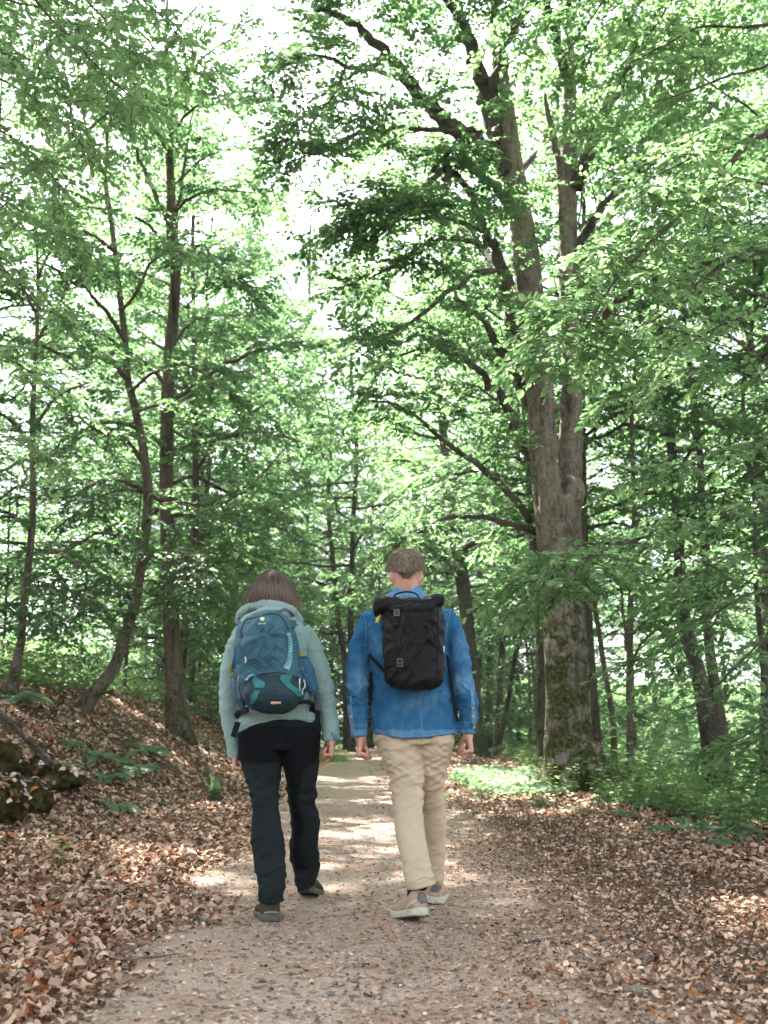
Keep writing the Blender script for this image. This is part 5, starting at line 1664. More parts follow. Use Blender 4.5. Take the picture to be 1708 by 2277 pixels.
def fist(A, wrist, down, outward, back, sc=1.0, index_out=False):
    """Loose fist at the end of an arm. down: along the forearm; outward: back of the hand; back: little finger side (towards camera)."""
    d, o, b = Vector(down).normalized(), Vector(outward).normalized(), Vector(back).normalized()
    W = Vector(wrist)
    pt = lambda x, y, z: W + (d * x + o * y + b * z) * sc
    A.cone(pt(-.05, 0, 0), pt(.012, .002, 0), .029 * sc, .0265 * sc)
    for z in (-.030, -.010, .010, .029):
        A.cone(pt(.008, .004, z * .62), pt(.086 - abs(z + .004) * .22, .012, z), .0155 * sc, .0125 * sc)
    A.cone(pt(.03, -.010, -.022), pt(.06, -.014, -.026), .014 * sc, .012 * sc)
    for i, (z, L, r) in enumerate([(-.031, .92, .0092), (-.0105, 1.0, .0097), (.0105, .95, .0093), (.030, .8, .0083)]):
        k = (.084 - abs(z + .004) * .22, .012)
        ext = index_out and i == 0
        if ext:
            a1, a2, a3 = math.radians(22), math.radians(48), math.radians(70)
        else:
            a1, a2, a3 = math.radians(62 + 5 * i), math.radians(150 + 4 * i), math.radians(208)
        l1, l2, l3 = .043 * L, .027 * L, .021 * L
        x, y = k
        p0 = pt(x, y, z)
        pts = [p0]
        for a, l in ((a1, l1), (a2, l2), (a3, l3)):
            x, y = x + l * math.cos(a), y - l * math.sin(a)
            pts.append(pt(x, y, z * (.96 if not ext else 1)))
        for j in range(3):
            A.cone(pts[j], pts[j + 1], r * sc * (1.06 - .09 * j), r * sc * (.98 - .09 * j), 10)
    A.cone(pt(.018, -.012, -.030), pt(.052, -.024, -.046), .0145 * sc, .0115 * sc, 10)
    A.cone(pt(.052, -.024, -.046), pt(.080, -.036, -.042), .0112 * sc, .0098 * sc, 10)
    A.cone(pt(.080, -.036, -.042), pt(.098, -.044, -.030), .0098 * sc, .008 * sc, 10)

def head(A, C, sc=1.0, tilt=.18):
    M = Matrix.Rotation(-tilt, 4, 'X')
    q = lambda x, y, z: C + M.to_3x3() @ Vector((x, y, z)) * sc
    A.ball(q(0, -.004, .004), .076 * sc, .094 * sc, .086 * sc, M, 28)
    A.ball(q(0, .03, -.045), .062 * sc, .066 * sc, .075 * sc, M, 24)
    A.ball(q(0, .058, -.09), .036 * sc, .03 * sc, .026 * sc, M, 16)            # chin
    A.cone(q(0, .086, -.012), q(0, .108, -.05), .009 * sc, .014 * sc)          # nose
    A.ball(q(0, .086, -.074), .024 * sc, .012 * sc, .009 * sc, M, 12)          # lips
    for s in (-1, 1):
        A.ball(q(s * .034, .064, -.04), .022 * sc, .018 * sc, .017 * sc, M, 12)   # cheeks
        A.ball(q(s * .03, .08, .012), .024 * sc, .012 * sc, .008 * sc, M, 12)     # brows
        E = M @ Matrix.Rotation(s * -.35, 4, 'Z')
        A.ball(q(s * .083, -.008, -.048), .010 * sc, .019 * sc, .032 * sc, E, 14)  # ears
        A.ball(q(s * .092, -.021, -.044), .0085 * sc, .0075 * sc, .028 * sc, E, 12)
        A.ball(q(s * .078, -.004, -.073), .009 * sc, .012 * sc, .012 * sc, E, 10)
    return q

def eyes(q, parent, sc=1.0):
    m = simple('eye white', (.7, .68, .65), .2, .5, .02)
    for s in (-1, 1):
        a = Acc()
        a.ball(q(s * .03, .078, -.008), .0115 * sc, .0115 * sc, .009 * sc)
        obj('eye', a.mesh('eye'), m, parent)

def skin_mat(name, c):
    t = NT(name)
    n = t.noise(26, 4, .6, t.coord())
    n2 = t.noise(380, 2, .5, t.coord())
    cc = t.ramp(n, [(.3, (c[0] * .82, c[1] * .68, c[2] * .64)), (.7, c)])
    t.princ(cc, .5, .4, t.bump(n2, .25, .002), Subsurface_Weight=.12, Subsurface_Radius=(.012, .004, .002), Subsurface_Scale=.5)
    return t.m

def hair_mat(name, cols):
    t = NT(name)
    a = t.n('ShaderNodeAttribute', attribute_name='tint').outputs['Fac']
    c = t.ramp(a, [(i / (len(cols) - 1), k) for i, k in enumerate(cols)])
    t.princ(c, .42, .5, None, Anisotropic=.5)
    return t.m

def strands(paths, w, tints, A=None, tl=None):
    """Thin flat locks along (N, M, 3) paths."""
    N, M, _ = paths.shape
    T = norm(np.gradient(paths, axis=1))
    view = norm(paths - np.array([0, 0, H]))
    S_ = norm(np.cross(T, view))
    ww = (w * np.linspace(1, .25, M) ** .7)[None, :, None] * np.random.default_rng(3).uniform(.6, 1.4, (N, 1, 1))
    V = np.stack([paths - S_ * ww, paths + S_ * ww], 2).reshape(-1, 3)
    ix = np.arange(N * M * 2).reshape(N, M, 2)
    F = np.stack([ix[:, :-1, 0], ix[:, 1:, 0], ix[:, 1:, 1], ix[:, :-1, 1]], -1).reshape(-1, 4)
    return V, F, np.repeat(tints, M * 2)

# shoe: (u along the foot, half width, height) profiles
def shoe(O, az, pitch, L, upper_m, sole_m, tread_m, parent, name='shoe', hi=.082, boot=0.0, wide=1.0, solet=.032):
    f = Vector((math.sin(az), math.cos(az), 0))
    s = Vector((math.cos(az), -math.sin(az), 0))
    up = Vector((0, 0, 1))
    ball = .7 * L
    cp, sp = math.cos(pitch), math.sin(pitch)
    def T(u, w, h):
        if u < ball:
            du = u - ball
            u, h = ball + du * cp + h * sp, -du * sp + h * cp
        return O + f * u + s * w + up * h
    def dirs(u):
        return (s, (up * cp + f * sp) if u < ball else up)
    prof = [(-.004, .016, .6), (.003, .026, .88), (.016, .033, 1.0), (.04, .036, .95), (.07, .036, .8), (.105, .037, .8), (.14, .041, .76), (.19, .047, .62), (.23, .048, .53), (.262, .042, .45), (.284, .03, .38), (.297, .014, .3)]
    k = L / .3
    A = Acc()
    rings = []
    for u, hw, hf in prof:
        u, hw = u * k, hw * wide
        ht = hi * hf
        a, b = dirs(u)
        c = T(u, 0, solet * .6 + (ht - solet * .6) / 2)
        rings.append((c, a * hw, b * ((ht - solet * .6) / 2), 2.5))
    A.rings(rings, 26)
    if boot:
        b = dirs(.05)[1]
        top = hi + boot
        A.rings([(T(.062 * k, 0, .03), s * .036 * wide, f * .05, 2.2), (T(.06 * k, 0, hi * .8), s * .036 * wide, f * .046, 2.2), (T(.055 * k, 0, top), s * (.038 if boot else .036) * wide, f * (.048 if boot else .043), 2.2)], 24)
    um = remesh(A, name, .0045, 3)
    B = Acc()
    R = []
    for u, hw, hf in prof:
        u = u * k * 1.012
        a, b = dirs(u)
        R.append((T(u, 0, solet * .5), a * (hw * wide + .003), b * (solet * .5), 6))
    B.rings(R, 30)
    Tm = Acc()
    R = []
    for u, hw, hf in prof:
        u = u * k * 1.005
        a, b = dirs(u)
        R.append((T(u, 0, .0015), a * (hw * wide + .002), b * .0055, 6))
    Tm.rings(R, 30)
    u_ = obj(name, um, upper_m, parent)
    so = obj('sole', B.mesh('sole'), sole_m, u_)
    so.matrix_parent_inverse = u_.matrix_world.inverted()
    so.matrix_parent_inverse = Matrix.Identity(4)
    tr = obj('tread', Tm.mesh('tread'), tread_m, u_)
    tr.matrix_parent_inverse = Matrix.Identity(4)
    return u_, um, T

def sub(name, me, m, part):
    """Sub-part: child of a part; geometry is in world coordinates like its part's."""
    o = bpy.data.objects.new(name, me)
    COL.objects.link(o)
    if m is not None and not me.materials:
        me.materials.append(m)
    o.parent = part
    return o
def resub(o, part):
    o.parent = part
    o.matrix_parent_inverse = Matrix.Identity(4)
    return o

M_DARKWEB = fabric('black webbing', (.012, .012, .014), .7, .2, 700, 20)
M_BLACKPL = simple('black plastic', (.015, .015, .017), .35, .5, .1)
M_METAL = simple('grey metal', (.5, .5, .5), .3, .5, .1, Metallic=.9)
# ---------------------------------------------------------------- the man
YM = 5.55
man = thing('person', 'man walking away in a blue denim shirt and beige trousers, wearing a black backpack', 'person', (P(915, 1640, YM).x, YM, gz(P(915, 1640, YM).x, YM)))
M_SKIN = skin_mat('skin', (.50, .29, .215))
# body: one figure, plus finely modelled hands continuing out of the sleeves
C = P(903, 1268, YM - .03)
A = Acc()
hq = head(A, C, 1.0, .2)
A.cone(C + Vector((0, -.012, -.05)), P(905, 1335, YM), .062, .075)
A.rings([lr(838, 1004, 1600, YM, .10), lr(838, 996, 1500, YM, .1), lr(834, 990, 1430, YM, .11), lr(830, 990, 1380, YM, .1), lr(855, 965, 1345, YM, .075), lr(880, 930, 1322, YM, .055)], 24)
limb_px(A, [(826, 1372, 16), (803, 1435, 17), (796, 1505, 16, -.04), (797, 1570, 13, -.03), (800, 1640, 10, -.02)], YM)
limb_px(A, [(988, 1372, 16), (1014, 1440, 17), (1029, 1515, 16, -.04), (1040, 1570, 13, -.03), (1040, 1632, 10, -.02)], YM)
limb_px(A, [(880, 1600, 36), (894, 1690, 28), (907, 1790, 21, -.04), (916, 1880, 17, -.1), (934, 1975, 10, -.19)], YM)
limb_px(A, [(965, 1600, 34), (962, 1690, 24, .05), (961, 1790, 18, .16), (966, 1880, 15, .25), (969, 1965, 9, .27)], YM)
bm_ = remesh(A, 'man_body', .014, 1)
HA = Acc()
fist(HA, P(803, 1640, YM - .03), (.03, .03, -1), (-1, .05, -.02), (.05, -1, 0), 1.08)
lh = remesh(HA, 'hand_l', .0026, 2)
HA = Acc()
fist(HA, P(1039, 1633, YM - .03), (.02, .03, -1), (1, .12, 0), (.12, -1, 0), 1.06)
rh = remesh(HA, 'hand_r', .0026, 2)
def join(*mes):
    A = Acc()
    for me in mes:
        V, _ = get_vn(me)
        tri = [p.vertices[:] for p in me.polygons if len(p.vertices) == 3]
        qd = [p.vertices[:] for p in me.polygons if len(p.vertices) == 4]
        A.add(V, tri, qd)
    return A.mesh('body')
obj('body', join(bm_, lh, rh), M_SKIN, man)
eyes(hq, man)

# hair
M_HAIRM = hair_mat('short fair hair', [(.05, .036, .025), (.17, .125, .085), (.40, .31, .22)])
rg = np.random.default_rng(51)
def mhair(n, grow):
    v = norm(rg.normal(size=(n, 3)))
    return v
M3 = np.array(Matrix.Rotation(-.2, 3, 'X'))
def hair_edge(v):
    back = sstep(-v[:, 1], -.15, .35)
    lim = .30 * (1 - back) + (-.76 + .85 * np.clip(np.abs(v[:, 0]) - .22, 0, 1)) * back
    side = np.abs(v[:, 0]) > .62
    lim = np.where(side, np.maximum(lim, -.12 - .24 * back), lim)
    lim = np.where(v[:, 1] > .55, .42, lim)
    return v[:, 2] - lim
def keep_hair(v):
    return hair_edge(v) > 0
v = mhair(26000, 0)
v = v[keep_hair(v + rg.normal(size=v.shape) * np.array([0, 0, .06]))][:9500]
rad = np.array([.079, .097, .092])
base = v * rad
nrm = norm(v / rad)
whorl = np.array([.15, -.55, .8])
flow = v - norm(whorl) * .9
flow = flow - nrm * (flow * nrm).sum(1, keepdims=True)
flow = norm(flow + rg.normal(size=v.shape) * .28 + fbm(v * 3, 2)[:, None] * np.array([.6, 0, 0]) - np.array([0, 0, .5]))
flow = norm(flow - nrm * (flow * nrm).sum(1, keepdims=True))
he = .12 + .88 * sstep(hair_edge(v), -.05, .55)
ln = he * (.02 + .032 * sstep(v[:, 2], -.5, .4)) * rg.uniform(.6, 1.35, len(v))
s = np.linspace(0, 1, 4)
pth_ = base[:, None] + flow[:, None] * (ln[:, None] * s[None])[..., None] + nrm[:, None] * ((he * .011 * sstep(v[:, 2], -.9, .3) + .0012)[:, None] * np.sin(s * 2.2)[None] * rg.uniform(.5, 1.4, (len(v), 1)))[..., None]
pth_ = pth_ @ M3.T + np.array(C + Vector((0, -.004, .004)))
tn = np.clip(.36 + .24 * rg.normal(size=len(v)) + .34 * v[:, 2] + .3 * fbm(v * np.array([5, 5, 2.2]), 2), 0, 1)  # lighter toward the top: a highlight painted into the strand tint
Vs, Fs, ts = strands(pth_, .0016, tn)
# scalp cap under the strands
cap = Acc()
cap.ball((0, 0, 0), 1, 1, 1, k=48)
cm = cap.mesh('cap')
bmx = bmesh.new()
bmx.from_mesh(cm)
bmesh.ops.subdivide_edges(bmx, edges=bmx.edges[:], cuts=2, use_grid_fill=True)
cv = np.array([q.co[:] for q in bmx.verts])
cv = norm(cv)
kp = hair_edge(cv) > .1
for q, w in zip(bmx.verts, cv):
    q.co = w
bmesh.ops.delete(bmx, geom=[q for q, k in zip(bmx.verts[:], kp) if not k], context='VERTS')
bmx.verts.index_update()
capV = np.array([q.co[:] for q in bmx.verts]) * (rad * 1.005) @ M3.T + np.array(C + Vector((0, -.004, .004)))
capF3 = [[q.index for q in f.verts] for f in bmx.faces if len(f.verts) == 3]
capF4 = [[q.index for q in f.verts] for f in bmx.faces if len(f.verts) == 4]
bmx.free()
A = Acc()
A.add(Vs, Fs, a=0)
A.add(capV, capF3, capF4)
hm = A.mesh('hair')
attr(hm, 'tint', np.concatenate([ts, np.full(len(capV), .12)]))
obj('hair', hm, M_HAIRM, man)

# trousers
M_CHINO = fabric('beige cotton twill', (.435, .352, .25), .85, .06, 1100, 5, spec=.06, sheen=0, wb=.25, grain=.05)
A = Acc()
A.rings([lr(836, 1006, 1570, YM, .115), lr(834, 1009, 1600, YM, .122), lr(832, 1011, 1632, YM, .126), lr(838, 1008, 1655, YM, .115)], 30)
def leg(A, rows):
    A.rings([((P(l, y, Y) + P(r_, y2, Y)) / 2, (P(r_, y2, Y) - P(l, y, Y)) / 2, (0, d, 0), 2.2) for l, y, r_, y2, Y, d in rows], 30)
leg(A, [(834, 1610, 930, 1615, YM, .115), (832, 1647, 937, 1651, YM, .118), (844, 1672, 940, 1676, YM, .112), (855, 1700, 941, 1702, YM - .01, .105), (863, 1724, 941, 1728, YM - .01, .1), (868, 1750, 942, 1752, YM - .02, .092), (872, 1774, 942, 1776, YM - .03, .086), (875, 1807, 941, 1807, YM - .05, .08), (878, 1835, 943, 1835, YM - .07, .078), (882, 1862, 947, 1864, YM - .1, .077), (888, 1897, 953, 1897, YM - .13, .075), (894, 1930, 960, 1928, YM - .16, .073), (901, 1955, 966, 1948, YM - .18, .072), (907.5, 1979, 969.5, 1966, YM - .19, .07)])
leg(A, [(920, 1610, 1009, 1612, YM, .115), (922, 1640, 1011, 1642, YM + .01, .118), (925, 1668, 1006, 1668, YM + .02, .11), (927, 1700, 998, 1700, YM + .05, .1), (929, 1736, 989.5, 1736, YM + .08, .09), (931, 1770, 988, 1770, YM + .12, .082), (933, 1807, 991.5, 1807, YM + .17, .08), (936, 1840, 992, 1840, YM + .2, .077), (940, 1870, 991, 1870, YM + .23, .074), (945, 1910, 990, 1910, YM + .26, .07), (950, 1942, 988, 1942, YM + .27, .066), (953, 1962, 985, 1958, YM + .27, .062)])
tm = remesh(A, 'trousers', .0068, 4)
zk1 = P(905, 1750, YM).z
kn = lambda z, s_: (lambda V: np.exp(-((V[:, 2] - z) / s_) ** 2))
wrinkle(tm, [((4, 4, 13), .014, kn(zk1 + .02, .14), True), ((5, 5, 19), .010, kn(zk1 + .12, .12), True), ((7, 5, 16), .008, kn(P(930, 1930, YM).z, .09), True), ((9, 9, 5), .004, None, False), ((5, 5, 15), .013, kn(P(930, 1640, YM).z, .08), True), ((22, 22, 40), .0018, None, True), ((4, 4, 30), .004, kn(zk1 - .06, .05), True)])
tro = obj('trousers', tm, M_CHINO, man)
Bt = bvh(tm)
M_CSEAM = fabric('beige seam thread', (.36, .29, .20), .9)
resub(seam(Bt, [(908, 1968), (928, 1957), (948, 1951), (966, 1957)], .0014, M_CSEAM, 'hem_seam', man), tro)
resub(seam(Bt, [(934, 1636), (938, 1646), (941, 1660), (942, 1700)], .0022, M_CSEAM, 'seat_seam', man, lift=-.0005), tro)

# shirt
t = NT('washed blue denim')
co = t.coord()
n1 = t.noise(6, 5, .65, co)
n2 = t.noise(34, 4, .65, t.coord((1, 1, .45)))
n3 = t.noise(420, 2, .6, t.coord((1, 1, .4)))
f = t.math('ADD', t.math('MULTIPLY', n1, .55), t.math('MULTIPLY', n2, .45))
c = t.ramp(f, [(.22, (.010, .062, .135)), (.5, (.022, .10, .205)), (.80, (.06, .17, .30))])
wa = t.n('ShaderNodeAttribute', attribute_name='worn').outputs['Fac']
c = t.mix(t.math('MULTIPLY', wa, t.ramp(n2, [(.3, (.35, .35, .35)), (.7, (.9, .9, .9))])), c, (.17, .32, .47))
c = t.mix(.3, c, t.ramp(n3, [(.3, (0, 0, 0)), (.7, (1, 1, 1))]), 'OVERLAY')
t.princ(c, .9, .05, t.bump(t.math('ADD', n2, t.math('MULTIPLY', n3, .4)), .35, .004))
M_DENIM = t.m
A = Acc()
A.rings([lr(828, 1018, 1630, YM, .146), lr(826, 1018, 1610, YM, .142), lr(825, 1015, 1570, YM, .136), lr(825, 1009, 1540, YM, .132), lr(825, 1003, 1500, YM, .13), lr(823, 998, 1466, YM, .134), lr(818, 996, 1430, YM, .138), lr(812, 1000, 1400, YM - .01, .138), lr(810, 1002, 1378, YM - .01, .13), lr(818, 994, 1360, YM - .01, .115), lr(834, 978, 1344, YM - .01, .098), lr(855, 957, 1330, YM - .01, .08), lr(868, 944, 1320, YM - .01, .07)], 40, 2.3)
limb_px(A, [(830, 1364, 20), (815, 1396, 24), (803, 1435, 24), (797.5, 1470, 24.5, -.02), (794.5, 1512, 26, -.04), (795, 1544, 24.5, -.045), (796, 1572, 21.5, -.04), (796.5, 1600, 19.5, -.035), (799.5, 1620, 17.5, -.03), (800, 1637, 17, -.03)], YM, 28, 44)
limb_px(A, [(983, 1362, 20), (1001, 1396, 25), (1015, 1440, 25), (1023, 1476, 25, -.02), (1031, 1530, 25.5, -.045), (1041, 1562, 24, -.045), (1043, 1590, 20.5, -.04), (1041, 1608, 18.5, -.035), (1040, 1631, 18.5, -.03)], YM, 28, 44)
sm = remesh(A, 'shirt', .0062, 4)
ws = lambda V: (np.abs(V[:, 0] - man.location.x) > .21) * 1.0
zE = P(797, 1545, YM).z
wrinkle(sm, [((5, 5, 4), .008, None, True), ((6, 6, 18), .009, lambda V: ws(V) * np.exp(-((V[:, 2] - zE) / .1) ** 2), True), ((5, 5, 10), .006, ws, True), ((11, 11, 7), .005, None, True), ((9, 6, 16), .008, kn(P(900, 1560, YM).z, .09), True), ((26, 26, 26), .0016, None, True)])
V, N = get_vn(sm)
zh = P(900, 1610, YM).z
hwid = PX(95, YM)
inn = np.abs(V[:, 0] - P(922, 1600, YM).x) < hwid * 1.06
dip = np.clip(1 - ((V[:, 0] - P(922, 1600, YM).x) / hwid) ** 2, 0, 1) * (1 - sstep(V[:, 2], zh - .06, zh + .05)) * inn
back = sstep(-(V[:, 1] - YM), -.02, .05)
V[:, 2] -= dip * .028 * (.4 + .6 * back)
# yoke, sleeve heads, elbows and edges are worn pale
wornz = sstep(V[:, 2], P(900, 1368, YM).z, P(900, 1335, YM).z)
elb = np.exp(-((V[:, 2] - P(0, 1520, YM).z) / .06) ** 2) * ws(V) * .55
worn = np.clip(wornz * .75 + elb + np.clip(fbm(V * 7, 2), 0, 1) * .5 + (V[:, 2] < zh - .032) * .5, 0, 1)
set_v(sm, V)
attr(sm, 'worn', worn)
sh = obj('shirt', sm, M_DENIM, man)
Bs = bvh(sm)
M_THREAD = fabric('pale stitching', (.20, .27, .35), .9, .1)
for nm, pts in [('back_seam', [(932, 1525), (934, 1560), (937, 1600), (938, 1634)]), ('yoke_seam', [(806, 1364), (818, 1357), (833, 1352), (848, 1352)]), ('yoke_seam', [(988, 1348), (996, 1352), (1005, 1356)]),
                ('sleeve_seam', [(805, 1362), (812, 1378), (814, 1392), (815, 1415)]), ('sleeve_seam', [(1004, 1355), (998, 1375), (993, 1400), (990, 1430)]),
                ('hem_stitching', [(830, 1617), (845, 1626), (862, 1633), (885, 1637), (910, 1638), (940, 1637), (970, 1634), (995, 1629), (1012, 1621)]),
                ('cuff_seam', [(785, 1611), (795, 1615), (806, 1615), (815, 1612)]), ('cuff_seam', [(1023, 1604), (1032, 1607), (1044, 1607), (1056, 1604)])]:
    resub(seam(Bs, pts, .0011, M_THREAD, nm, man, n=30), sh)
# collar stand and fold
A = Acc()
cx = P(906, 1312, YM - .01)
R = []
for z, wl, wr, d in ((1332, 864, 948, .082), (1322, 869, 943, .076), (1311, 872, 940, .072), (1305.5, 874, 938, .069)):
    R.append(lr(wl, wr, z, YM - .01, d, 2.1))
A.rings(R, 30)
cm_ = remesh(A, 'collar', .005, 2)
wrinkle(cm_, [((16, 16, 20), .003, None, True)])
attr(cm_, 'worn', np.full(len(cm_.vertices), .8))
sub('collar', cm_, M_DENIM, sh)
# plackets with buttons on both sleeves
M_PLK = M_DENIM
for side, rows, btn in ((0, [(774, 782, 1549), (774, 783, 1575), (778, 786, 1600), (781, 788, 1622), (783, 790, 1637)], [(781, 1593)]), (1, [(1043, 1052, 1532), (1047, 1054, 1550), (1048, 1056, 1575), (1049, 1057, 1600), (1050, 1058, 1618), (1049, 1058, 1630)], [(1052, 1574), (1052, 1594), (1053, 1617)])):
    o = resub(patch(Bs, rows, None, 'sleeve_placket', man, .003, 14, 5, .003), sh)
    attr(o.data, 'worn', np.full(len(o.data.vertices), .75))
    o.data.materials.append(M_DENIM)
    for e in (0, 1):
        resub(seam(Bs, [(r_[e] + (1 if e == 0 else -1), r_[2]) for r_ in rows], .0009, M_THREAD, 'placket_stitching', man, lift=.004), sh)
    for x, y in btn:
        p, n = hit(Bs, x, y)
        a = Acc()
        a.tube([p + n * .003, p + n * .0065], .0055, 10)
        resub(obj('button', a.mesh('button'), simple('brass button', (.55, .45, .25), .3, .5, .1), man), sh)
# small yellow embroidery behind the left shoulder
resub(patch(Bs, [(842, 846, 1365), (839, 846, 1371), (836, 845, 1377), (836, 843, 1382), (834, 841, 1385)], fabric('yellow embroidery', (.62, .40, .06), .8, .35, 300, 120), 'embroidery', man, .002, 8, 4, .002), sh)

# shoes and socks
M_SUEDE = fabric('tan leather', (.36, .265, .19), .7, .12, 500, 14)
M_CREAM = simple('cream rubber', (.40, .385, .30), .6, .4, .08, 40)
M_TREAD = simple('dark grey rubber', (.035, .035, .035), .8, .3, .3, 30)
M_GREYL = simple('grey leather', (.085, .075, .082), .38, .5, .2, 60, .4)
M_SOCK = fabric('navy sock', (.008, .02, .045), .95, .3, 500, 20)
M_SWOOSH = simple('cream leather', (.42, .40, .31), .5, .4, .06)
xL = P(940, 2046, 5.3)
O = Vector((P(938, 2050, 5.31).x, 5.31, gz(P(938, 2050, 5.31).x, 5.31) - .004))
sL, smL, TL = shoe(O, math.radians(-21), math.radians(11), .305, M_SUEDE, M_CREAM, M_TREAD, man, 'shoe', .128, 0, 1.3, .038)
O2 = Vector((P(970, 2012, 5.83).x, 5.83, gz(P(970, 2012, 5.83).x, 5.83) - .008))
sR, smR, TR_ = shoe(O2, math.radians(4), math.radians(3), .305, M_SUEDE, M_CREAM, M_TREAD, man, 'shoe', .128, 0, 1.3, .038)
for (s_, T_, Yk, top, lab) in ((sL, TL, 0, (P(938, 1962, 5.36)), 0), (sR, TR_, 0, (P(970, 1945, 5.86)), 0)):
    A = Acc()
    p0 = T_(.062, 0, .05)
    p1 = T_(.06, 0, .13)
    A.tube([p0, p1, top], [.036, .036, .04], 20, 10)
    obj('sock', A.mesh('sock'), M_SOCK, man)
BL, BR = bvh(smL), bvh(smR)
resub(patch(BL, [(931, 944, 1985), (929, 951, 1992), (928, 955, 1999), (931, 955, 2004), (936, 952, 2008)], M_GREYL, 'heel_tab', man, .0025, 12, 9, .003), sL)
resub(patch(BR, [(962, 982, 1969), (958, 981, 1975), (957, 977, 1980), (961, 973, 1984)], M_GREYL, 'heel_tab', man, .0025, 12, 9, .003), sR)
resub(ribbon(BL, [(928, 2001), (917, 2006), (908, 2013), (902, 2022)], [2, 5, 6.5, 3], M_SWOOSH, 'side_mark', man, .002, 16), sL)
BsL = bvh(*[c.data for c in sL.children if c.name.startswith('sole')])
BsR = bvh(*[c.data for c in sR.children if c.name.startswith('sole')])
M_LINE = simple('dark print', (.05, .045, .04), .7, .3, .1)
resub(seam(BsL, [(916, 2039.5), (930, 2040), (945, 2041.5), (953, 2043)], .0009, M_LINE, 'sole_line', man, .0006), sL)
resub(seam(BsR, [(957, 2011), (970, 2011.5), (984, 2009)], .0009, M_LINE, 'sole_line', man, .0006), sR)
for a_, b_ in (((906, 2042), (909.5, 2040)), ((909.5, 2041.5), (911, 2036.5)), ((911, 2036.5), (912.5, 2041)), ((913.5, 2036.5), (913.6, 2040.5))):
    resub(seam(BsL, [a_, b_], .0012, M_LINE, 'sole_print', man, .0008, 6, 4), sL)

# ---- black roll-top backpack
YP = 5.30
M_BPK = None
t = NT('black pack cloth')
co = t.coord()
n1 = t.noise(8, 4, .6, co)
n2 = t.noise(900, 1, .5, co)
t.princ(t.ramp(n1, [(.3, (.0025, .0025, .003)), (.7, (.006, .006, .007))]), t.math('ADD', .42, t.math('MULTIPLY', n1, .25)), .17, t.bump(t.math('ADD', t.noise(30, 4, .6, co), t.math('MULTIPLY', n2, .3)), .4, .006))
M_BPK = t.m
M_PWEB = fabric('charcoal webbing', (.015, .016, .018), .6, .2, 700, 20)
bp = thing('backpack', 'black roll top backpack on the back of the man in the denim shirt', 'backpack', tuple(P(920, 1530, YP)))
A = Acc()
A.rings([lr(884, 960, 1533, YP, .06, 2.6), lr(868, 976, 1529, YP, .085, 2.8), lr(858, 985, 1515, YP, .1, 3), lr(854, 988, 1480, YP, .106, 3), lr(851, 988, 1440, YP, .104, 3), lr(849, 987, 1400, YP, .1, 3), lr(849, 986, 1376, YP + .01, .092, 3), lr(853, 982, 1352, YP + .02, .075, 2.6), lr(858, 978, 1338, YP + .02, .055, 2.4)], 36)
roll = [(836, 1346), (850, 1345), (880, 1343.5), (915, 1343), (950, 1340), (972, 1335), (984, 1332)]
A.tube([P(x, y, YP - .015) for x, y in roll], [PX(17, 5.3), PX(20, 5.3), PX(16, 5.3), PX(15.5, 5.3), PX(16, 5.3), PX(17, 5.3), PX(13, 5.3)], 18, 30)
A.tube([P(x, y, YP - .05) for x, y in [(866, 1357), (890, 1356), (930, 1355), (968, 1352)]], [PX(9, 5.3), PX(11, 5.3), PX(11, 5.3), PX(8, 5.3)], 12, 20)
A.ball(P(838, 1349, YP - .015), PX(8, 5.3), .045, PX(20, 5.3))
A.ball(P(983, 1334, YP - .015), PX(7, 5.3), .04, PX(15, 5.3))
# slumped cloth under the roll
A.tube([P(x, y, YP - .088) for x, y in [(872, 1370), (880, 1384), (893, 1395), (915, 1399), (934, 1392), (938, 1374)]], PX(6.5, 5.3), 10, 24)
A.tube([P(x, y, YP - .09) for x, y in [(896, 1396), (915, 1412), (935, 1424), (952, 1428), (964, 1424)]], PX(6, 5.3), 10, 24)
A.tube([P(x, y, YP - .092) for x, y in [(962, 1372), (955, 1395), (950, 1425)]], PX(8, 5.3), 10, 14)
pm = remesh(A, 'pack', .0055, 4)
zt = P(0, 1400, YP).z
wrinkle(pm, [((6, 6, 8), .009, None, True), ((9, 6, 8), .013, kn(zt, .09), True), ((16, 16, 12), .004, None, True)], .8)
obj('bag', pm, M_BPK, bp)
Bp = bvh(pm)
o = ribbon(Bp, [(884, 1362), (892, 1360), (898, 1362)], 7, M_PWEB, 'strap', bp, .006)
ribbon(Bp, [(899, 1360), (896, 1378), (891, 1396), (886.5, 1412), (886, 1428), (889, 1440)], [13, 12, 11, 10, 9, 8], M_PWEB, 'strap', bp, .006)
ribbon(Bp, [(900, 1431), (897, 1448), (891, 1460), (887, 1470), (889, 1480), (893, 1492)], [9, 10, 10, 10, 8, 7], M_PWEB, 'strap', bp, .006)
ribbon(Bp, [(853, 1490), (870, 1488), (886, 1481)], 7, M_PWEB, 'strap', bp, .003)
p, n = hit(Bp, 882, 1360)
a = Acc()
for dx0, dz0, sx, sz in ((0, 6, 12, 3), (0, -6, 12, 3), (5, 0, 3, 14), (-5, 0, 3, 14), (0, 0, 12, 2)):
    a.box(p + n * .012 + Vector((PX(dx0, 5.2), 0, PX(dz0, 5.2))), PX(sx, 5.2), .004, PX(sz, 5.2))
obj('buckle', a.mesh('buckle', False), simple('grey plastic buckle', (.10, .10, .105), .35, .5, .1), bp)
p, n = hit(Bp, 889, 1474)
a = Acc()
for dz0 in (8, 0, -7):
    a.box(p + n * .009 + Vector((0, 0, PX(dz0, 5.2))), PX(13, 5.2), .006, PX(3.5, 5.2))
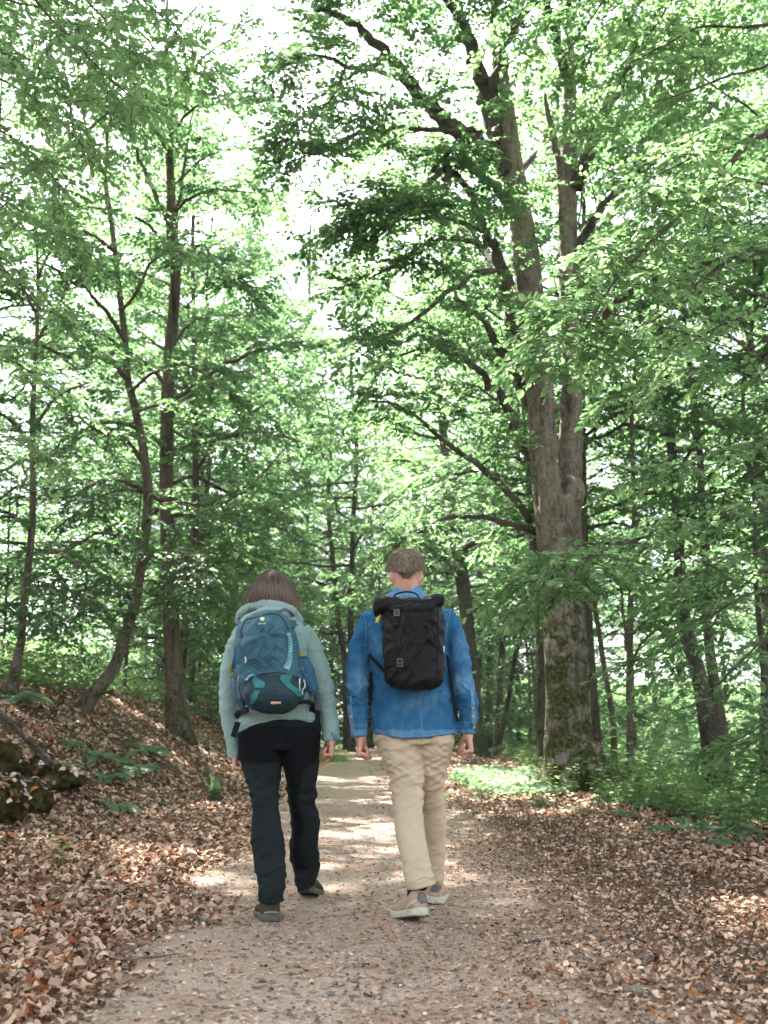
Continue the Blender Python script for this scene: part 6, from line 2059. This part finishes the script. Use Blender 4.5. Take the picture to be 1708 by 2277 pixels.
for dx0 in (-5.5, 5.5):
    a.box(p + n * .008 + Vector((PX(dx0, 5.2), 0, 0)), PX(3, 5.2), .005, PX(18, 5.2))
obj('buckle', a.mesh('buckle', False), M_BLACKPL, bp)
seam(Bp, [(944, 1386), (955, 1394), (963, 1406), (968, 1424), (967, 1440)], .0028, M_DARKWEB, 'piping', bp)
seam(Bp, [(898, 1437), (920, 1434), (945, 1431), (968, 1426)], .0026, M_DARKWEB, 'piping', bp)
seam(Bp, [(858, 1466), (890, 1470), (930, 1473), (970, 1470)], .002, M_DARKWEB, 'piping', bp)
seam(Bp, [(849, 1376), (851, 1420), (854, 1470), (858, 1512)], .0022, M_DARKWEB, 'piping', bp)
seam(Bp, [(972, 1356), (974, 1400), (974, 1450), (972, 1500)], .0022, M_DARKWEB, 'piping', bp)
a = Acc()
hp = [P(x, y, YP + .03) for x, y in [(872, 1338), (876, 1326), (886, 1319), (905, 1316), (922, 1319), (930, 1326), (934, 1338)]]
q = catmull([tuple(v) for v in hp], 24)
a.rings([(q[i], tuple(norm(np.cross(np.gradient(q, axis=0)[i], [0, 1, 0])) * .004), (0, .011, 0), 3) for i in range(24)], 10)
obj('haul_loop', a.mesh('loop'), M_DARKWEB, bp)
patch(Bp, [(985.5, 988, 1437), (985.5, 988, 1450)], simple('white tag', (.6, .6, .6), .7, .3, .05), 'side_tag', bp, .002, 4, 3, .002)
for x in (936, 941, 947, 952, 956):
    patch(Bp, [(x, x + 2.6, 1328.5 - (x - 936) * .06), (x, x + 2.6, 1333 - (x - 936) * .06)], simple('faded grey print', (.16, .17, .18), .6, .4, .2), 'faded_print', bp, .0012, 3, 3, .001)
# shoulder straps over and under the shoulders, loose ends
def strap3(pts, w, nm, n=26, th=.003, wd=None):
    q = catmull(pts, n)
    tg = norm(np.gradient(q, axis=0))
    A = Acc()
    cen = np.array((man.location.x, YM, 0))
    rr_ = []
    for i in range(n):
        out = q[i] - cen if wd is None else np.array(wd, float)
        if wd is None:
            out[2] = .35
        out = out - tg[i] * (out @ tg[i])
        out = out / (np.linalg.norm(out) + 1e-9)
        sd_ = np.cross(tg[i], out)
        rr_.append((q[i], tuple(sd_ * w / 2), tuple(out * th), 4))
    A.rings(rr_, 12)
    return obj(nm, A.mesh(nm), M_DARKWEB, bp)
for sgn, top, arm in ((-1, 848, 822), (1, 972, 998)):
    T0 = P(top + sgn * -8, 1352, YP + .06)
    T1 = P(top - sgn * 6, 1338, YM - .02)
    strap3([tuple(T0), tuple(P(top - sgn * 8, 1330, YM - .1)), tuple(T1 + Vector((0, .05, .012))), tuple(P(top - sgn * 6, 1352, YM + .12)), tuple(P(top - sgn * 2, 1420, YM + .16)), tuple(P(arm - sgn * 4, 1462, YM + .1)), tuple(P(arm - sgn * 1, 1470, YM))], .042 if False else .03, 'shoulder_strap', 40, .005)
strap3([tuple(P(820, 1456, YM - .13)), tuple(P(832, 1468, YM - .155)), tuple(P(844, 1481, YM - .165)), tuple(P(856, 1493, YP + .07))], .02, 'lower_strap', 14, .003, (.2, -1, .2))
strap3([tuple(P(822, 1492, YM - .03)), tuple(P(822.5, 1520, YM - .05)), tuple(P(821, 1548, YM - .05)), tuple(P(820, 1568, YM - .05))], .024, 'loose_strap_end', 14, .002, (0, -1, 0))
strap3([tuple(P(994, 1456, YM - .12)), tuple(P(999, 1490, YM - .1)), tuple(P(1003, 1520, YM - .08)), tuple(P(1010, 1560, YM - .08)), tuple(P(1013, 1585, YM - .08)), tuple(P(1018, 1604, YM - .08))], .014, 'loose_strap_end', 20, .002, (0, -1, 0))
# ---------------------------------------------------------------- the woman
YW = 5.55
wom = thing('person', 'woman walking away in a pale turquoise jacket and dark trousers, wearing a blue backpack', 'person', (P(620, 1640, YW).x, YW, gz(P(620, 1640, YW).x, YW)))
M_SKIN2 = skin_mat('reddish skin', (.52, .27, .205))
C = P(605, 1312, YW - .01)
A = Acc()
hq = head(A, C, .95, .12)
A.cone(C + Vector((0, -.008, -.05)), P(606, 1378, YW), .052, .062)
A.rings([lr(545, 696, 1600, YW, .1), lr(550, 682, 1520, YW, .09), lr(545, 676, 1450, YW, .1), lr(540, 672, 1412, YW, .09), lr(566, 646, 1386, YW, .065), lr(586, 628, 1366, YW, .05)], 24)
limb_px(A, [(542, 1405, 13), (518, 1460, 14), (508, 1540, 13), (512, 1610, 11), (521, 1686, 9)], YW)
limb_px(A, [(672, 1405, 13), (700, 1465, 14), (719, 1530, 13), (731, 1590, 11), (736, 1645, 9)], YW)
limb_px(A, [(585, 1600, 36), (586, 1690, 28), (590, 1800, 21, -.04), (596, 1890, 18, -.1), (602, 1985, 12, -.2)], YW)
limb_px(A, [(660, 1600, 34), (668, 1690, 26, .03), (674, 1800, 20, .15), (680, 1890, 16, .29), (678, 1970, 11, .41)], YW)
bm_ = remesh(A, 'woman_body', .014, 1)
HA = Acc()
fist(HA, P(735, 1646, YW - .01), (-.12, .05, -1), (1, .05, -.1), (.1, -1, 0), .93, True)
rh = remesh(HA, 'hand_r', .0025, 2)
HA = Acc()
fist(HA, P(523, 1676, YW), (.14, .1, -1), (-1, .1, 0), (.1, -1, 0), .9)
lh = remesh(HA, 'hand_l', .0028, 2)
obj('body', join(bm_, lh, rh), M_SKIN2, wom)
eyes(hq, wom, .95)

# hair: straight, brown, tucked into the collar
M_HAIRW = hair_mat('straight brown hair', [(.018, .010, .007), (.078, .043, .026), (.18, .112, .07)])
HR = [(594, 613, 1272.5, .02), (583, 624, 1278, .05), (574, 634, 1288, .075), (568, 643, 1299, .092), (563.5, 649.5, 1311, .1), (558, 653, 1325, .102), (553.5, 656, 1340, .098), (551, 657.5, 1354, .09), (556, 657, 1366, .08)]
rg = np.random.default_rng(61)
Rr = np.array([[(P(l, y, YW - .01) + P(r_, y, YW - .01)).x / 2, YW - .012, P(l, y, YW).z, (P(r_, y, YW).x - P(l, y, YW).x) / 2, d] for l, r_, y, d in HR])
def hpath(phi, t, k=1.0):
    """Point on the hair surface: phi round the head (0 = right, -pi/2 = towards the camera), t from crown to ends."""
    x = t * (len(Rr) - 1)
    i = np.clip(x.astype(int), 0, len(Rr) - 2)
    f = (x - i)[..., None]
    r = Rr[i] * (1 - f) + Rr[i + 1] * f
    return np.stack([r[..., 0] + np.cos(phi) * r[..., 3] * k, r[..., 1] + np.sin(phi) * r[..., 4] * k, r[..., 2]], -1)
n, M = 5200, 9
phi = rg.uniform(-math.pi - .55, .55, n)
t1_ = np.clip(rg.normal(size=n) * .1 + .93, .6, 1.02)
t = np.linspace(0, 1, M)[None] * t1_[:, None] * .995
ph = phi[:, None] + (rg.normal(size=(n, 1)) * .10) * t + .05 * np.sin(t * 5 + rg.uniform(0, 6, (n, 1))) + np.where(t < .2, (.2 - t) * 2.0 * np.sin(phi[:, None] * 2), 0)
kk = 1.0 + .045 * rg.normal(size=(n, 1)) * np.ones_like(t) + .03
pp = hpath(ph, np.clip(t, 0, .999), kk)
pp += rg.normal(size=(n, 1, 3)) * .002
fly = (rg.uniform(size=(n, 1)) < .05) * np.linspace(0, 1, M)[None] ** 1.5
pp += fly[..., None] * rg.normal(size=(n, 1, 3)) * np.array([.022, .012, .01])
clump = np.sin(phi * 23) * .5 + np.sin(phi * 61 + 1) * .3
tn = np.clip(.45 + .2 * rg.normal(size=n) + .16 * clump, 0, 1)
Vs, Fs, ts = strands(pp, .0019, tn)
grad = np.tile(np.repeat(np.linspace(-.06, .14, M), 2), n)
ts = np.clip(ts + grad, 0, 1)
g = 40
pg = np.linspace(-math.pi - .6, .6, g)
tg_ = np.linspace(0, .99, 16)
PG, TG = np.meshgrid(pg, tg_)
cv = hpath(PG, TG, .965).reshape(-1, 3)
ix = np.arange(len(cv)).reshape(16, g)
cf = np.stack([ix[:-1, :-1], ix[:-1, 1:], ix[1:, 1:], ix[1:, :-1]], -1).reshape(-1, 4)
A = Acc()
A.add(Vs, Fs)
A.add(cv, cf)
A.ball(hpath(np.array(0.), np.array(0.05)) - np.array([.02, 0, 0]), .03, .03, .008)
hm = A.mesh('hair')
attr(hm, 'tint', np.concatenate([ts, np.full(A.n - len(ts), .12)]))
obj('hair', hm, M_HAIRW, wom)

# trousers
M_TRK = fabric('charcoal stretch cloth', (.0125, .0165, .018), .82, .18, 900, 5, spec=.05, sheen=0, wb=.35)
M_TRK2 = fabric('black stretch cloth', (.006, .0066, .008), .8, .2, 900, 6, spec=.04, sheen=0)
A = Acc()
A.rings([lr(533, 712, 1570, YW, .12), lr(530, 714, 1600, YW, .128), lr(529, 715, 1635, YW, .13), lr(530, 713, 1668, YW, .12)], 30)
leg(A, [(530, 1630, 625, 1634, YW, .125), (531, 1668, 627, 1676, YW, .12), (541, 1713, 624, 1716, YW - .01, .105), (554, 1755, 622, 1755, YW - .02, .09), (560, 1797, 620, 1797, YW - .04, .084), (559, 1828, 624, 1828, YW - .06, .082), (558.5, 1855, 629, 1855, YW - .09, .08), (560, 1890, 633, 1890, YW - .12, .08), (563, 1921, 637, 1925, YW - .15, .078), (569, 1948, 637, 1948, YW - .17, .076), (573, 1968, 634, 1970, YW - .19, .074), (572, 1990, 632, 1988, YW - .2, .074), (578, 2007, 630.5, 2005, YW - .2, .07)])
leg(A, [(624, 1630, 714, 1630, YW, .125), (627, 1676, 712, 1676, YW + .02, .118), (633, 1716, 708, 1716, YW + .05, .105), (638, 1750, 705, 1750, YW + .09, .092), (643, 1790, 704, 1790, YW + .14, .085), (646, 1826, 712, 1826, YW + .19, .084), (645, 1860, 711, 1860, YW + .24, .082), (645, 1895, 709, 1890, YW + .3, .08), (646, 1915, 713, 1912, YW + .34, .08), (652, 1940, 712, 1935, YW + .38, .078), (657, 1957, 708, 1950, YW + .4, .075), (661, 1982, 695, 1972, YW + .42, .066)])
tm = remesh(A, 'trousers', .0068, 4)
zk1 = P(600, 1770, YW).z
wrinkle(tm, [((5, 5, 12), .010, kn(zk1, .13), True), ((7, 7, 20), .006, kn(zk1 - .02, .1), True), ((6, 5, 16), .010, kn(P(600, 1965, YW).z, .1), True), ((9, 9, 5), .004, None, False), ((6, 6, 16), .005, kn(P(600, 1690, YW).z, .06), True), ((20, 20, 30), .0016, None, True), ((5, 5, 7), .012, kn(P(600, 1880, YW).z, .1), True)])
tro = obj('trousers', tm, M_TRK, wom)
Bt = bvh(tm)
resub(patch(Bt, [(545, 700, 1616), (538, 707, 1630), (535, 710, 1645), (534, 627, 1668), (540, 624, 1690), (546, 600, 1696)], M_TRK2, 'seat_panel', wom, .004, 34, 40, .003), tro)
resub(patch(Bt, [(632, 706, 1640), (634, 704, 1690), (640, 680, 1705), (645, 668, 1740), (650, 662, 1790), (653, 676, 1830), (653, 668, 1870), (653, 672, 1905), (660, 680, 1930)], M_TRK2, 'inner_leg_panel', wom, .004, 60, 14, .003), tro)
resub(seam(Bt, [(541, 1697), (560, 1688), (590, 1682), (622, 1683)], .0018, M_TRK, 'seam', wom), tro)
resub(seam(Bt, [(561, 1792), (580, 1792), (600, 1785), (618, 1783)], .0018, M_TRK2, 'seam', wom), tro)
resub(seam(Bt, [(576, 1952), (600, 1946), (606, 1940), (625, 1925)], .0018, M_TRK2, 'seam', wom), tro)
resub(seam(Bt, [(574, 1996), (600, 2000), (630, 1995)], .0014, M_TRK2, 'hem_seam', wom), tro)

# jacket with the hood lying on the shoulders
M_JKT = fabric('turquoise softshell', (.205, .295, .283), .75, .05, 900, 4, spec=.1, sheen=0, wb=.08, grain=.04)
A = Acc()
A.rings([lr(528, 711, 1634, YW, .14, 2.2, 1614), lr(528, 710, 1598, YW, .138, 2.2, 1594), lr(531, 705, 1560, YW, .13), lr(532, 698, 1525, YW, .125), lr(530, 692, 1490, YW, .125), lr(526, 688, 1455, YW, .125), lr(524, 688, 1428, YW, .125), lr(526, 688, 1408, YW, .118), lr(536, 675, 1391, YW, .105), lr(552, 658, 1376, YW, .09), lr(570, 640, 1362, YW, .078), lr(576, 634, 1352, YW, .07)], 40, 2.3)
limb_px(A, [(543, 1400, 20), (529, 1430, 22), (516, 1465, 22), (510.5, 1500, 21, -.02), (507, 1540, 20, -.03), (508, 1575, 19.5, -.03), (512, 1610, 18, -.02), (517, 1650, 15.5, -.01), (521, 1684, 12.5, 0)], YW, 28, 44)
limb_px(A, [(670, 1400, 21), (688, 1430, 23), (701, 1465, 24), (709, 1495, 24, -.02), (717.5, 1522, 23, -.03), (724, 1550, 20.5, -.03), (731, 1590, 18.5, -.02), (735.5, 1622, 19.5, -.01), (737, 1646, 18.5, 0)], YW, 28, 44)
hood = [(532, 1384), (541, 1361), (560, 1349), (582, 1345), (604, 1344), (628, 1348), (648, 1358), (662, 1376), (668, 1390)]
yy = [.06, -.01, -.07, -.1, -.11, -.1, -.06, 0, .07]
A.tube([P(x, y, YW + d) for (x, y), d in zip(hood, yy)], [PX(12, 5.5), PX(12, 5.5), PX(11, 5.5), PX(11, 5.5), PX(11, 5.5), PX(11, 5.5), PX(11, 5.5), PX(11, 5.5), PX(10, 5.5)], 16, 40)
A.tube([P(x, y, YW + d) for (x, y), d in zip([(540, 1398), (555, 1378), (580, 1368), (604, 1366), (630, 1370), (652, 1386)], [-.06, -.1, -.13, -.135, -.12, -.08])], PX(14, 5.5), 14, 30)
jm = remesh(A, 'jacket', .0062, 4)
zE = P(720, 1540, YW).z
wsw = lambda V: ((V[:, 0] < P(531, 1500, YW).x) | (V[:, 0] > P(694, 1500, YW).x)) * 1.0
wrinkle(jm, [((5, 5, 4), .006, None, True), ((6, 6, 14), .006, lambda V: wsw(V) * np.exp(-((V[:, 2] - zE) / .12) ** 2), True), ((5, 5, 9), .004, wsw, True), ((9, 9, 14), .010, kn(P(0, 1432, YW).z, .05), True), ((10, 10, 8), .002, None, True)])
V, N = get_vn(jm)
zh = P(600, 1612, YW).z
hx, hw_ = P(622, 1600, YW).x, PX(90, YW)
inn = np.abs(V[:, 0] - hx) < hw_
back = sstep(-(V[:, 1] - YW), -.02, .05)
lift_ = np.clip(1 - ((V[:, 0] - hx) / hw_) ** 2, 0, 1) * (1 - sstep(V[:, 2], zh - .03, zh + .10)) * inn * back
V[:, 2] += lift_ * .05
set_v(jm, V)
jk = obj('jacket', jm, M_JKT, wom)
Bj = bvh(jm)
M_JSEAM = fabric('dark turquoise seam', (.10, .19, .19), .85, .1)
for nm, pts in [('side_seam', [(681, 1573), (682, 1590), (683, 1603)]), ('sleeve_seam', [(694, 1398), (690, 1420), (686, 1445), (684, 1470)]), ('hem_seam', [(536, 1618), (560, 1606), (600, 1597), (650, 1597), (705, 1603)]), ('hood_seam', [(553, 1345), (556, 1352), (557, 1360)]), ('elbow_seam', [(706, 1552), (720, 1546), (738, 1540)])]:
    resub(seam(Bj, pts, .0013, M_JSEAM, nm, wom), jk)
resub(patch(Bj, [(744, 751, 1632), (744, 751, 1640), (743, 750, 1647)], fabric('teal cuff tab', (.06, .26, .29), .8), 'cuff_tab', wom, .006, 8, 5, .003), jk)

# boots
M_BOOT = fabric('dark brown suede', (.052, .042, .031), .85, .25, 400, 18)
M_BSOLE = simple('grey boot rubber', (.075, .074, .062), .8, .2, .2, 40)
M_BAND = simple('pale grey rubber band', (.19, .18, .165), .6, .35, .15, 40)
O = Vector((P(603, 2047, 5.31).x, 5.31, gz(P(603, 2047, 5.31).x, 5.31) - .006))
bL, bmL, _t1 = shoe(O, math.radians(-12), math.radians(2), .285, M_BOOT, M_BSOLE, M_TREAD, wom, 'boot', .112, .06, 1.3, .034)
O2 = Vector((P(676, 2001, 6.0).x, 6.0, gz(P(676, 2001, 6.0).x, 6.0) - .006))
bR, bmR, _t2 = shoe(O2, math.radians(10), math.radians(14), .275, M_BOOT, M_BSOLE, M_TREAD, wom, 'boot', .112, .06, 1.25, .034)
BbL, BbR = bvh(bmL), bvh(bmR)
resub(ribbon(BbL, [(588, 2030), (598, 2028), (612, 2028), (622, 2030)], 4, M_BAND, 'heel_band', wom, .003), bL)
resub(ribbon(BbR, [(664, 1990), (672, 1991), (684, 1988), (694, 1982)], 4, M_BAND, 'heel_band', wom, .003), bR)

# ---- blue hiking backpack
YQ = 5.27
wp = thing('backpack', 'blue and teal hiking backpack with a dark lower pocket on the back of the woman', 'backpack', tuple(P(610, 1586, YQ)))
def packcloth(name, lo, hi, rough=.5):
    t = NT(name)
    co = t.coord()
    n1 = t.noise(9, 4, .6, co)
    n2 = t.noise(700, 1, .5, co)
    t.princ(t.ramp(n1, [(.3, lo), (.7, hi)]), rough, .22, t.bump(t.math('ADD', t.noise(34, 5, .65, t.coord((1, 1, 1.8))), t.math('MULTIPLY', n2, .25)), .55, .007))
    return t.m
M_PB = packcloth('petrol blue ripstop', (.016, .062, .092), (.034, .105, .145))
M_PB2 = packcloth('deep blue ripstop', (.014, .058, .12), (.026, .088, .16))
M_PD = packcloth('dark navy ripstop', (.008, .022, .032), (.014, .034, .046))
M_PT = packcloth('teal ripstop', (.014, .105, .115), (.03, .16, .165))
M_PL = packcloth('light aqua webbing', (.14, .32, .34), (.2, .42, .43), .7)
A = Acc()
rows = [(594, 628, 1587, .06), (568, 648, 1581, .09), (552, 661, 1571, .105), (541, 672, 1555, .115), (531, 683, 1530, .12), (526, 682, 1505, .12), (522, 676, 1480, .118), (521, 668, 1450, .115), (522, 661, 1420, .11), (526, 654, 1400, .1), (537, 647, 1385, .09), (552, 638, 1373, .08), (575, 627, 1363, .06), (590, 620, 1358, .045)]
A.rings([lr(l, r_, y, YQ, d, 2.5) for l, r_, y, d in rows], 40)
A.ball(P(588, 1436, YQ - .075), PX(51, 5.2), .07, PX(66, 5.2), k=28)
A.ball(P(608, 1540, YQ - .07), PX(68, 5.2), .075, PX(38, 5.2), k=28)
# side pockets with a bottle on the right
A.tube([P(676, 1462, YQ + .03), P(684, 1490, YQ + .02), P(692, 1520, YQ + .02), P(697, 1548, YQ + .03)], [PX(10, 5.25), PX(13, 5.25), PX(13, 5.25), PX(8, 5.25)], 16, 14)
A.tube([P(523, 1490, YQ + .03), P(525, 1520, YQ + .02), P(531, 1552, YQ + .02), P(540, 1578, YQ + .03)], [PX(7, 5.25), PX(10, 5.25), PX(11, 5.25), PX(7, 5.25)], 14, 14)
pm = remesh(A, 'pack', .0055, 4)
V, N = get_vn(pm)
# folds pulled towards one point of the upper pocket, as in a tight ripstop panel
fp, fn = hit(bvh(pm), 593, 1411)
rel = V - np.array(fp)
ang = np.arctan2(rel[:, 2], rel[:, 0])
dist = np.sqrt(rel[:, 0] ** 2 + rel[:, 2] ** 2)
frontm = (V[:, 1] < YQ - .03)
star = (np.sin(ang * 4 + .4) * .55 + np.sin(ang * 9 + 1.3) * .35 + np.sin(ang * 15) * .15) * .0075 * 1.6 * np.exp(-(dist / .14) ** 2) * sstep(dist, .0, .03) * frontm
set_v(pm, V + N * star[:, None])
wrinkle(pm, [((8, 8, 9), .006, None, True), ((9, 9, 26), .005, kn(P(0, 1490, YQ).z, .06), True), ((20, 20, 18), .0024, None, True)])
obj('bag', pm, M_PB, wp)
Bq = bvh(pm)
# dark lower pocket and its teal shapes
patch(Bq, [(590, 640, 1500), (566, 660, 1504), (548, 672, 1512), (538, 682, 1524), (533, 683, 1538), (535, 678, 1552), (541, 668, 1566), (553, 655, 1576), (572, 643, 1582), (590, 632, 1586)], M_PD, 'lower_pocket', wp, .003, 22, 26, .004)
for rows_ in ([(566, 572, 1505), (562, 578, 1511), (563, 590, 1519), (566, 590, 1525), (567, 588, 1531)], [(626, 648, 1499), (622, 650, 1506), (624, 645, 1514), (632, 647, 1522), (642, 662, 1532), (655, 676, 1541), (660, 672, 1549)], [(568, 580, 1536), (560, 575, 1546), (556, 570, 1556), (556, 564, 1565)]):
    o = patch(Bq, rows_, M_PT, 'teal_patch', wp, .0055, 14, 9, .004)
ribbon(Bq, [(641, 1408), (645, 1425), (645, 1450), (643, 1470), (636, 1488)], [7, 9, 9.5, 11, 16], M_PL, 'side_band', wp, .004, 22)
for i in range(11):
    y = 1414 + i * 6.4
    x = 643 + (1.5 if 1420 < y < 1460 else 0) - max(0, (y - 1465) * .28)
    ribbon(Bq, [(x - 4, y + 2.5), (x + 4.5, y - 2.5)], 1.8, M_PT, 'band_stripe', wp, .006, 5)
ribbon(Bq, [(548, 1512), (556, 1503), (566, 1500)], 5, M_PL, 'side_band', wp, .006, 10)
ribbon(Bq, [(546, 1478), (552, 1488), (560, 1494), (570, 1502)], 6, M_PT, 'side_band', wp, .004, 14)
# zips
M_ZIP = simple('dark zip', (.012, .016, .022), .5, .4, .2)
M_PULL = simple('pale zip pull', (.5, .5, .48), .4, .5, .1)
seam(Bq, [(537, 1418), (536, 1402), (546, 1380), (562, 1374), (577, 1372), (593, 1366), (607, 1364), (622, 1369), (634, 1383), (640, 1400)], .0035, M_ZIP, 'zip', wp, n=40)
seam(Bq, [(546, 1512), (566, 1502), (590, 1498), (620, 1496), (645, 1500), (664, 1509), (678, 1520)], .0035, M_ZIP, 'zip', wp, n=30)
seam(Bq, [(668, 1478), (677, 1495), (684, 1510), (692, 1524)], .002, M_PULL, 'zip', wp, n=20)
seam(Bq, [(531, 1502), (530, 1520), (529, 1535), (534, 1552)], .002, simple('rose zip', (.4, .28, .24), .5), 'zip', wp, n=20)
seam(Bq, [(611, 1425), (611, 1445), (610, 1462)], .0012, M_PB2, 'seam', wp)
for pts in ([(664, 1508), (665, 1516), (664, 1528), (666, 1536)], [(673, 1512), (675, 1526), (671, 1534), (670, 1543)], [(548, 1460), (550, 1468), (547, 1474)]):
    a = Acc()
    p = [hit(Bq, *q) for q in pts]
    a.tube([q + n * .008 for q, n in p], [.0045, .0045, .0022, .002][:len(p)], 6, 10)
    obj('zip_pull', a.mesh('pull'), M_PULL, wp)
patch(Bq, [(603, 625, 1559), (602, 624, 1564)], fabric('beige reflective label', (.56, .37, .26), .5), 'reflective_label', wp, .007, 4, 8, .004)
# emblem and word mark on the upper pocket
M_MARK = fabric('pale yellow print', (.55, .56, .36), .7, .1)
patch(Bq, [(580, 587, 1373.5), (578.5, 588, 1377), (580, 587, 1381)], M_MARK, 'emblem', wp, .003, 6, 6, .001)
fc = bpy.data.curves.new('mark', 'FONT')
fc.body = 'deuter'
fc.size = PX(6.6, 5.15)
fc.extrude = .0006
fc.align_x = 'CENTER'
fo = bpy.data.objects.new('mark', fc)
COL.objects.link(fo)
bpy.context.view_layer.update()
fm = bpy.data.meshes.new_from_object(fo.evaluated_get(bpy.context.evaluated_depsgraph_get()))
bpy.data.objects.remove(fo)
for v in fm.vertices:
    u, w_ = v.co.x / PX(1, 5.15), v.co.y / PX(1, 5.15)
    p, n = hit(Bq, 583.5 + u, 1388.5 - w_)
    v.co = p + n * (.0025 + v.co.z)
obj('word_mark', fm, M_MARK, wp)
# olive bands of the side pockets, straps, belt
M_OLIVE = fabric('olive webbing', (.24, .23, .04), .8, .15)
ribbon(Bq, [(664, 1456), (672, 1454), (680, 1454), (686, 1458)], 9, M_OLIVE, 'pocket_band', wp, .006, 12)
patch(Bq, [(664, 684, 1463), (666, 688, 1480), (672, 694, 1500), (680, 700, 1520), (686, 703, 1540)], M_PB2, 'side_pocket', wp, .004, 12, 8, .004)
def wstrap(pts, w, m, nm, th=.0025, wd=(0, -1, 0), n=20):
    q = catmull([tuple(p) for p in pts], n)
    tg = norm(np.gradient(q, axis=0))
    A = Acc()
    out = np.array(wd, float)
    rr_ = []
    for i in range(n):
        o_ = out - tg[i] * (out @ tg[i])
        o_ = o_ / (np.linalg.norm(o_) + 1e-9)
        rr_.append((q[i], tuple(np.cross(tg[i], o_) * w / 2), tuple(o_ * th), 4))
    A.rings(rr_, 12)
    return obj(nm, A.mesh(nm), m, wp)
M_GREYW = fabric('grey blue webbing', (.075, .10, .125), .8, .15)
wstrap([P(514, 1478, YW - .14), P(513, 1492, YW - .15), P(516, 1508, YW - .15)], .018, M_OLIVE, 'pocket_band')
wstrap([P(534, 1412, YQ - .04), P(527, 1425, YQ - .05), P(525, 1450, YQ - .06), P(520, 1478, YQ - .05), P(518, 1492, YQ)], .02, M_PB2, 'compression_strap')
wstrap([P(519, 1486, YQ - .02), P(530, 1492, YQ - .06), P(545, 1498, YQ - .1)], .02, M_PB2, 'compression_strap')
wstrap([P(640, 1386, YQ + .0), P(648, 1384, YQ - .01), P(653, 1380, YW - .1), P(662, 1374, YW + .0), P(672, 1376, YW + .05)], .026, M_GREYW, 'shoulder_strap', .005)
wstrap([P(622, 1360, YQ + .05), P(634, 1356, YQ + .07), P(644, 1361, YQ + .08), P(654, 1372, YW - .1)], .018, M_GREYW, 'haul_loop', .004)
wstrap([P(536, 1392, YQ + .02), P(529, 1384, YW - .1), P(528, 1376, YW), P(533, 1390, YW + .1), P(540, 1430, YW + .14)], .026, M_GREYW, 'shoulder_strap', .005)
wstrap([P(634, 1396, YQ - .06), P(642, 1392, YQ - .06), P(652, 1388, YQ - .02), P(657, 1386, YQ + .02)], .034, M_PB, 'load_strap', .004)
a = Acc()
a.box(P(653, 1391, YQ - .02), PX(7, 5.25), .016, PX(18, 5.25), Matrix.Rotation(.3, 4, 'Y'))
a.box(P(648, 1382, YQ - .0), PX(9, 5.25), .012, PX(6, 5.25))
obj('buckle', a.mesh('buckle', False), M_BLACKPL, wp)
wstrap([P(666, 1562, YQ), P(684, 1561, YQ + .05), P(698, 1568, YW - .1), P(710, 1580, YW - .02)], .022, M_DARKWEB, 'hip_belt', .006)
wstrap([P(703, 1540, YW - .11), P(706, 1560, YW - .11), P(708, 1578, YW - .1)], .036, M_GREYW, 'hip_pocket', .012)
wstrap([P(552, 1578, YQ + .02), P(536, 1582, YW - .12), P(526, 1592, YW - .06), P(522, 1602, YW)], .03, M_DARKWEB, 'hip_belt', .006)
wstrap([P(529, 1606, YW - .12), P(524, 1622, YW - .14), P(519, 1639, YW - .14)], .03, M_DARKWEB, 'loose_strap_end', .002)
wstrap([P(701, 1545, YW - .12), P(705, 1552, YW - .15), P(706, 1566, YW - .14)], .006, M_PB2, 'cord')
# ---------------------------------------------------------------- thin summer haze between the trees
hb = Acc()
hb.box((0, 150, 11.5), 521.5, 541.5, 33)
hz_ = obj('haze', hb.mesh('haze', False), None, None, kind='stuff')
t = NT('thin haze')
v = t.n('ShaderNodeVolumePrincipled', {'Density': .0006, 'Color': (.9, .95, .93)})
t.t.links.new(v.outputs[0], t.out.inputs['Volume'])
hz_.data.materials.append(t.m)
